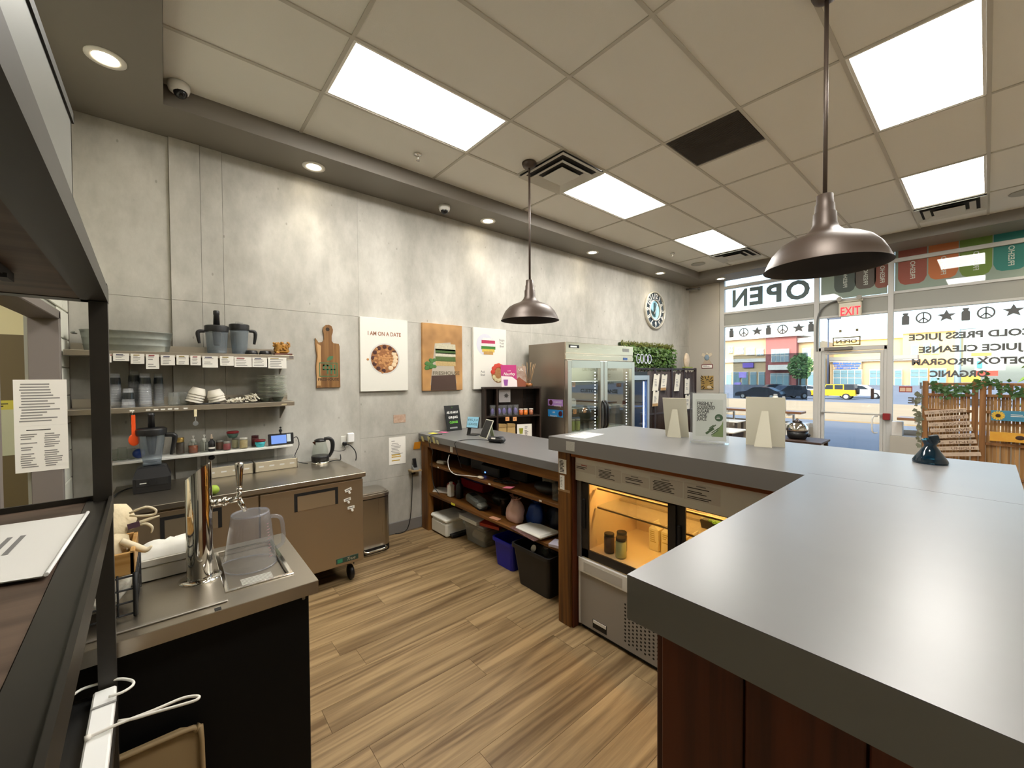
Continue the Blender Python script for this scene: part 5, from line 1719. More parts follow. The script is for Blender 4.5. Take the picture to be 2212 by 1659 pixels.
def nest(prefix, y, x, n, r0, r1, h, step, m, nm, labf, cat, grp, flip=True, band=None):
    """a stack of n cups or bowls, each its own thing; the first is built and the rest are copies"""
    pr = [(r1, 0), (r1, .003), (r0, h)] if flip else [(r0, 0), (r1, h - .002), (r1 + .003, h)]
    for k in range(n):
        z = ZL + k * step
        if k == 0:
            t0 = thing(nm, labf(k, n), cat, (x, y, z), grp)
            put('wall', B().lathe([(r1 + .003, 0), (r1 + .003, .004)] + pr[1:] if flip else pr, (0, 0, 0), 18, cap0=not flip, cap1=flip).mesh(), m, t0)
            if band:
                put('printed_band', B().lathe([(r1 + (r0 - r1) * .35 + .0007, h * .35), (r1 + (r0 - r1) * .75 + .0007, h * .75)], (0, 0, 0), 18, cap0=False, cap1=False).mesh(), band, t0)
        else:
            dup(t0, (x, y, z), labf(k, n))


m_cup = glassmat('cup_plastic', (252, 253, 253), body=0.16, bodycol=(244, 246, 248))
m_band = glassmat('cup_print', (150, 154, 154), body=.3, bodycol=(60, 64, 64))
gname = ['stack against the tub side of the shelf', 'short stack in front', 'tallest stack at the back', 'stack in the middle of the cups', 'slim stack nearest the glass tumblers']
for i, (px, x, n, r0, r1) in enumerate(((249, .18, 8, .026, .034), (277, .235, 2, .026, .036), (290, .10, 9, .026, .034), (314, .19, 8, .027, .037), (343, .14, 8, .023, .031))):
    y = W('x', x, px, 860).y
    nest('cup', y, x, n, r0, r1, .115, .0175, m_cup, 'plastic_cup', lambda k, n, i=i: ('topmost' if k == n - 1 else 'nested') + ' clear plastic cup in the ' + gname[i], 'cup', 'clear cups, ' + gname[i], band=m_band)
for i, px in enumerate((376, 397)):
    x = .2 if i == 0 else .17
    y = W('x', x, px, 870).y
    b = B().lathe([(.026, 0), (.033, .004), (.036, .03), (.031, .05), (.034, .075), (.033, .095)], (x, y, ZL), 20, cap1=False)
    t = thing('glass_tumbler', ['ribbed glass tumbler on the cup side of the shelf', 'ribbed glass tumbler on the bowl side of the shelf'][i], 'glass', (x, y, ZL))
    part('wall', b, glassmat('tumbler_glass', (236, 240, 238), body=.10), t)
    part('rim', B().tube([(x + .0335 * math.cos(a), y + .0335 * math.sin(a), ZL + .095) for a in [2 * pi * q / 20 for q in range(20)]], .002, 5, closed=True), m_clear, t)
m_bowl = mat('paper_bowl', (222, 216, 202), .6)
for i, (y, tilt, n, d) in enumerate(((.160, .30, 4, .0), (.305, -.22, 3, .05))):
    for k in range(n):
        c = V((.19 + d * .2, y, ZL + .018))
        ax = V((0, math.sin(tilt), math.cos(tilt)))
        p = c + ax * (k * .020)
        b = B().lathe([(.058, 0), (.058, .004), (.040, .052), (.038, .053)], (0, 0, 0), 24, cap0=False, M=Matrix.Rotation(-tilt, 3, 'X'))
        o = put('paper_bowl', b.mesh(), m_bowl, None, p)
        o['label'] = ('outermost' if k == n - 1 else 'nested') + ' white paper bowl in the ' + ['stack leaning towards the tumblers', 'stack leaning towards the straws'][i]
        o['category'] = 'bowl'
        o['group'] = 'white paper bowls, ' + ['first', 'second'][i] + ' leaning stack'
one('marker_pen', B().cyl((.29, .17, ZL + .007), (.29, .27, ZL + .007), .006, n=10).cyl((.29, .27, ZL + .007), (.29, .315, ZL + .007), .0068, n=10), m_black, 'black and white marker pen at the shelf edge', 'pen')
rr = random.Random(4)
b = B()
for k in range(70):
    a = rr.uniform(0, 1)
    y = .37 + .20 * a
    z = ZL + .008 + rr.uniform(0, .012 + .045 * a)
    b.cyl((.10 + rr.uniform(0, .04), y + rr.uniform(-.03, .03), z + .01), (.27 + rr.uniform(0, .02), y + rr.uniform(-.02, .02), z), .0052, n=6)
one('straw_pile', b, mat('straw_white', (228, 222, 206), .6), 'loose pile of white paper straws on the lower wall shelf', 'straws', kind='stuff')
m_plate = mat('plate_sage', (206, 210, 196), .5)
for k in range(2):
    y = .635 + .095 * k
    one('plate_foot_bowl', B().lathe([(.028, 0), (.045, .03), (.047, .036)], (.17, y, ZL), 20), mat('bowl_sage', (170, 178, 162), .4), ['small sage bowl carrying the plates beside the straws', 'small sage bowl carrying the plates at the shelf end'][k], 'bowl')
pm = None
for k in range(17):
    z = ZL + .0365 + k * .0112
    if pm is None:
        n = 40
        b = B()
        vs = []
        for (r, zz) in ((.075, 0), (.108, .0045), (.108, .0062), (.074, .0018)):
            for i in range(n):
                a = 2 * pi * i / n
                q = r + (.004 * math.cos(10 * a) if r > .1 else 0)
                vs.append((q * math.cos(a), q * math.sin(a), zz))
        fs = []
        for s in range(3):
            for i in range(n):
                j = (i + 1) % n
                fs.append((s * n + i, s * n + j, (s + 1) * n + j, (s + 1) * n + i))
        b.add(vs, fs)
        b.f.append(tuple(range(n))[::-1])
        b.f.append(tuple(range(3 * n, 4 * n)))
        b.sm += [False, False]
        pm = b.mesh()
        pm.materials.append(m_plate)
    o = put('scalloped_plate', pm, None, None, (.165 + random.uniform(-.003, .003), .693 + random.uniform(-.003, .003), z))
    o['label'] = ('topmost scalloped sage plate of the tall stack' if k == 16 else 'scalloped sage plate within the tall stack on the shelf')
    o['category'] = 'plate'
    o['group'] = 'scalloped plates in one stack'

# --- on the white shelf (1.112)
ZW = 1.113
for i, (px, r, h, lab) in enumerate(((246, .022, .08, 'plain small glass behind the rack post'), (264, .025, .09, 'clear glass with a bright rim beside the orange spatula'), (283, .024, .075, 'clear glass beside the blue scoop'))):
    y = W('x', .12, px, 960).y
    t = thing('small_glass', lab, 'glass', (.12, y, ZW))
    part('wall', B().lathe([(r * .8, 0), (r, .004), (r, h)], (.12, y, ZW), 18, cap1=False), m_jarglass, t)
    part('rim', B().tube([(.12 + r * math.cos(a), y + r * math.sin(a), ZW + h) for a in [2 * pi * q / 18 for q in range(18)]], .0015, 5, closed=True), m_clear, t)
p = W('x', .12, 299, 955)
one('blue_scoop', B().ball((.12, p.y, ZW + .036), .035, 12, 8, (1, 1, 1)), mat('scoop_blue', (14, 50, 120), .4), 'round dark blue scoop on the white shelf', 'scoop')
pt_, pb_ = W('x', .31, 287, 898), W('x', .31, 290, 962)
t = thing('orange_spatula', 'bright orange spatula hanging from the lower steel shelf', 'spatula', tuple(pb_))
mo = mat('spatula_orange', (240, 86, 28), .45)
part('handle', B().obox(V((.31, (pt_.y + pb_.y) / 2, pt_.z - .08)), Y, Z, .022, .17, .008, .003), mo, t)
part('blade', B().ball(V((.31, pb_.y, pb_.z + .038)), 1, 16, 10, (.006, .030, .042)), mo, t)
part('hook', B().tube([(.312, pt_.y, pt_.z), (.316, pt_.y, pt_.z + .02), (.306, pt_.y, pt_.z + .035)], .002, 5), m_chrome, t)
p = W('x', .31, 422, 890)
t = thing('hanging_infuser', 'glass utensil with a cream handle hanging under the steel shelf', 'utensil', (.31, p.y, p.z - .09))
part('handle', B().obox(V((.31, p.y, p.z - .008)), Y, Z, .018, .055, .007, .003), mat('handle_cream', (236, 224, 186), .5), t)
part('rod', B().cyl((.31, p.y, p.z - .035), (.31, p.y, p.z - .07), .003, n=6), m_clear, t)
part('bulb', B().ball((.31, p.y, p.z - .085), .018, 14, 8), m_clear, t)
jx = .12


def shelfjar(px, r, h, body, lid, lab, x=jx, lidh=.018, z=ZW, fill=.85, gl=None):
    y = W('x', x, px, 950).y
    return jar(x, y, z, r, h, body, lid, lab, lidh=lidh, fill=fill, gl=gl)


m_gold = mat('lid_gold', (196, 164, 92), .3, .7)
shelfjar(389, .027, .105, mat('tea_dark', (40, 28, 22), .5, var=(60, (90, 66, 44))), m_gold, 'dark labelled jar with gold lid on the white shelf', lidh=.035)


def pump(px, r, h, body, lab, x=.13):
    y = W('x', x, px, 950).y
    t = thing('pump_bottle', lab, 'bottle', (x, y, ZW))
    part('glass', B().lathe([(r * .95, 0), (r, .005), (r, h * .72), (r * .8, h * .9), (r * .4, h)], (x, y, ZW), 22, cap1=False), m_jarglass, t)
    if body:
        part('contents', B().lathe([(r * .9, .004), (r * .93, h * .62)], (x, y, ZW), 20), body, t)
    part('pump', B().cyl((x, y, ZW + .01), (x, y, ZW + h + .02), .003, n=8).cyl((x, y, ZW + h - .02), (x, y, ZW + h + .01), .012, n=14).cyl((x, y, ZW + h + .01), (x, y, ZW + h + .03), .006, n=10).box(x - .006, x + .03, y - .007, y + .007, ZW + h + .028, ZW + h + .037), m_white, t)


pump(417, .032, .10, mat('amber_syrup', (150, 66, 18), .2), 'pump bottle half full of amber syrup on the white shelf')
pump(441, .029, .10, None, 'empty clear pump bottle on the white shelf')
y = W('x', .13, 457, 950).y
t = thing('dropper_bottle', 'small black dropper bottle with white label on the white shelf', 'bottle', (.13, y, ZW))
part('body', B().lathe([(.021, 0), (.022, .075), (.009, .09), (.009, .098)], (.13, y, ZW), 18), m_black, t)
part('dropper', B().lathe([(.010, .098), (.010, .112), (.006, .115), (.005, .135)], (.13, y, ZW), 14), mat('dropper_cream', (216, 196, 170), .5), t)
part('label', B().lathe([(.0225, .022), (.0225, .034)], (.13, y, ZW), 18, cap0=False, cap1=False), m_paper, t)
m_lids = mat('lid_grey', (150, 148, 140), .4, .5)
shelfjar(475, .028, .075, mat('spice_brown', (104, 62, 34), .6), m_lids, 'wide jar of brown spice on the white shelf', x=.10)
shelfjar(490, .026, .066, mat('spice_red', (128, 22, 26), .5), m_lids, 'jar of dark red powder with white label on the white shelf', x=.16)
shelfjar(508, .025, .085, mat('seed_pale', (186, 176, 140), .6), m_lids, 'clear jar of pale seeds on the white shelf', x=.09)
shelfjar(526, .030, .085, mat('oat_cream', (206, 186, 136), .6, var=(90, (140, 110, 60))), mat('lid_clear', (214, 212, 200), .3), 'cup of cream coloured grains with printed rings on the white shelf', x=.15)
shelfjar(551, .029, .088, mat('beet_red', (104, 14, 26), .4), mat('lid_wine', (70, 14, 24), .4), 'tall wine red jar behind the turquoise bowl', x=.10)
t = thing('lidded_bowl', 'turquoise bowl with dark red lid on the white shelf beside the screen', 'bowl', (.16, W('x', .16, 562, 955).y, ZW))
m_turq = mat('bowl_turquoise', (60, 176, 186), .4)
m_rlid = mat('lid_red', (112, 20, 30), .4)
y = W('x', .16, 562, 955).y
part('bowl', B().lathe([(.026, 0), (.036, .025), (.038, .045)], (.16, y, ZW), 22), m_turq, t)
part('lid', B().lathe([(.040, .045), (.041, .058), (.036, .062)], (.16, y, ZW), 22), m_rlid, t)
y = W('x', .12, 503, 930).y
t = thing('lidded_bowl', 'sage glass bowl with red lid stacked on top of the jars', 'bowl', (.11, y, ZW + .092))
part('bowl', B().lathe([(.028, 0), (.038, .024), (.040, .036)], (.11, y, ZW + .092), 22), glassmat('bowl_sageglass', (150, 190, 176), body=.35, bodycol=(120, 160, 146)), t)
part('lid', B().lathe([(.042, .036), (.043, .05), (.036, .054)], (.11, y, ZW + .092), 22), mat('lid_brightred', (150, 24, 34), .4), t)
t = thing('order_screen', 'small black order screen with blue display at the shelf end', 'screen', (.17, .74, ZW))
a, c = W('x', .18, 579, 946), W('x', .18, 634, 944)
cy = (a.y + c.y) / 2
part('body', B().obox((.18, cy, ZW + .052), Y, (-.15, 0, 1), c.y - a.y, .098, .014, .004), m_black, t)
part('display', B().obox((.1885, cy - .018, ZW + .052), Y, (-.15, 0, 1), .115, .072, .001), emat('screen_blue', (112, 142, 206), .75), t)
part('side_note', B().obox((.1895, cy + .058, ZW + .06), Y, (-.15, 0, 1), .03, .066, .001), mat('note_white2', (214, 226, 232), .7), t)
part('camera', B().ball((.165, cy - .0, ZW + .125), .014, 12, 8).cyl((.168, cy, ZW + .10), (.166, cy, ZW + .115), .008, n=10).ball((.165, cy, ZW + .15), .009, 10, 6), m_black, t)
one('screen_cable', B().tube([(.175, c.y, ZW + .05), (.17, c.y + .03, ZW + .055), (.15, c.y + .05, ZW - .02), (.12, c.y + .02, ZW - .12), (.12, c.y + .04, .94), (.15, c.y + .12, .915)], .0035, 6), m_blackm, 'thin black cable looping from the order screen to the worktop', 'cable')

# --- on the worktop (.907)
ZT = .908
t = thing('blender', 'black blender with clear tapered jar on the steel worktop', 'blender', (.30, -.07, ZT))
bx, by = .30, -.085
part('base', B().add([V((bx + sx * a, by + sy * a * 1.05, ZT + z)) for (a, z) in ((.092, .002), (.096, .03), (.096, .10), (.075, .165), (.055, .175)) for (sx, sy) in ((-1, -1), (1, -1), (1, 1), (-1, 1))],
                     [(k * 4 + i, k * 4 + (i + 1) % 4, (k + 1) * 4 + (i + 1) % 4, (k + 1) * 4 + i) for k in range(4) for i in range(4)] + [(3, 2, 1, 0), (16, 17, 18, 19)]), m_black, t)
part('control_panel', B().box(bx + .096, bx + .100, by - .085, by + .085, ZT + .045, ZT + .10, .002), m_blackm, t)
part('dial', B().cyl((bx + .10, by, ZT + .072), (bx + .112, by, ZT + .072), .018, n=16), m_black, t)
part('switch_label', B().box(bx + .100, bx + .1008, by - .065, by - .03, ZT + .066, ZT + .071), m_white, t)
part('collar', B().box(bx - .05, bx + .05, by - .05, by + .05, ZT + .175, ZT + .205, .008), m_smoke, t)
part('jar', B().lathe([(.050, .20), (.052, .21), (.078, .40)], (bx, by, ZT), 24, cap1=False), m_smoke, t)
part('tamper', B().lathe([(.016, .25), (.022, .28), (.032, .40)], (bx, by, ZT), 14), mat('tamper_dark', (60, 62, 66), .5), t)
part('lid', B().lathe([(.070, .390), (.084, .390), (.084, .392), (.086, .428), (.085, .432), (.074, .438), (.073, .439), (.025, .442)], (bx, by, ZT), 24), m_black, t)
part('plunger', B().lathe([(.020, .44), (.017, .52), (.02, .525), (.018, .545)], (bx, by, ZT), 14), m_black, t)
part('handle', B().tube([(bx + .02, by + .075, ZT + .385), (bx + .03, by + .12, ZT + .38), (bx + .03, by + .125, ZT + .35), (bx + .025, by + .105, ZT + .24)], [.016, .017, .016, .010], 10), m_black, t)
one('blender_cable', B().tube([(.24, -.17, ZT + .02), (.20, -.22, ZT + .008), (.28, -.26, ZT + .006), (.4, -.275, ZT + .006)], .005, 6), m_blackm, 'black blender cable lying on the steel worktop', 'cable')


def pans(y0, y1, lab):
    t = thing('topping_tray', lab, 'tray', (.13, (y0 + y1) / 2, ZT))
    m = mat('tray_steel', (206, 196, 172), .35, .5)
    part('front', B().box(.215, .222, y0, y1, ZT, ZT + .085, .002).box(.04, .047, y0, y1, ZT, ZT + .085).box(.04, .222, y0, y0 + .006, ZT, ZT + .085).box(.04, .222, y1 - .006, y1, ZT, ZT + .085).box(.04, .222, y0, y1, ZT, ZT + .006), m, t)
    n = 4
    for k in range(n):
        a = y0 + .006 + (y1 - y0 - .012) * k / n
        c = y0 + .006 + (y1 - y0 - .012) * (k + 1) / n
        part('pan', B().box(.048, .214, a + .003, c - .003, ZT + .01, ZT + .06, .004), mat('pan_dark', (120, 112, 98), .4, .4), t)
        part('label', B().box(.2222, .2227, (a + c) / 2 - .018, (a + c) / 2 + .018, ZT + .040, ZT + .052), m_white, t)
    part('cover', B().box(.04, .222, y0, y1, ZT + .087, ZT + .090), m_clear, t)


pans(.215, .535, 'steel topping tray with white labels behind the beer tap')
pans(.548, .868, 'steel topping tray with white labels nearest the kettle')
p = W('z', ZT, 692, 1000)
kx, ky = max(p.x, .125), p.y
t = thing('electric_kettle', 'glass electric kettle with black lid and handle on the worktop', 'kettle', (kx, ky, ZT))
part('power_base', B().lathe([(.078, 0), (.078, .014), (.07, .018)], (kx, ky, ZT), 26), m_chrome, t)
part('heater', B().lathe([(.074, .018), (.076, .06), (.073, .072)], (kx, ky, ZT), 26), m_black, t)
part('glass', B().lathe([(.073, .072), (.070, .10), (.056, .17), (.048, .20)], (kx, ky, ZT), 26, cap0=False, cap1=False), m_jarglass, t)
part('lid', B().lathe([(.05, .198), (.05, .212), (.03, .225), (.01, .228)], (kx, ky, ZT), 24), m_black, t)
part('handle', B().tube([(kx + .02, ky + .03, ZT + .222), (kx + .03, ky + .075, ZT + .222), (kx + .03, ky + .10, ZT + .185), (kx + .025, ky + .098, ZT + .11), (kx + .02, ky + .07, ZT + .05)], [.014, .017, .019, .017, .012], 10), m_black, t)
part('spout', B().prism([(-.07, 0), (-.045, -.03), (-.04, .012)], (kx, ky - .0, ZT + .20), Y, Z, .02), m_chrome, t)
one('kettle_cable', B().tube([(kx + .02, ky + .075, ZT + .006), (kx + .03, ky + .13, ZT + .012), (kx, ky + .18, ZT + .006), (.03, ky + .22, ZT + .03)], .0045, 6), m_blackm, 'black kettle cable lying on the worktop', 'cable')
# outlet, adapter, plugs
t = thing('wall_outlet', 'white double wall outlet with a black plug', 'outlet', (.012, 1.33, 1.0))
part('plate', B().box(.002, .010, 1.303, 1.372, 1.005, 1.115, .003), m_white, t)
part('plug', B().box(.010, .04, 1.315, 1.355, 1.02, 1.058, .008), m_black, t)
one('wifi_plug', B().box(.011, .045, 1.358, 1.425, 1.045, 1.142, .008), mat('plug_white', (240, 240, 238), .4), 'white plug-in network extender on the wall outlet', 'adapter')
one('outlet_cable', B().tube([(.04, 1.34, 1.04), (.06, 1.38, 1.02), (.06, 1.425, .96), (.045, 1.44, .90), (.03, 1.44, .86)], .005, 6), m_blackm, 'thick black cable hanging from the wall outlet', 'cable')
one('thin_cable', B().tube([(.03, 1.33, 1.02), (.05, 1.33, .985), (.05, 1.28, .975), (.06, 1.22, .99)], .0025, 6), m_blackm, 'thin black wire running from the outlet towards the kettle', 'cable')
p = W('x', .013, 457, 994)
t = thing('wall_outlet', 'white wall outlet with a black plug below the white shelf', 'outlet', (.008, p.y, .99))
part('plate', B().box(.0065, .013, p.y - .035, p.y + .035, .99, 1.09, .002), m_white, t)
part('plug', B().box(.013, .05, p.y - .02, p.y + .02, 1.03, 1.065, .01), m_black, t)
one('lime', B().ball(W('z', ZT + .03, 462, 1058), .032, 14, 9), mat('lime_green', (150, 176, 60), .5), 'green lime lying on the worktop behind the beer tap', 'lime')

# --- papers and pictures on the concrete wall
m_canvas = mat('canvas_white', (226, 224, 214), .7)


def canvas(y0, y1, z0, z1, m, label, d=.035):
    t = thing('wall_picture', label, 'picture', (.004, (y0 + y1) / 2, z0))
    part('canvas', B().box(.004, d, y0, y1, z0, z1, .003), m, t)
    return t, d + .0006


def disc(t, nm, cy, cz, r, m, x, ry=1.0, n=36):
    part(nm, B().prism([(r * math.cos(2 * pi * k / n), r * ry * math.sin(2 * pi * k / n)) for k in range(n)], (x, cy, cz), Y, Z, .0006), m, t)


def blobs(t, nm, m, x, items):
    b = B()
    for (cy, cz, a, h) in items:
        b.ball((x, cy, cz), 1.0, 10, 6, (.002, a, h))
    part(nm, b, m, t)['kind'] = 'stuff'


t, x = canvas(1.497, 2.016, 1.55, 2.312, m_canvas, 'white canvas reading I am on a date above a bowl of nuts')
text('lettering', 'I AM ON A DATE', (x, 1.755, 2.13), .058, Y, Z, mat('bronze_ink', (150, 100, 70), .6), t, width=.36, off=.0012)
disc(t, 'bowl', 1.755, 1.89, .165, mat('bowl_ink', (206, 206, 200), .6), x)
disc(t, 'bowl_inside', 1.755, 1.89, .150, mat('date_brown', (112, 66, 40), .7, var=(55, (176, 120, 70), 3)), x + .0007)
rr = random.Random(2)
blobs(t, 'nuts', mat('walnut_tan', (186, 134, 82), .7), x + .001, [(1.755 + rr.gauss(0, .05), 1.89 + rr.gauss(0, .045), .014, .012) for _ in range(70)])
blobs(t, 'dates', mat('date_dark', (70, 34, 26), .6), x + .001, [(1.755 + .125 * math.cos(a), 1.89 + .125 * math.sin(a), .024, .022) for a in [.6, 1.1, 1.6, 2.1, 2.6, 3.1, 3.6, 4.1, 4.6]])
blobs(t, 'banana', mat('banana_cream', (226, 200, 164), .6), x + .0014, [(1.755 + .115 * math.cos(a), 1.89 + .115 * math.sin(a), .03, .024) for a in [-.2, .15, -.55, .5, -1.0]])
t, x = canvas(2.193, 2.726, 1.537, 2.308, mat('wood_photo', (92, 54, 26), .6, var=(4.5, (222, 170, 104), 2)), 'brown canvas photograph of a layered green sandwich on a board')
board = mat('photo_board', (176, 166, 150), .6)
part('board_picture', B().prism([(-.17, -.30), (-.11, .18), (.10, .20), (.18, -.28)], (x, 2.46, 1.90), Y, Z, .0005), board, t)
part('board_shadow', B().prism([(-.168, -.36), (-.155, -.19), (.165, -.18), (.18, -.36)], (x + .0006, 2.46, 1.90), Y, Z, .0005), mat('photo_dark', (70, 50, 40), .6), t)
for k, (dz, hh, c) in enumerate(((-.06, .05, (206, 178, 120)), (-.015, .05, (86, 112, 52)), (.03, .035, (226, 220, 196)), (.062, .05, (70, 104, 46)), (.105, .075, (214, 208, 180)))):
    part('sandwich_layer', B().prism([(-.13, -hh / 2), (.14, -hh / 2 - .004), (.135, hh / 2), (-.135, hh / 2 + .004)], (x + .0012, 2.49, 1.92 + dz * 1.15), Y, Z, .0006), mat('layer_%d' % k, c, .6, var=(60, tuple(int(v * .75) for v in c), 3)), t)
blobs(t, 'basil', mat('basil_green', (66, 112, 52), .6), x + .0015, [(2.30 + rr.uniform(-.06, .05), 1.83 + rr.uniform(-.04, .06), .026, .02) for _ in range(16)])
text('lettering', 'FRESHOUSE', (x + .002, 2.50, 1.72), .06, Y, Z, mat('burn_dark', (80, 74, 50), .7), t, width=.36)
t, x = canvas(2.89, 3.415, 1.537, 2.308, m_canvas, 'white canvas with a dragon fruit bowl and an acai bowl')
disc(t, 'shadow_ring', 3.07, 2.10, .135, mat('ring_lilac', (206, 206, 216), .7), x)
for k, (z, c) in enumerate(((2.165, (240, 238, 236)), (2.135, (196, 46, 92)), (2.095, (240, 232, 230)), (2.06, (60, 130, 44)), (2.025, (230, 200, 90)), (1.995, (206, 160, 90)))):
    hw = .115 * math.sqrt(max(.1, 1 - ((z - 2.09) / .125) ** 2))
    part('bowl_layer', B().prism([(-hw, -.02), (hw, -.02), (hw, .02), (-hw, .02)], (x + .0008 + k * .0001, 3.12, z), Y, Z, .0006), mat('dragon_%d' % k, c, .6, var=(70, tuple(int(v * .8) for v in c), 3)), t)
disc(t, 'acai_bowl', 3.28, 1.74, .115, mat('acai_base', (150, 96, 56), .6, var=(50, (196, 150, 96), 3)), x, 1.1)
blobs(t, 'strawberries', mat('berry_red', (206, 74, 56), .5), x + .0012, [(3.28 + .09 * math.cos(a), 1.74 + .1 * math.sin(a), .04, .03) for a in [.5, 1.0, 1.5, 2.0, 2.5, 3.0]])
blobs(t, 'bananas', mat('banana_pale', (232, 220, 170), .5), x + .0012, [(3.28 + .085 * math.cos(a), 1.74 + .095 * math.sin(a), .03, .026) for a in [3.7, 4.2, 4.7, 5.2, 5.7]])
for k, (s, y, z) in enumerate((('Dragon', 3.34, 2.155), ('Fruit', 3.34, 2.115), ('Bowl', 3.34, 2.075), ('Acai', 3.03, 1.745), ('Bowl', 3.03, 1.705))):
    text('lettering', s, (x, y, z), .042, Y, Z, m_ink, t, width=.085 if k == 0 else .065)
# cutting board
mcb = wood_mat('board_wood', (112, 76, 40), (150, 110, 64), 'z', 1.2, .5)
t = thing('cutting_board', 'wooden cutting board with printed logo hanging on the wall', 'cutting board', (.02, 1.19, 1.6))
pl = [(-.108, 0), (.11, .0), (.108, .40), (.10, .425), (.05, .43), (.035, .45), (.035, .50), (.045, .53), (.048, .56), (.035, .595), (.01, .605), (-.018, .60), (-.04, .575), (-.045, .545), (-.035, .51), (-.035, .46), (-.05, .435), (-.085, .43), (-.112, .47), (-.114, .42), (-.10, .30), (-.112, .2), (-.105, .08)]
part('board', B().prism(pl, (.004, 1.192, 1.60), Y, Z, .022), mcb, t)
disc(t, 'hang_hole', 1.19, 1.60 + .56, .018, mat('hole_shadow', (60, 48, 36), .9), .0262)
part('sapwood_edge', B().prism([(-.105, .02), (-.07, .02), (-.065, .40), (-.10, .42), (-.092, .3), (-.105, .2)], (.0262, 1.192, 1.60), Y, Z, .0004), wood_mat('sapwood', (190, 150, 100), (214, 176, 124), 'z'), t)
mlg = mat('logo_green', (70, 112, 74), .6)
b = B()
for (a0, a1, z0, z1) in ((-.082, .085, .232, .24), (-.082, .085, .105, .113), (-.082, -.074, .105, .24), (.077, .085, .105, .24), (-.05, .02, .205, .22), (-.05, -.035, .17, .22), (-.05, .0, .168, .18), (-.015, .0, .13, .22), (.02, .035, .13, .22), (-.015, .065, .168, .18), (.05, .065, .13, .22)):
    b.box(.0262, .0268, 1.192 + a0, 1.192 + a1, 1.60 + z0, 1.60 + z1)
part('logo', b, mlg, t)
part('leaf', B().prism([(-.01, 0), (.02, .0), (.045, .02), (.048, .045), (.015, .042), (-.005, .025)], (.0262, 1.19, 1.86), Y, Z, .0005), mlg, t)
text('lettering', 'FRESHOUSE', (.0265, 1.192, 1.667), .032, Y, Z, mat('burn_brown', (70, 50, 30), .7), t, width=.19, off=.0008)
# taped sheet and old card
t = thing('wall_sheet', 'printed sheet with yellow lines taped to the concrete wall', 'notice', (.005, 1.895, .75))
part('sheet', B().box(.0035, .0048, 1.80, 1.992, .752, 1.048), m_paper, t)
lines('print', (.0049, 1.825, .985), Y, Z, .15, .13, 8, m_inkg, t, seed=8, th=.35)
lines('heading', (.0049, 1.825, 1.012), Y, Z, .08, .012, 1, m_ink, t, seed=2)
lines('yellow_lines', (.0049, 1.825, .865), Y, Z, .13, .08, 4, mat('ink_mustard', (206, 168, 60), .7), t, seed=5, th=.55)
one('torn_card', B().box(.0035, .0055, 1.856, 1.995, 1.20, 1.288), mat('card_brown', (160, 116, 88), .7, var=(40, (206, 186, 166), 3)), 'torn brown and white card taped to the concrete wall', 'card')
for i, (y0, y1) in enumerate(((-.690, -.474),)):
    for k, (z0, z1) in enumerate(((1.416, 1.695), (1.137, 1.4155))):
        r = thing('kitchen_notice', ['typed notice with long lines taped on the doorway frame', 'two column notice taped below the typed one on the doorway frame'][k], 'notice', (OX0 + .002, (y0 + y1) / 2, z0))
        part('sheet', B().box(OX0 + .0005, OX0 + .002, y0, y1, z0, z1), m_paper, r)
        if k == 0:
            lines('print', (OX0 + .0022, y0 + .02, z1 - .02), Y, Z, y1 - y0 - .03, z1 - z0 - .04, 14, m_inkg, r, seed=k, th=.45)
        else:
            lines('heading', (OX0 + .0022, y0 + .04, z1 - .02), Y, Z, .13, .012, 1, m_ink, r, seed=k)
            for q in (0, 1):
                lines('print', (OX0 + .0022, y0 + .02 + q * .095, z1 - .045), Y, Z, .085, z1 - z0 - .07, 16, m_inkg, r, seed=k + q, th=.5)

# step-on bin
t = thing('pedal_bin', 'slim stainless pedal bin standing against the concrete wall', 'bin', (.15, 1.47, 0))
rb = lambda x0, x1, y0, y1, z0, z1, r: B().prism([((x0 + x1) / 2 + sx * ((x1 - x0) / 2 - r) + r * math.cos(a0 + q * pi / 8), (y0 + y1) / 2 + sy * ((y1 - y0) / 2 - r) + r * math.sin(a0 + q * pi / 8)) for (sx, sy, a0) in ((1, 1, 0), (-1, 1, pi / 2), (-1, -1, pi), (1, -1, 3 * pi / 2)) for q in range(5)], (0, 0, z0), X, Y, z1 - z0)
part('body', rb(.03, .335, 1.30, 1.668, .055, .525, .06), brushed('bin_steel', (176, 170, 158), .3, 'z'), t)
part('lid', rb(.026, .34, 1.295, 1.672, .535, .565, .065), m_steelz, t)
part('lid_dome', rb(.036, .33, 1.305, 1.662, .565, .578, .065), m_steelz, t)
part('lid_dome', rb(.052, .314, 1.321, 1.646, .578, .586, .06), m_steelz, t)
part('lid_gap', rb(.035, .33, 1.305, 1.663, .525, .535, .06), m_blackm, t)
part('foot', rb(.028, .338, 1.298, 1.67, .0, .055, .06), m_black, t)
part('pedal', B().tube([(.335, 1.40, .04), (.375, 1.41, .038), (.38, 1.50, .038), (.375, 1.60, .04), (.335, 1.61, .042)], .011, 8), m_chrome, t)

t = thing('kitchen_label', 'pale sheet with a yellow header on the kitchen passage wall', 'notice', (.006, -.80, 1.2))
part('sheet', B().box(.0045, .006, -.90, -.71, 1.2, 1.50), mat('pale_green', (206, 208, 176), .7), t)
part('header', B().box(.0045, .006, -.90, -.71, 1.50, 1.56), mat('tape_yellow', (222, 210, 90), .7), t)
lines('print', (.0065, -.89, 1.545), Y, Z, .16, .03, 2, m_ink, t, seed=3)

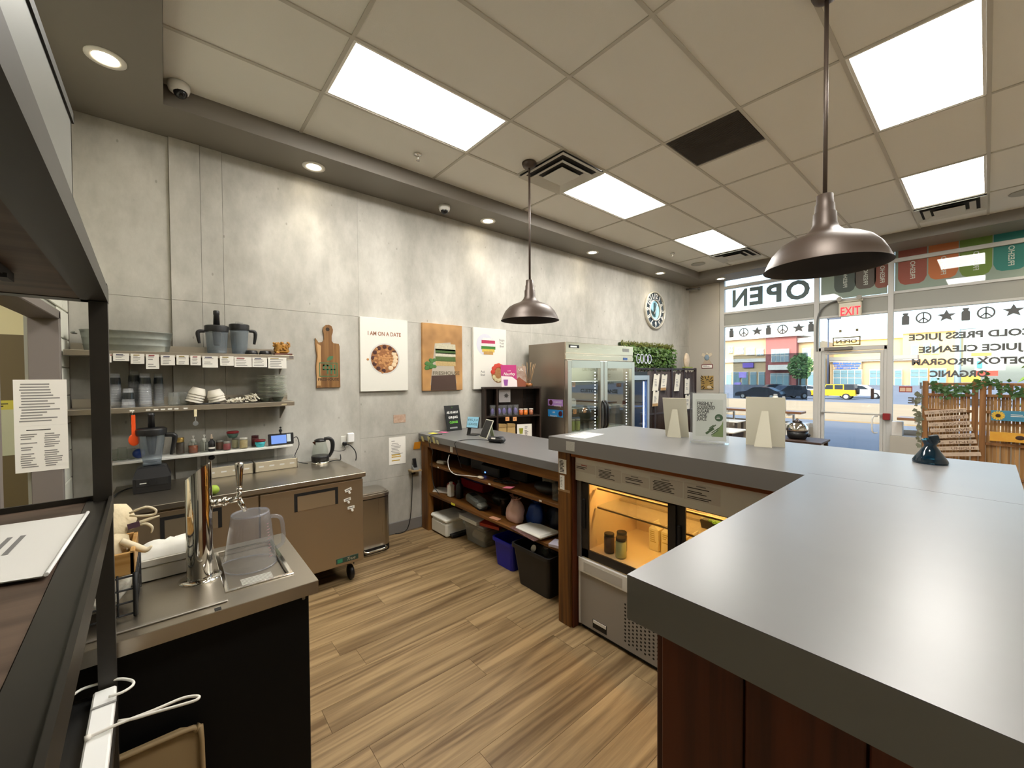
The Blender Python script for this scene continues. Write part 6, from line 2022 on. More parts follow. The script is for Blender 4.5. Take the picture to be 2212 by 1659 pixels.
# ================================================================== BEER TAP CABINET
t = thing('tap_cabinet', 'black cabinet with a stainless top and drip tray', 'cabinet', (2.25, .1, 0))
KZ = .95
part('body', B().box(1.98, 2.515, -.30, .392, .06, .915, .004), mat('cabinet_black', (4, 4, 4), .6, spec=.2), t)
for (x, y) in ((2.05, -.24), (2.05, .33), (2.45, -.24), (2.45, .33)):
    part('foot', B().cyl((x, y, 0), (x, y, .06), .025, n=12), m_blackm, t)
# top with a hole for the drip tray
SX0, SX1, SY0, SY1 = 2.03, 2.428, .155, .347
top = B()
for (x0, x1, y0, y1) in ((1.955, SX0, -.31, .415), (SX1, 2.553, -.31, .415), (SX0, SX1, -.31, SY0), (SX0, SX1, SY1, .415)):
    top.box(x0, x1, y0, y1, .936, KZ)
top.box(2.545, 2.555, -.31, .415, .905, .949).box(1.955, 2.553, .405, .416, .905, .949)
part('top', top, m_steel, t)
part('front_rail', B().box(2.495, 2.51, -.31, .145, KZ + .0005, KZ + .007, .002).box(2.515, 2.545, .110, .122, KZ, KZ + .001), m_steelz, t)
part('notch', B().box(2.530, 2.550, .106, .124, KZ + .0004, KZ + .0012), m_blackm, t)
part('door_screw', B().cyl((2.515, .372, .885), (2.524, .372, .885), .006, n=10).ball((2.50, .40, .895), .008, 10, 6), m_chrome, t)
tr = part('drip_tray', B().box(SX0, SX1, SY0, SY1, KZ - .055, KZ - .05).box(SX0, SX0 + .004, SY0, SY1, KZ - .05, KZ).box(SX1 - .004, SX1, SY0, SY1, KZ - .05, KZ).box(SX0, SX1, SY0, SY0 + .004, KZ - .05, KZ).box(SX0, SX1, SY1 - .004, SY1, KZ - .05, KZ), m_steelz, t)
rim = B()
for (x0, x1, y0, y1) in ((SX0 - .012, SX0 + .003, SY0 - .012, SY1 + .012), (SX1 - .003, SX1 + .012, SY0 - .012, SY1 + .012), (SX0, SX1, SY0 - .012, SY0 + .003), (SX0, SX1, SY1 - .003, SY1 + .012)):
    rim.box(x0, x1, y0, y1, KZ, KZ + .004, .0015)
part('rim', rim, m_chrome, tr)
part('grate', B().box(SX0 + .006, SX1 - .006, SY0 + .006, SY1 - .006, KZ - .018, KZ - .014), m_steel, tr)
sl_ = B()
for k in range(8):
    sl_.box(2.33 + k * .011, 2.334 + k * .011, .20, .30, KZ - .0139, KZ - .0132)
part('slots', sl_, m_white, tr)
# tower
tx, ty = 2.25, .085
t = thing('beer_tower', 'polished chrome beer tower with slanted top and one tap', 'beer tower', (tx, ty, KZ))
n = 40
r = .041
vs = []
fs = []
for k, z in enumerate((KZ + .004, KZ + .32, None)):
    for i in range(n):
        a = 2 * pi * i / n
        zz = z if z is not None else KZ + .405 + .040 * (math.sin(a) * .8 + math.cos(a) * .25)
        vs.append(V((tx + r * math.cos(a), ty + r * math.sin(a), zz)))
for k in range(2):
    for i in range(n):
        j = (i + 1) % n
        fs.append((k * n + i, k * n + j, (k + 1) * n + j, (k + 1) * n + i))
b = B().add(vs, fs, True)
part('column', b, m_chrome, t)
part('cap', B().add(vs[2 * n:], [tuple(range(n))]), m_chrome, t)
part('flange', B().lathe([(.066, 0), (.066, .004), (.06, .008), (.042, .009)], (tx, ty, KZ), 36), m_chrome, t)
zf = KZ + .275
part('shank', B().cyl((tx, ty + .038, zf), (tx, ty + .075, zf), .013, n=16).cyl((tx, ty + .072, zf), (tx, ty + .085, zf), .017, n=18), m_chrome, t)
fa = part('faucet', B().lathe([(.011, 0), (.012, .03), (.010, .05)], (tx, ty + .080, zf), 14, M=Matrix.Rotation(-pi / 2, 3, 'X')).cyl((tx, ty + .118, zf + .012), (tx, ty + .145, zf - .052), .011, .0085, 14).cyl((tx, ty + .125, zf - .005), (tx, ty + .125, zf + .035), .010, .008, 14).ball((tx, ty + .125, zf + .035), .012, 12, 8), m_chrome, t)
part('tap_handle', B().lathe([(.008, .04), (.010, .055), (.0125, .10), (.015, .135), (.013, .142), (.0, .143)], (tx, ty + .127, zf), 18), m_chrome, t)
# upturned pitcher in the tray
px_, py_, pz_ = 2.21, .252, KZ - .0135
t = thing('plastic_pitcher', 'clear plastic pitcher turned upside down in the drip tray', 'pitcher', (px_, py_, pz_))
n = 40
vs = []
fs = []
prof = [(.090, 0), (.090, .004), (.084, .05), (.073, .17), (.068, .205), (.062, .215)]
for k, (rr_, z) in enumerate(prof):
    for i in range(n):
        a = 2 * pi * i / n
        lip = .028 * max(0, math.cos(a - 4.0)) ** 6 * max(0, 1 - z / .10)
        vs.append(V((px_ + (rr_ + lip) * math.cos(a), py_ + (rr_ + lip) * math.sin(a), pz_ + z)))
for k in range(len(prof) - 1):
    for i in range(n):
        j = (i + 1) % n
        fs.append((k * n + i, k * n + j, (k + 1) * n + j, (k + 1) * n + i))
b = B().add(vs, fs, True)
b.add(vs[-n:], [tuple(range(n))])
part('wall', b, m_clear2, t)
part('base_ring', B().tube([(px_ + .064 * math.cos(2 * pi * i / n), py_ + .064 * math.sin(2 * pi * i / n), pz_ + .212) for i in range(n)], .004, 6, closed=True), m_clear2, t)
part('mouth_rim', B().tube([vs[i] + V((0, 0, .003)) for i in range(n)], .0025, 6, closed=True), m_clear2, t)
ha = 1.25
hd = V((math.cos(ha), math.sin(ha), 0))
c0 = V((px_, py_, pz_))
part('handle', B().tube([c0 + hd * .072 + Z * .19, c0 + hd * .10 + Z * .185, c0 + hd * .112 + Z * .16, c0 + hd * .115 + Z * .08, c0 + hd * .088 + Z * .055], .008, 8), m_clear2, t)
g = B()
for k in range(12):
    a = .75
    rr_ = .088 - .08 * (.03 + k * .012)
    p = c0 + V((math.cos(a) * rr_, math.sin(a) * rr_, .04 + k * .012))
    g.obox(p, (-math.sin(a), math.cos(a), 0), Z, .018 if k % 3 == 0 else .010, .0016, .0006)
part('measure_marks', g, mat('mark_pink', (200, 150, 150), .6), t)['kind'] = 'stuff'
# white napkin box
t = thing('napkin_box', 'white cardboard box heaped with white napkins beside the beer tower', 'napkin box', (2.08, -.02, KZ))
part('box', B().box(2.00, 2.155, -.10, .115, KZ + .001, KZ + .055, .003), mat('card_white', (228, 222, 204), .7), t)
part('lid', B().box(1.995, 2.16, -.105, .12, KZ + .055, KZ + .082, .003), mat('card_white2', (240, 236, 222), .7), t)
rr = random.Random(6)
b = B()
n1, n2 = 14, 10
for i in range(n1):
    for j in range(n2):
        u, v = i / (n1 - 1), j / (n2 - 1)
        e = min(u, 1 - u, v, 1 - v)
        b.v.append(V((2.0 + .155 * v, -.10 + .22 * u, KZ + .083 + min(e * 6, 1) * (.02 + rr.uniform(-.004, .008) + .018 * u))))
for i in range(n1 - 1):
    for j in range(n2 - 1):
        b.f.append((i * n2 + j, (i + 1) * n2 + j, (i + 1) * n2 + j + 1, i * n2 + j + 1))
        b.sm.append(True)
part('napkins', b, mat('napkin_white', (246, 244, 236), .8), t)
# wooden-rimmed wire basket with cloth bags
t = thing('wire_basket', 'black wire basket with a wooden rim holding cloth bags', 'basket', (2.30, -.19, KZ))
wx0, wx1, wy0, wy1 = 2.19, 2.415, -.285, -.085
mw = wood_mat('crate_wood', (164, 120, 62), (206, 164, 100), 'y', 1.0, .5)
for (x0, x1, y0, y1) in ((wx1 - .012, wx1, wy0, wy1), (wx0, wx0 + .012, wy0, wy1), (wx0, wx1, wy1 - .012, wy1), (wx0, wx1, wy0, wy0 + .012)):
    part('rim_board', B().box(x0, x1, y0, y1, KZ + .135, KZ + .205, .002), mw, t)
b = B()
for z in (.012, .05, .09, .13):
    for (p, q) in (((wx0, wy0), (wx1, wy0)), ((wx1, wy0), (wx1, wy1)), ((wx1, wy1), (wx0, wy1)), ((wx0, wy1), (wx0, wy0))):
        b.cyl((p[0], p[1], KZ + z), (q[0], q[1], KZ + z), .003, n=6)
for k in range(6):
    y = wy0 + (wy1 - wy0) * k / 5
    for x in (wx0, wx1):
        b.cyl((x, y, KZ + .01), (x, y, KZ + .14), .003, n=6)
    x = wx0 + (wx1 - wx0) * k / 5
    for y in (wy0, wy1):
        b.cyl((x, y, KZ + .01), (x, y, KZ + .14), .003, n=6)
part('wire_cage', b, m_blackm, t)
for (x, y) in ((wx1, wy1), (wx0, wy1)):
    part('corner_post', B().tube([(x, y, KZ + .003), (x, y, KZ + .14)], .006, 6), m_blackm, t)
m_cloth = mat('cotton_cloth', (224, 208, 172), .9, bump=(40, .5))


def clothbag(c, s, seed, label, m=m_cloth):
    rr = random.Random(seed)
    b = B()
    n, k = 20, 12
    ph = [rr.uniform(0, 6) for _ in range(5)]
    for j in range(k + 1):
        a = -pi / 2 + pi * j / k
        for i in range(n):
            e = 2 * pi * i / n
            q = 1 + .10 * math.sin(3 * e + ph[0] + a * 2) + .07 * math.sin(5 * e + ph[1]) * math.cos(a) + .05 * math.sin(7 * a + ph[2])
            b.v.append(V(c) + V((s[0] * q * math.cos(a) * math.cos(e), s[1] * q * math.cos(a) * math.sin(e), s[2] * q * math.sin(a))))
    for j in range(k):
        for i in range(n):
            i2 = (i + 1) % n
            b.f.append((j * n + i, j * n + i2, (j + 1) * n + i2, (j + 1) * n + i))
            b.sm.append(True)
    t = thing('cloth_bag', label, 'bag', (c[0], c[1], c[2] - s[2]))
    part('cloth', b, m, t)
    return t


cb = clothbag((2.26, -.175, KZ + .26), (.08, .085, .075), 3, 'cream cotton bag with drawstring lying on top of the basket')
b = B().tube([(2.30, -.10, KZ + .30), (2.31, -.06, KZ + .315), (2.31, -.035, KZ + .30), (2.31, -.04, KZ + .285), (2.30, -.075, KZ + .285), (2.29, -.10, KZ + .29)], .004, 6)
b.tube([(2.30, -.10, KZ + .255), (2.31, -.06, KZ + .27), (2.315, -.025, KZ + .278)], [.008, .006, .002], 6)
b.tube([(2.30, -.10, KZ + .25), (2.31, -.065, KZ + .26), (2.315, -.045, KZ + .245), (2.315, -.047, KZ + .225)], [.006, .005, .004, .002], 6)
part('drawstring', b, mat('string_cream', (236, 222, 190), .9), cb)
part('striped_tag', B().obox((2.318, -.09, KZ + .262), (0, 1, .15), (0, -.15, 1), .03, .018, .002), mat('tag_plum', (84, 60, 74), .8), cb)
cb = clothbag((2.31, -.185, KZ + .19), (.085, .08, .07), 7, 'cream cotton bag stuffed into the wooden rim of the basket')
part('drawstring', B().tube([(2.34, -.12, KZ + .225), (2.35, -.085, KZ + .20), (2.36, -.06, KZ + .185), (2.362, -.045, KZ + .195)], [.010, .011, .009, .003], 6), mat('string_cream', (236, 222, 190), .9), cb)
clothbag((2.31, -.185, KZ + .075), (.09, .085, .065), 11, 'white cloth folded in the bottom of the wire basket', mat('cloth_white', (238, 232, 214), .9, bump=(40, .5)))

# ================================================================== INDUSTRIAL RACK NEXT TO THE CAMERA
RP = V((2.575, -.118, 0))
t = thing('steel_rack', 'dark steel rack with wooden shelves standing in the kitchen passage', 'rack', tuple(RP))
LX, DY = 1.42, -.37


def rk(name, b, m, par=None):
    return put(name, b.mesh(), m, par or t)


for (x, y) in ((0, -.036), (0, DY), (LX - .036, -.036), (LX - .036, DY)):
    rk('post', B().box(x, x + .036, y, y + .036, 0, 1.955), m_iron)
for z, nm in ((1.905, 'top'), (1.33, 'mid'), (.80, 'low')):
    h = {'top': .04, 'mid': .052, 'low': .035}[nm]
    rk('rail', B().box(.0, LX, -.006, .001, z, z + h).box(0, LX, -.05, -.006, z, z + .006), m_iron)
    rk('rail', B().box(-.001, .006, DY, 0, z, z + h).box(.006, .05, DY, 0, z, z + .006), m_iron)
    rk('rail', B().box(0, LX, DY - .001, DY + .006, z, z + h), m_iron)
    rk('rail', B().box(LX - .006, LX, DY, 0, z, z + h), m_iron)
rk('shelf_board', B().box(.01, LX - .01, DY + .01, -.012, 1.907, 1.930), m_rackwood)
rk('shelf_board', B().box(.008, LX - .008, DY + .008, -.052, 1.337, 1.368), m_rackwood)
rk('shelf_board', B().box(.008, LX - .008, DY + .008, -.05, 1.337 - .53, .832), mat('rack_black', (34, 34, 34), .3))
rk('edge_strip', B().box(.0, LX, -.05, -.001, 1.366, 1.371), m_iron)
rk('latch', B().box(.34, .46, -.13, -.115, 1.888, 1.905).box(.40, .43, -.135, -.11, 1.882, 1.89), m_blackm)
t.rotation_euler = (0, 0, math.radians(1.9))
t = thing('steel_pan', 'grey steel pan lying on top of the dark rack', 'pan', (3.6, -.26, 1.955))
part('shell', B().box(3.27, 3.96, -.44, -.10, 1.958, 1.962).box(3.27, 3.275, -.44, -.10, 1.962, 2.085).box(3.955, 3.96, -.44, -.10, 1.962, 2.085).box(3.27, 3.96, -.105, -.10, 1.962, 2.085).box(3.27, 3.96, -.44, -.435, 1.962, 2.085), mat('pan_steel', (140, 142, 138), .35, .9), t)
part('rim', B().box(3.265, 3.965, -.10, -.0975, 2.078, 2.092).box(3.265, 3.27, -.445, -.0975, 2.082, 2.092).box(3.265, 3.965, -.445, -.44, 2.082, 2.092).box(3.96, 3.965, -.445, -.0975, 2.082, 2.092), mat('pan_rim', (60, 60, 58), .4, .9), t)
# laminated sheet on the middle shelf
P = [W('z', 1.374, *c) for c in ((190, 1110), (100, 1246), (-70, 1272), (-14, 1139))]
t = thing('laminated_sheet', 'laminated white sheet lying on the middle shelf of the rack', 'sheet', tuple((P[0] + P[2]) / 2))
b = B()
b.quad(P[0], P[3], P[2], P[1])
up = V((0, 0, .002))
b.quad(P[0] + up, P[1] + up, P[2] + up, P[3] + up)
part('sheet', b, mat('sheet_white', (228, 226, 220), .35), t)
part('raised_edge', B().tube([P[0] + up * 2, P[1] + up * 2], .0035, 6), mat('edge_white', (244, 244, 240), .4), t)
dv = (P[1] - P[0]).normalized()
du = (P[3] - P[0]).normalized()
b = B()
for k in range(3):
    o = P[0] + dv * .12 + du * (.075 + .018 * k) + up * 1.4
    s = dv * (.12 - .02 * k)
    b.quad(o, o + s, o + s + du * .008, o + du * .008)
part('print', b, mat('print_dim', (120, 118, 116), .8), t)
# white power strip and cable on the low shelf
t = thing('power_strip', 'white power strip on the low rack shelf edge', 'power strip', (2.78, -.135, .84))
part('body', B().obox((2.80, -.135, .853), (1, .02, 0), (0, 1, 0), .36, .045, .028, .004), mat('strip_white', (240, 240, 236), .4), t)
part('clip', B().obox((2.70, -.135, .869), (1, .02, 0), (0, 1, 0), .006, .047, .003), mat('clip_grey', (150, 150, 146), .5), t)
ZK = .875
b = B().tube([W('z', ZK, *c) for c in ((150, 1508), (175, 1490), (210, 1478), (255, 1467), (284, 1470), (287, 1480), (265, 1495), (235, 1505))], .0035, 8)
one('white_cable', b, m_white, 'white cable looping round the rack post', 'cable')
b = B().tube([W('z', ZK, *c) for c in ((190, 1593), (215, 1582), (260, 1562), (330, 1535), (395, 1508), (428, 1504), (424, 1512), (390, 1523), (330, 1540), (290, 1552), (255, 1558))], .0035, 8)
b.cyl(W('z', ZK, 182, 1597), W('z', ZK, 196, 1590), .006, n=10)
one('white_cable', b, mat('cable_white', (226, 222, 212), .5), 'doubled white cable sticking out over the low rack shelf', 'cable')
# beige tub on the floor by the cabinet
t = thing('beige_tray', 'beige plastic tray standing upright against the black cabinet', 'tray', (2.60, -.1, 0))
q = W('z', .62, 436, 1572)
pl = [(-.33, .03), (-.31, .005), (q.y - .02, .005), (q.y, .03), (q.y, .57), (q.y - .015, .605), (q.y - .05, .62), (-.30, .62), (-.33, .60)]
mt_ = mat('tub_beige', (150, 128, 92), .6)
part('panel', B().prism([(p[0], p[1]) for p in pl], (2.545, 0, 0), Y, Z, .02), mt_, t)
part('rim', B().tube([(2.568, p[0], p[1]) for p in pl] + [(2.568, pl[0][0], pl[0][1])], .008, 6), mt_, t)

# ================================================================== BEYOND THE TILL COUNTER
# --- dark bookcase, turned a little out of the wall
BO = V((.20, 2.935, 0))
th = math.radians(65.9)
bd = V((math.cos(th), math.sin(th), 0))
bn = V((math.sin(th), -math.cos(th), 0))      # towards the room


def WB(px, py, back=0.0):
    """pixel -> (u, z) on the bookcase front, moved back by 'back'"""
    d = FWD + RGT * ((px - 1106) / FPX) - UPV * ((py - 829.5) / FPX)
    o = BO - bn * back
    p = CAM + d * ((o - CAM).dot(bn) / d.dot(bn))
    return (p - o).dot(bd), p.z


BW = WB(1169, 880)[0]
BT = WB(1100, 836)[1]
BM = WB(1120, 897)[1]
m_bk = wood_mat('bookcase_wood', (24, 17, 14), (50, 34, 26), 'z', .8, .5, ring=.2)
bk = thing('bookcase', 'dark brown bookcase between the till counter and refrigerator', 'bookcase', tuple(BO))
DP = .20


def bp(name, b, m, par=None):
    return put(name, b.mesh(), m, par or bk)


U1 = WB(1075, 870)[0]
bp('side', B().box(0, .02, 0, DP, 0, BT), m_bk)
bp('side', B().box(BW - .02, BW, 0, DP, 0, BT), m_bk)
bp('divider', B().box(U1 - .012, U1 + .008, 0, DP, 0, BT), m_bk)
bp('back', B().box(0, BW, DP - .012, DP, 0, BT), m_bk)
bp('top', B().box(-.006, BW + .006, -.006, DP, BT - .022, BT), m_bk)
for z in (BM, BM - .36, BM - .72):
    bp('shelf', B().box(.02, BW - .02, .002, DP - .01, z - .018, z), m_bk)
g = B()
g0 = WB(1140, 870)[0]
for k in range(9):
    x = g0 + (BW - .025 - g0) * k / 8
    g.cyl((x, .17, BM), (x, .17, BT - .02), .0025, n=5)
for k in range(9):
    z = BM + (BT - .03 - BM) * k / 8
    g.cyl((g0, .168, z), (BW - .02, .168, z), .0025, n=5)
bp('wire_grid', g, m_blackm)
bk.rotation_euler = (0, 0, th)


def bthing(name, label, cat, u, v, z, group=None):
    t = thing(name, label, cat, tuple(BO + bd * u - bn * v + V((0, 0, z))), group)
    t.rotation_euler = (0, 0, th)
    return t


def bput(t, name, b, m):
    return put(name, b.mesh(), m, t)


# on top
u0, u1 = WB(1084, 815)[0], WB(1118, 815)[0]
t = bthing('pink_card', 'pink and white card reading I am naughty on the bookcase', 'card', (u0 + u1) / 2, .02, BT)
w = u1 - u0
h = WB(1100, 788)[1] - BT
bput(t, 'card', B().obox((0, .02, h / 2), X, (0, .12, 1), w, h, .003), mat('card_pink', (186, 50, 120), .5))
bput(t, 'white_panel', B().prism([(-w / 2, .0), (w / 2, 0), (w / 2, h * .28), (w * .2, h * .46), (-w / 2, h * .5)], (0, -.004, .001), X, (0, .12, 1), .0008), mat('card_blush', (238, 226, 226), .5))
bput(t, 'cup_picture', B().prism([(-.02, 0), (.02, 0), (.03, .075), (-.03, .075)], (-w * .22, -.0052, h * .06), X, (0, .12, 1), .0006), mat('cup_purple', (150, 84, 160), .5))
o = V(root_of(t))
text('lettering', 'I AM', o + V((0, .008, h * .70)), .022, X, (0, .12, 1), m_paper, t)
text('lettering', 'Naughty', o + V((0, .004, h * .53)), .05, X, (0, .12, 1), m_paper, t, width=w * .75, shear=.25, off=.001)
u2 = WB(1138, 815)[0]
t = bthing('brown_magazine', 'brown and white printed card leaning next to the pink card', 'card', (u1 + u2) / 2 + .002, .05, BT)
w2 = u2 - u1
bput(t, 'card', B().obox((0, .02, h * .47), X, (0, .12, 1), w2 + .03, h * .93, .003), mat('card_brown2', (196, 184, 170), .5, var=(20, (120, 66, 44), 2)))
bput(t, 'print', B().prism([(-w2 * .6, 0), (w2 * .6, 0), (w2 * .6, .05), (-w2 * .2, .12), (-w2 * .5, .09)], (0, -.003, .002), X, (0, .12, 1), .0008), mat('print_rust', (140, 74, 48), .6))
text('lettering', 'UL', V(root_of(t)) + V((0, .015, h * .74)), .04, X, (0, .12, 1), m_paper, t, width=w2 * .5)
uc = WB(1146, 830)[0]
t = bthing('reed_diffuser', 'glass reed diffuser with amber oil on top of the bookcase', 'diffuser', uc, .06, BT)
bput(t, 'jar', B().lathe([(.046, 0), (.048, .004), (.048, .07), (.044, .078), (.03, .084)], (0, 0, 0), 20, cap1=False), m_jarglass)
bput(t, 'oil', B().lathe([(.044, .003), (.045, .04)], (0, 0, 0), 20), mat('oil_amber', (186, 108, 40), .2))
for k in range(6):
    a = k * 1.05
    bput(t, 'reed', B().cyl((.01 * math.cos(a), .01 * math.sin(a), .01), (.085 * math.cos(a), .05 * math.sin(a), .29 + .02 * math.sin(k * 2)), .003, n=5), mat('reed_tan', (176, 140, 96), .7))
# inside
a, zt = WB(1079, 842)
c, zb = WB(1104, 869)
t = bthing('grey_flyer', 'grey flyer with a dark star pattern inside the bookcase', 'flyer', (a + c) / 2, .03, zb)
bput(t, 'sheet', B().box(-(c - a) / 2, (c - a) / 2, -.001, .001, 0, zt - zb), mat('flyer_grey', (150, 146, 146), .6))
pl = []
for k in range(16):
    r = .035 if k % 2 == 0 else .018
    pl.append((r * math.cos(k * pi / 8), r * math.sin(k * pi / 8)))
bput(t, 'star_print', B().prism(pl, (.02, -.0014, (zt - zb) * .52), X, Z, .0004), m_ink)
for i, px in enumerate((1066, 1080, 1091, 1103, 1116)):
    u, z = WB(px, 897)
    t = bthing('berry_bag', ['cellophane bag of purple sweets in the narrow bay', 'cellophane bag of purple sweets next to the divider', 'second cellophane bag of purple sweets from the divider', 'third cellophane bag of purple sweets from the divider', 'cellophane bag of purple sweets beside the orange jars'][i], 'bag', u, .05, BM)
    bput(t, 'sweets', B().ball((0, 0, .05), .036, 12, 8, (.68, .7, 1.15), .06), mat('sweets_purple', (62, 46, 120), .35, var=(60, (120, 104, 180))))
    bput(t, 'film', B().prism([(-.028, 0), (.028, 0), (.026, .09), (.034, .13), (-.03, .13), (-.026, .09)], (0, .028, 0), X, Z, .056), m_clear)
for i, px in enumerate((1128, 1138, 1150)):
    u, z = WB(px, 895)
    t = bthing('amber_jar', ['orange jar beside the sweets in the bookcase', 'brightest orange jar in the middle of three in the bookcase', 'brownish orange jar at the wire grid end of the bookcase'][i], 'jar', u, .05, BM)
    bput(t, 'glass', B().lathe([(.024, 0), (.026, .004), (.026, .062)], (0, 0, 0), 18), mat('jar_orange_%d' % i, ((190, 96, 40), (214, 120, 40), (156, 96, 66))[i], .3))
    bput(t, 'lid', B().lathe([(.027, .062), (.027, .076)], (0, 0, 0), 18), mat('lid_palegrey', (206, 200, 190), .5))
for i, px in enumerate((1096, 1112)):
    u, z = WB(px, 905)
    t = bthing('price_tag', ['orange price tag on the bookcase shelf under the sweets', 'orange price tag on the bookcase shelf nearer the jars'][i], 'price tag', u, -.002, z - .025)
    bput(t, 'card', B().box(-.024, .024, -.001, .001, 0, .05), mat('tag_peach', (232, 164, 104), .6))
    lines('print', V(root_of(t)) + V((-.015, -.0012, .035)), X, Z, .03, .02, 2, m_ink, t, seed=i)
for i, px in enumerate((1087, 1106)):
    u, z = WB(px, 930)
    t = bthing('kraft_bag', ['brown kraft bag beside the bookcase divider', 'brown kraft bag next to the drink card in the bookcase'][i], 'bag', u, .06, BM - .36)
    bput(t, 'body', B().prism([(-.055, 0), (.055, 0), (.05, .25), (-.05, .26)], (0, .03, 0), X, Z, .06), mat('kraft', (190, 160, 104), .7, bump=(40, .3)))
    bput(t, 'fold', B().box(-.052, .052, -.034, -.03, .215, .25), mat('kraft_dark', (168, 138, 86), .7))
a, zt = WB(1118, 917)
c, zb = WB(1150, 945)
t = bthing('drink_card', 'white card with a green drink picture low in the bookcase', 'card', (a + c) / 2, .02, BM - .36)
bput(t, 'sheet', B().box(-(c - a) / 2, (c - a) / 2, -.001, .001, 0, zt - BM + .36), m_paper)
bput(t, 'drink_picture', B().prism([(-.02, 0), (.02, 0), (.028, .07), (-.028, .07)], (-.045, -.0014, zt - BM + .24), X, Z, .0004), mat('matcha', (150, 150, 40), .6))
lines('print', V(root_of(t)) + V((.0, -.0014, zt - BM + .33)), X, Z, .06, .12, 8, m_ink, t, seed=3)

# --- two-door glass refrigerator
FX, F0, F1, FT = .745, 3.765, 5.235, 2.122
m_fs = brushed('fridge_steel', (150, 140, 128), .33, 'z', metal=.9)
t = thing('glass_door_fridge', 'tall stainless refrigerator with two glass doors', 'refrigerator', (.42, 4.5, 0))
part('side', B().box(.09, FX, F0, F0 + .04, .10, FT, .004), m_fs, t)
part('side', B().box(.09, FX, F1 - .04, F1, .10, FT, .004), m_fs, t)
part('back', B().box(.09, .12, F0 + .04, F1 - .04, .10, FT), mat('fridge_liner', (150, 147, 128), .4), t)
part('top', B().box(.12, FX, F0 + .04, F1 - .04, 1.88, FT), m_fs, t)
part('bottom', B().box(.12, FX, F0 + .04, F1 - .04, .10, .26), m_fs, t)
tp = part('top_panel', B().box(FX, FX + .02, F0, F1, 1.985, FT, .004).box(FX, FX + .02, F0, F1, 1.905, 1.965, .003).box(FX, FX + .012, F0, F1, 1.96, 1.99), brushed('fridge_panel', (200, 186, 168), .25, 'y'), t)
part('name_plate', B().box(FX + .02, FX + .024, F0 + .06, F0 + .25, 2.05, 2.09), m_black, tp)
lines('name_print', (FX + .0245, F0 + .075, 2.082), Y, Z, .16, .024, 1, m_white, tp, seed=1, th=.8)
part('badge', B().box(FX + .02, FX + .024, F1 - .26, F1 - .11, 2.04, 2.085), mat('badge_grey', (130, 130, 126), .4), tp)
part('thermometer', B().box(FX + .02, FX + .024, F1 - .25, F1 - .15, 1.92, 1.955), mat('lcd_blue', (60, 90, 150), .3), tp)
part('lamp', B().box(.2, FX - .12, F0 + .1, F1 - .1, 1.868, 1.876), emat('fridge_fill_glow', (250, 250, 240), 3.0), t)  # added glow panel, brightens the shelves beyond what the door strips give
part('kick', B().box(.15, FX - .02, F0 + .02, F1 - .02, .0, .10), m_blackm, t)
m_lining = mat('fridge_liner', (150, 147, 128), .4)
ym = (F0 + F1) / 2
for i, (a, c) in enumerate(((F0 + .005, ym - .004), (ym + .004, F1 - .005))):
    d = part('door', B().box(FX, FX + .05, a, a + .075, .13, 1.895, .004).box(FX, FX + .05, c - .075, c, .13, 1.895, .004).box(FX, FX + .05, a + .075, c - .075, .13, .24).box(FX, FX + .05, a + .075, c - .075, 1.80, 1.895), brushed('door_frame_steel', (200, 196, 186), .3, 'z'), t)
    part('pane', B().box(FX + .02, FX + .026, a + .075, c - .075, .24, 1.80), glassmat('fridge_glass', (240, 243, 240), ior=2.1), d)
    hy = c - .025 if i == 0 else a + .025
    part('handle', B().tube([(FX + .05, hy, 1.36), (FX + .085, hy, 1.30), (FX + .095, hy, 1.17), (FX + .085, hy, 1.04), (FX + .05, hy, .98)], [.012, .016, .02, .016, .012], 8), mat('handle_black', (26, 26, 28), .3), d)
    yl = c - .08
    led = B()
    for k in range(34):
        led.box(FX - .035, FX - .030, yl - .012, yl, .35 + k * .042, .361 + k * .042)
    part('led_strip', led, emat('led_white', (240, 245, 250), 7), t)['kind'] = 'stuff'
for z in (.55, .97, 1.27, 1.62):
    sh = part('shelf', B().box(.14, FX - .06, F0 + .045, F1 - .045, z - .012, z), mat('fridge_shelf', (200, 204, 200), .4), t)
    part('tag_rail', B().box(FX - .06, FX - .055, F0 + .045, F1 - .045, z - .035, z), mat('tag_rail', (90, 92, 92), .4), sh)
m_jg = mat('green_juice', (166, 176, 52), .35)
m_jw = mat('jar_lid_white', (232, 230, 214), .4)
for i, (y, x) in enumerate(((3.98, .62), (4.07, .60), (4.15, .62), (4.03, .48), (4.13, .47), (4.62, .62), (4.71, .60), (4.79, .62))):
    z = .971 if i < 5 else .971
    jar(x, y, z, .038, .15, m_jg, m_jw, 'green juice jar with white lid behind the ' + ('first' if i < 5 else 'second') + ' glass door', group='green juice jars in the refrigerator', cat='jar')
for i, (y, z) in enumerate(((4.02, 1.235), (4.22, 1.24), (4.08, .935), (4.24, .935), (4.74, .935), (4.90, .935), (4.0, 1.585))):
    q = thing('fridge_price_tag', 'orange price tag on a shelf rail inside the refrigerator', 'price tag', (FX - .05, y, z), 'price tags in the refrigerator')
    part('card', B().box(FX - .054, FX - .052, y - .03, y + .03, z - .03, z + .03), mat('tag_peach', (232, 164, 104), .6), q)
    lines('print', (FX - .0515, y - .02, z + .018), Y, Z, .04, .03, 2, m_ink, q, seed=i)
one('white_cloth_pack', B().box(.35, .6, 3.92, 4.18, 1.271, 1.40, .03), mat('pack_white', (226, 228, 226), .6), 'white wrapped pack on the upper refrigerator shelf', 'pack')
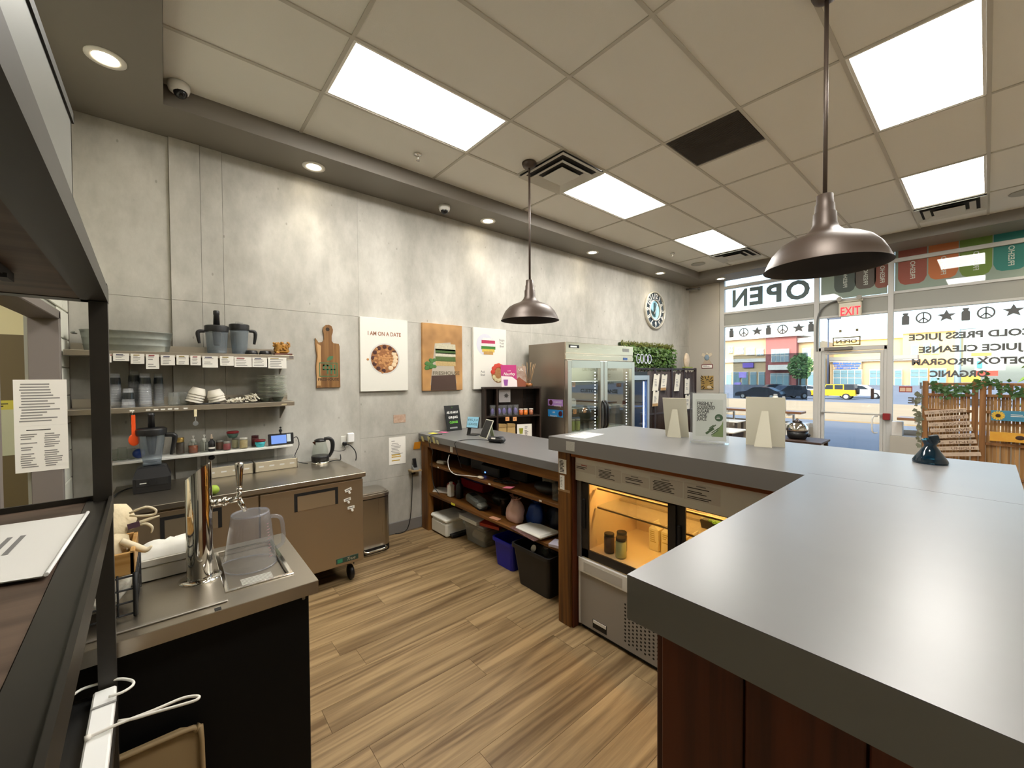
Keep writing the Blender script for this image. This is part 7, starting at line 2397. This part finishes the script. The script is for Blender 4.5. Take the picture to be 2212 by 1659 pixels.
for i, (a, c, col, s) in enumerate((((1184, 862), (1216, 878), (168, 128, 196), ('I CAN DO', 'anything')), ((1184, 884), (1216, 902), (44, 138, 206), ('I AM', 'Awesome')))):
    p, q = W('y', F0, *a), W('y', F0, *c)
    t = thing('fridge_sticker', ['lilac sticker with a red heart on the refrigerator side', 'blue sticker reading I am awesome on the refrigerator side'][i], 'sticker', ((p.x + q.x) / 2, F0 - .001, q.z))
    part('sheet', B().box(p.x, q.x, F0 - .0015, F0 - .0003, q.z, p.z), mat('sticker_%d' % i, col, .5), t)
    cx = p.x + .05 if i == 0 else q.x - .04
    part('picture', B().ball((cx, F0 - .002, (p.z + q.z) / 2), 1, 12, 8, (.034, .001, .034)), mat('sticker_dark', (70, 26, 40), .5), t)
    tx_ = (p.x + q.x) / 2 + (.04 if i == 0 else -.03)
    for k in (0, 1):
        text('lettering', s[k], (tx_, F0 - .0022, p.z - .045 - .042 * k), .034, X, Z, m_white, t, width=(.13 if k == 0 and i == 0 else .12 if k else .05))

# --- black framed drinks cooler
t = thing('drinks_cooler', 'narrow black drinks cooler with a bluish glass door', 'drinks cooler', (.33, 5.6, 0))
part('cabinet', B().box(.06, .10, 5.27, 5.90, .0, 1.76).box(.10, .60, 5.27, 5.30, 0, 1.76).box(.10, .60, 5.87, 5.90, 0, 1.76).box(.10, .60, 5.30, 5.87, 0, .15).box(.10, .60, 5.30, 5.87, 1.62, 1.76), m_black, t)
part('liner', B().box(.10, .11, 5.30, 5.87, .15, 1.62), mat('cooler_liner', (190, 206, 226), .4), t)
d = part('door', B().box(.60, .64, 5.275, 5.33, .10, 1.70, .003).box(.60, .64, 5.84, 5.895, .10, 1.70, .003).box(.60, .64, 5.33, 5.84, 1.63, 1.70).box(.60, .64, 5.33, 5.84, .10, .17), mat('cooler_frame', (176, 186, 196), .3, .6), t)
part('pane', B().box(.615, .62, 5.33, 5.84, .17, 1.63), glassmat('cooler_glass', (196, 214, 236), ior=1.7), d)
for z in (.5, .85, 1.2):
    part('shelf', B().box(.12, .58, 5.31, 5.86, z, z + .01), mat('cooler_shelf', (150, 164, 184), .4), t)
part('lamp', B().box(.57, .585, 5.82, 5.835, .2, 1.6), emat('cooler_glow', (190, 214, 255), 9), t)

# --- dark bamboo screen with hanging tags
SXP = .30
t = thing('dark_bamboo_screen', 'dark stained bamboo screen standing along the concrete wall', 'screen', (SXP, 7.1, 0))
m_db = mat('bamboo_black', (32, 22, 20), .45, var=(30, (58, 42, 36)))
S0, S1 = 6.02, 8.18
for y in (S0, 6.62, 7.22, 7.70, S1):
    part('post', B().box(SXP - .02, SXP + .02, y - .025, y + .025, 0, 1.84, .004), mat('post_dark', (36, 18, 20), .5), t)
for z in (.25, 1.0, 1.80):
    part('rail', B().box(SXP - .015, SXP + .015, S0, S1, z, z + .03), mat('post_dark', (36, 18, 20), .5), t)
b = B()
rr = random.Random(11)
y = S0 + .03
while y < S1 - .03:
    r = rr.uniform(.006, .010)
    b.cyl((SXP, y, .02), (SXP, y, 1.80 - rr.uniform(0, .05)), r, n=6)
    y += 2 * r + (rr.uniform(.002, .006) if rr.random() < .8 else .014)
o = part('reeds', b, m_db, t)
o['kind'] = 'stuff'
for i, (px, py, sk, h) in enumerate(((1417, 826, .25, .30), (1434, 826, .22, .29), (1463, 826, .25, .33), (1484, 834, .05, .30), (1416, 861, .15, .27), (1485, 868, .05, .28))):
    p = W('x', SXP + .035, px, py)
    g_ = thing('hanging_tag', ['upper pale tag at the cooler end of the dark screen', 'pale tag with brown strip next to the cooler end of the screen', 'tilted pale tag in the middle of the dark screen', 'upright pale tag at the window end of the dark screen', 'lower pale tag at the cooler end of the dark screen', 'lower pale tag at the window end of the dark screen'][i], 'tag', (SXP + .03, p.y, p.z - h / 2))
    wd = .19
    part('card', B().prism([(-wd / 2 - sk * h * .4, -h / 2), (wd / 2 - sk * h * .4, -h / 2), (wd / 2 + sk * h * .4, h / 2), (-wd / 2 + sk * h * .4, h / 2)], p, Y, Z, .003), mat('tag_ivory', (226, 220, 204), .7), g_)
    part('clip', B().obox(p + V((.005, sk * h * .4, h / 2 - .005)), Y, Z, .05, .025, .012), m_ink, g_)
    lines('print', p + V((.0035, -wd * .3, h * .2)), Y, Z, wd * .6, h * .45, 5, m_inkg, g_, seed=i)
    if i in (1, 4):
        part('kraft_strip', B().obox(p + V((.0035, -sk * h * .38, -h / 2 + .025)), Y, Z, wd * .96, .05, .001), mat('kraft_tag', (176, 138, 90), .7), g_)
p = W('x', SXP, 1483, 793)
t = thing('standing_stone', 'upright brown and cream stone slice on the dark screen top', 'stone', (SXP, p.y, 1.84))
b = B().ball((SXP, p.y, 1.84 + .145), .15, 18, 12, (.3, .62, 1.0), .045)
part('stone', b, mat('stone_agate', (170, 140, 110), .5, var=(16, (222, 208, 184), 4)), t)
part('foot', B().box(SXP - .03, SXP + .04, p.y - .12, p.y + .18, 1.841, 1.862, .004), mat('moss', (150, 160, 84), .8), t)

# --- ivy panel with neon
t = thing('ivy_panel', 'green artificial ivy panel on the concrete wall', 'ivy panel', (.08, 6.8, 1.83))
I0, I1, IZ0, IZ1 = 5.95, 7.62, 1.845, 2.275
part('backing', B().box(.004, .07, I0, I1, IZ0, IZ1, .01), mat('moss_back', (40, 54, 24), .9), t)
b = B()
rr = random.Random(5)
for _ in range(1500):
    y, z = rr.uniform(I0 - .03, I1 + .05), rr.uniform(IZ0 - .03, IZ1 - .05)
    p = V((.07 + rr.uniform(0, .09), y, z))
    dn = V((rr.uniform(.2, 1), rr.uniform(-.7, .7), rr.uniform(-1, -.1))).normalized() * rr.uniform(.03, .055)
    sd = dn.cross(V((1, rr.uniform(-.6, .6), rr.uniform(-.4, .4)))).normalized() * dn.length * .5
    b.add([p, p + dn * .5 + sd, p + dn * 1.25, p + dn * .5 - sd], [(0, 1, 2, 3)])
o = part('ivy_leaves', b, mat('ivy_green', (34, 78, 32), .45, var=(3.5, (96, 124, 50), 2)), t)
o['kind'] = 'stuff'
b = B()
for _ in range(700):
    y = rr.uniform(I0 - .02, I1 + .02)
    z = IZ1 - .05 + rr.uniform(-.02, .06) if rr.random() < .7 else IZ0 + rr.uniform(0, .06)
    p = V((.06 + rr.uniform(0, .07), y, z))
    q = V((rr.uniform(-.3, 1), rr.uniform(-.5, .5), rr.uniform(-.5, 1))).normalized() * .05
    s = q.orthogonal().normalized() * .008
    b.add([p - s, p + s, p + q], [(0, 1, 2)])
o = part('moss_fringe', b, mat('moss_olive', (104, 108, 44), .8), t)
o['kind'] = 'stuff'
p0, p1 = W('x', .2, 1375, 778), W('x', .2, 1407, 780)
neon = text('neon_sign', 'GOOD', (.2, (p0.y + p1.y) / 2, p0.z - .06), .26, Y, Z, emat('neon_violet', (226, 214, 255), 1.6), None, width=p1.y - p0.y, off=-.008)
neon['label'] = 'white violet neon word good in front of the ivy'
neon['category'] = 'neon sign'

# --- round clock
cy, cz, cr = 7.125, 2.94, .355
t = thing('wall_clock', 'large round wall clock with cut-out numerals', 'clock', (.02, cy, cz - cr))
RX_ = Matrix.Rotation(pi / 2, 3, 'Y')
part('rim', B().lathe([(cr, .004), (cr, .045), (cr * .94, .05), (cr * .93, .03), (cr * .93, .004)], (0, cy, cz), 48, M=RX_, cap0=False, cap1=False), mat('clock_rim', (206, 200, 184), .35, .3), t)
part('inner_ring', B().lathe([(cr * .56, .02), (cr * .56, .042), (cr * .52, .044), (cr * .52, .02)], (0, cy, cz), 40, M=RX_, cap0=False, cap1=False), m_white, t)
part('backing', B().lathe([(0, .006), (cr * .94, .006)], (0, cy, cz), 40, M=RX_, cap0=False, cap1=False), mat('clock_dark', (70, 84, 96), .5), t)
part('mirror', B().lathe([(0, .022), (cr * .52, .022)], (0, cy, cz), 40, M=RX_, cap0=False, cap1=False), mat('clock_mirror', (150, 160, 150), .06, 1.0), t)
for k in range(1, 13):
    a = pi / 2 - k * pi / 6
    d = V((0, math.cos(a), math.sin(a)))
    text('numeral', str(k), V((.034, cy, cz)) + d * (cr * .745) - d * .045, .135, V((0, math.sin(a), -math.cos(a))), d, m_white, t, off=.004, ext=.004)
for a, l, nm in ((1.02, .17, 'minute_hand'), (4.1, .10, 'hour_hand')):
    d = V((0, math.cos(a), math.sin(a)))
    part(nm, B().obox(V((.036, cy, cz)) + d * l * .4, d.cross(X), d, .012, l, .003), m_white, t)

# --- corner wall: angel plaque, tiger picture, pipe
t = thing('angel_plaque', 'small angel figure on a lettered plaque on the window wall', 'plaque', (.385, YW - .01, 1.83))
part('plate', B().box(.275, .505, YW - .014, YW - .002, 1.835, 1.92, .003), mat('plaque_red', (128, 70, 74), .6), t)
part('plate_face', B().box(.29, .49, YW - .0155, YW - .014, 1.85, 1.905), m_paper, t)
lines('print', (.30, YW - .0156, 1.9), X, Z, .18, .04, 2, m_inkg, t, seed=2)
part('skirt', B().prism([(-.09, 0), (.10, 0), (.04, .10), (-.04, .10)], (.385, YW - .003, 1.925), X, Z, .012), mat('angel_tan', (176, 160, 140), .7), t)
part('body', B().ball((.385, YW - .015, 2.06), .05, 12, 8, (1, .3, 1.2)), mat('angel_blue', (130, 150, 166), .6), t)
part('wings', B().prism([(-.11, .02), (-.03, -.03), (.03, -.03), (.11, .02), (.09, .07), (.0, .03), (-.09, .07)], (.385, YW - .003, 2.09), X, Z, .006), mat('angel_cream', (206, 194, 170), .7), t)
part('head', B().ball((.385, YW - .015, 2.14), .025, 10, 8, (1, .6, 1)), mat('angel_cream', (206, 194, 170), .7), t)
t = thing('tiger_picture', 'square close-up picture of a tiger face on the window wall', 'picture', (.39, YW - .01, 1.40))
part('canvas', B().box(.27, .517, YW - .022, YW - .002, 1.405, 1.682, .002), mat('tiger_gold', (126, 98, 46), .6, var=(9, (190, 160, 96), 3)), t)
b = B()
for k, (x, z, l, a) in enumerate(((.30, 1.66, .07, -.9), (.29, 1.62, .08, -.7), (.30, 1.57, .08, -.4), (.31, 1.53, .07, -.1), (.36, 1.65, .06, -1.2), (.42, 1.66, .05, 1.3), (.48, 1.63, .07, .9), (.49, 1.58, .06, .6), (.48, 1.53, .06, .3), (.30, 1.46, .07, .5), (.33, 1.43, .06, .9), (.50, 1.45, .05, -.7), (.40, 1.60, .05, .2), (.45, 1.57, .05, -.5))):
    d = V((math.cos(a), 0, math.sin(a)))
    b.obox((x, YW - .0226, z), d, V((0, 0, 1)) - d * d.z, l, .016, .0008)
part('stripes', b, mat('stripe_black', (26, 22, 18), .6), t)
part('muzzle', B().ball((.44, YW - .0225, 1.45), 1, 12, 8, (.05, .0012, .03)), mat('muzzle_cream', (206, 190, 160), .6), t)
one('pipe_stub', B().cyl((.03, 8.34, 3.50), (.30, 8.34, 3.47), .018, n=12).ball((.30, 8.34, 3.47), .03, 12, 8), mat('pipe_grey', (120, 118, 112), .4, .6), 'grey pipe end sticking out high in the corner', 'pipe')

# ================================================================== SEATING BY THE WINDOW
m_barw = wood_mat('bar_wood', (120, 82, 56), (164, 122, 90), 'x', 1.0, .4)
for i, (x0, x1) in enumerate(((.72, 2.12), (3.30, 5.6))):
    t = thing('window_bar', ['narrow wooden bar ledge under the OPEN window', 'narrow wooden bar ledge under the juice list window'][i], 'bar ledge', ((x0 + x1) / 2, 8.3, .6))
    part('ledge', B().box(x0, x1, 8.14, 8.45, 1.025, 1.062, .004), m_barw, t)
    for x in (x0 + .2, x1 - .2):
        part('bracket', B().box(x - .015, x + .015, 8.16, 8.52, .985, 1.025).box(x - .015, x + .015, 8.49, 8.52, .70, .985), m_white, t)
for i, (px, r, h) in enumerate(((1675, .05, .26), (1693, .035, .22))):
    x = W('y', 8.3, px, 860).x
    t = thing('white_bottle', ['wide white bottle on the window bar behind the easel card', 'slim white bottle on the window bar behind the easel card'][i], 'bottle', (x, 8.3, 1.0625))
    part('body', B().lathe([(r, 0), (r, h * .8), (r * .8, h * .92), (r * .6, h)], (x, 8.3, 1.0625), 18), m_white, t)
    part('cap', B().lathe([(r * .6, h), (r * .6, h + .03)], (x, 8.3, 1.0625), 14), mat('cap_grey', (190, 192, 192), .5), t)
p = W('z', .76, 1578, 930)
t = thing('bench_table', 'low table with white top and dark base near the OPEN window', 'table', (p.x, p.y, 0))
part('top', B().box(p.x - .45, p.x + .14, p.y - .25, p.y + .30, .735, .77, .012), m_white, t)
part('apron', B().box(p.x - .40, p.x + .10, p.y - .20, p.y + .25, .64, .735), mat('dark_brown', (54, 36, 28), .5), t)
for (dx, dy) in ((-.38, -.18), (.06, -.18), (-.38, .2), (.06, .2)):
    part('leg', B().box(p.x + dx, p.x + dx + .04, p.y + dy, p.y + dy + .04, 0, .64), mat('dark_brown', (54, 36, 28), .5), t)
p2 = W('z', .84, 1578, 910)
t = thing('side_table', 'small white topped table behind the low table', 'table', (p2.x, p2.y, 0))
part('top', B().box(p2.x - .4, p2.x + .16, p2.y - .12, p2.y + .3, .825, .85, .01), m_white, t)
for (dx, dy) in ((-.36, -.08), (.10, -.08), (-.36, .22), (.10, .22)):
    part('leg', B().box(p2.x + dx, p2.x + dx + .035, p2.y + dy, p2.y + dy + .035, 0, .825), mat('leg_grey', (90, 84, 80), .5), t)
pk = W('z', .86, 1722, 947)
t = thing('pot_stand', 'dark wooden stand carrying the soup pot by the shop door', 'stand', (pk.x, pk.y, 0))
part('top', B().box(pk.x - .25, pk.x + .3, pk.y - .22, pk.y + .25, .83, .858, .004), mat('dark_brown', (54, 36, 28), .5), t)
for (dx, dy) in ((-.22, -.2), (.24, -.2), (-.22, .2), (.24, .2)):
    part('leg', B().box(pk.x + dx, pk.x + dx + .04, pk.y + dy, pk.y + dy + .04, 0, .83), mat('dark_brown', (54, 36, 28), .5), t)
t = thing('soup_pot', 'black soup pot with a domed steel lid and knob', 'soup pot', (pk.x, pk.y, .86))
k = (pk - CAM).dot(FWD) / FPX
part('body', B().lathe([(15 * k, 0), (18 * k, 4 * k), (19 * k, 17 * k)], (pk.x, pk.y, .859), 28), m_black, t)
part('lid', B().lathe([(20 * k, 17 * k), (20.5 * k, 20 * k), (18.5 * k, 27 * k), (12 * k, 34 * k), (9 * k, 35 * k)], (pk.x, pk.y, .859), 28), m_chrome, t)
part('upper_lid', B().lathe([(9 * k, 35 * k), (8.5 * k, 38 * k), (3 * k, 40 * k), (2.2 * k, 43 * k), (0, 44 * k)], (pk.x, pk.y, .859), 24), mat('lid_dark', (52, 44, 42), .3, .6), t)
part('knob', B().ball((pk.x + 20 * k, pk.y - .0, .859 + 9 * k), 4 * k, 10, 8), m_black, t)
t = thing('low_cabinet', 'white framed low cabinet between the soup pot and shop door', 'cabinet', (2.02, 8.2, 0))
part('body', B().box(1.90, 2.16, 8.15, 8.45, 0, .84), m_white, t)
part('door', B().box(1.925, 2.135, 8.142, 8.15, .05, .81), mat('cabinet_brown', (110, 84, 70), .5), t)
part('shelf', B().box(1.89, 2.17, 8.14, 8.46, .84, .86), m_white, t)
t = thing('sill_unit', 'grey low wall unit with a white box beside the shop door', 'wall unit', (3.4, 8.4, 0))
part('body', B().box(3.215, 3.60, 8.25, 8.50, 0, .775), mat('unit_grey', (172, 168, 158), .6), t)
part('white_box', B().box(3.225, 3.345, 8.30, 8.45, .775, .985, .006), mat('boxwhite', (208, 206, 202), .5), t)

# --- bamboo divider
FYD = 6.3
m_bam = wood_mat('bamboo_tan', (128, 92, 52), (178, 138, 88), 'z', 1.2, .5, rnd=.12)
m_bamp = wood_mat('bamboo_frame', (110, 74, 42), (156, 112, 68), 'z', 1.0, .5)
WX = lambda px, y=FYD: W('y', y, px, 850).x
FT_ = 1.612


def fence(px0, px1, label, dy=0.0):
    x0, x1 = WX(px0), WX(px1)
    y = FYD + dy
    t = thing('bamboo_divider', label, 'divider', ((x0 + x1) / 2, y, 0))
    for x in (x0, x1 - .045):
        part('post', B().box(x, x + .045, y - .025, y + .025, 0, FT_ + .012, .004), m_bamp, t)
    for z in (FT_ - .02, FT_ - .135, FT_ - .30, FT_ - .62, FT_ - .95, .1):
        part('rail', B().box(x0 + .045, x1 - .045, y - .014, y + .014, z - .016, z + .012, .003), m_bamp, t)
    n = 5
    for k in range(1, n):
        x = x0 + (x1 - x0) * k / n
        part('baluster', B().box(x - .012, x + .012, y - .01, y + .01, FT_ - .123, FT_ - .036), m_bamp, t)
    rr = random.Random(px0)
    x = x0 + .048
    while x < x1 - .07:
        w = rr.uniform(.016, .026)
        part('slat', B().box(x, x + w, y + .014, y + .022, .08, FT_ - .14), m_bam, t)
        x += w + (rr.uniform(.001, .003) if rr.random() < .7 else .008)
    return t


fence(1993, 2114, 'bamboo divider panel with white lettered planks by the window')
fence(2116, 2234, 'bamboo divider panel with the sunflower sign by the window')
fence(2236, 2350, 'bamboo divider panel at the far end of the row')
# ivy garland
m_vine = mat('vine_green', (60, 96, 50), .5)
b = B()
rr = random.Random(21)


def leaf(b, p, s):
    a = rr.uniform(0, 6.28)
    d = V((math.cos(a), rr.uniform(-.4, .1), math.sin(a))).normalized() * s
    q = d.cross(V((.1, 1, .1))).normalized() * s * .45
    b.add([p, p + d * .4 + q, p + d, p + d * .4 - q], [(0, 1, 2, 3)])


for k in range(340):
    x = rr.uniform(WX(2012), WX(2340))
    z = FT_ - .06 + .05 * math.sin(x * 14) + rr.gauss(0, .03)
    leaf(b, V((x, FYD - .03 + rr.uniform(-.02, .02), z)), rr.uniform(.025, .045))
b.tube([(WX(2005) + (WX(2340) - WX(2005)) * q / 40, FYD - .032, FT_ - .06 + .05 * math.sin((WX(2005) + (WX(2340) - WX(2005)) * q / 40) * 14)) for q in range(41)], .003, 5)
one('ivy_garland', b, m_vine, 'ivy garland wound along the top of the bamboo dividers', 'garland', kind='stuff')
b = B()
for k in range(60):
    leaf(b, V((WX(1991) + rr.uniform(-.03, .01), FYD - .02, rr.uniform(.9, 1.5))), rr.uniform(.03, .05))
b.tube([(WX(1992), FYD - .03, z) for z in (.85, 1.0, 1.2, 1.4, 1.55)], .003, 5)
one('ivy_strand', b, mat('vine_grey', (112, 116, 96), .6), 'dry ivy strand hanging down the divider post beside the shop door', 'garland', kind='stuff')
# affirmation planks
yq = FYD - .045
pt_, pb_ = W('y', yq, 2040, 896), W('y', yq, 2040, 975)
t = thing('affirmation_planks', 'white planks with I am affirmations hanging on the bamboo divider', 'sign', (pt_.x, yq, .8))
words = ['STRONG', 'HONEST', 'ENOUGH', 'BRAVE', 'LOVED', 'KIND', 'UNIQUE', '']
R0 = V((1, 0, .16)).normalized()
U0 = V((-.16, 0, 1)).normalized()
for k, s in enumerate(words):
    c = W('y', yq, 2041 + k * 4.3, 889 + k * 13.2)
    pk_ = part('plank', B().obox(c, R0, U0, .305, .040, .012, .002), mat('plank_white', (206, 190, 172), .7, var=(30, (170, 146, 124))), t)
    if not s:
        continue
    text('lettering', 'I am', c - R0 * .10 - U0 * .010 + V((0, -.0065, 0)), .022, R0, U0, m_ink, pk_, shear=.2)
    text('lettering', s, c + R0 * .045 - U0 * .013 + V((0, -.0065, 0)), .034, R0, U0, mat('plank_ink', (110, 86, 70), .7), pk_, width=.17)
part('cord', B().tube([W('y', yq + .01, 2046, 880), W('y', yq + .01, 2075, 990)], .003, 5), m_bamp, t)
# sunflower and bee signs
p, q = W('y', yq, 2141, 886), W('y', yq, 2225, 912)
t = thing('sunflower_sign', 'blue sign with a sunflower hanging on the bamboo divider', 'sign', ((p.x + q.x) / 2, yq, q.z))
part('board', B().box(p.x, q.x, yq - .006, yq + .006, q.z, p.z), mat('sign_sea', (36, 112, 150), .6, var=(10, (80, 150, 176), 3)), t)
sc = V((p.x + .045, yq - .007, (p.z + q.z) / 2))
b = B()
for k in range(14):
    a = 2 * pi * k / 14
    d = V((math.cos(a), 0, math.sin(a)))
    b.obox(sc + d * .028, d, d.cross(Y), .032, .012, .002)
part('petals', b, mat('petal_yellow', (226, 186, 62), .6), t)
part('flower_centre', B().ball(sc, 1, 12, 8, (.018, .003, .018)), mat('seed_brown', (60, 38, 24), .7), t)
lines('print', (sc.x + .07, yq - .0065, sc.z + .02), X, Z, .16, .03, 2, m_white, t, seed=2)
p, q = W('y', yq, 2138, 932), W('y', yq, 2225, 958)
t = thing('orange_sign', 'yellow and orange painted sign under the sunflower sign', 'sign', ((p.x + q.x) / 2, yq, q.z))
part('board', B().box(p.x, q.x, yq - .006, yq + .006, q.z, p.z), mat('sign_orange', (206, 132, 40), .6, var=(12, (226, 186, 70), 3)), t)
part('bee_picture', B().ball((p.x + .19, yq - .006, (p.z + q.z) / 2), 1, 12, 8, (.03, .003, .022)), mat('seed_brown', (60, 38, 24), .7), t)
# light green plant behind the divider
pp = W('y', 6.9, 2206, 800)
t = thing('tall_plant', 'bright green leafy plant standing behind the bamboo divider', 'plant', (pp.x + .15, 6.9, 0))
part('pot', B().lathe([(.12, 0), (.16, .28), (.17, .30)], (pp.x + .15, 6.9, 0), 24), mat('pot_white', (206, 204, 196), .5), t)
part('stem', B().tube([(pp.x + .15, 6.9, .28), (pp.x + .17, 6.9, .9), (pp.x + .14, 6.9, 1.75)], .012, 8), mat('stem_green', (120, 150, 70), .6), t)
for k in range(26):
    a = rr.uniform(0, 6.28)
    z = rr.uniform(1.35, 1.85)
    o = V((pp.x + .15, 6.9, z))
    d = V((math.cos(a) * .8, math.sin(a) * .8, rr.uniform(-.3, .5))).normalized() * rr.uniform(.16, .26)
    s = d.cross(Z).normalized() * .035
    part('leaf', B().add([o, o + d * .3 + s, o + d * .7 + s * .8 - Z * .02, o + d - Z * .06, o + d * .7 - s * .8 - Z * .02, o + d * .3 - s], [(0, 1, 2, 3, 4, 5)]), mat('leaf_bright', (140, 180, 76), .5), t)
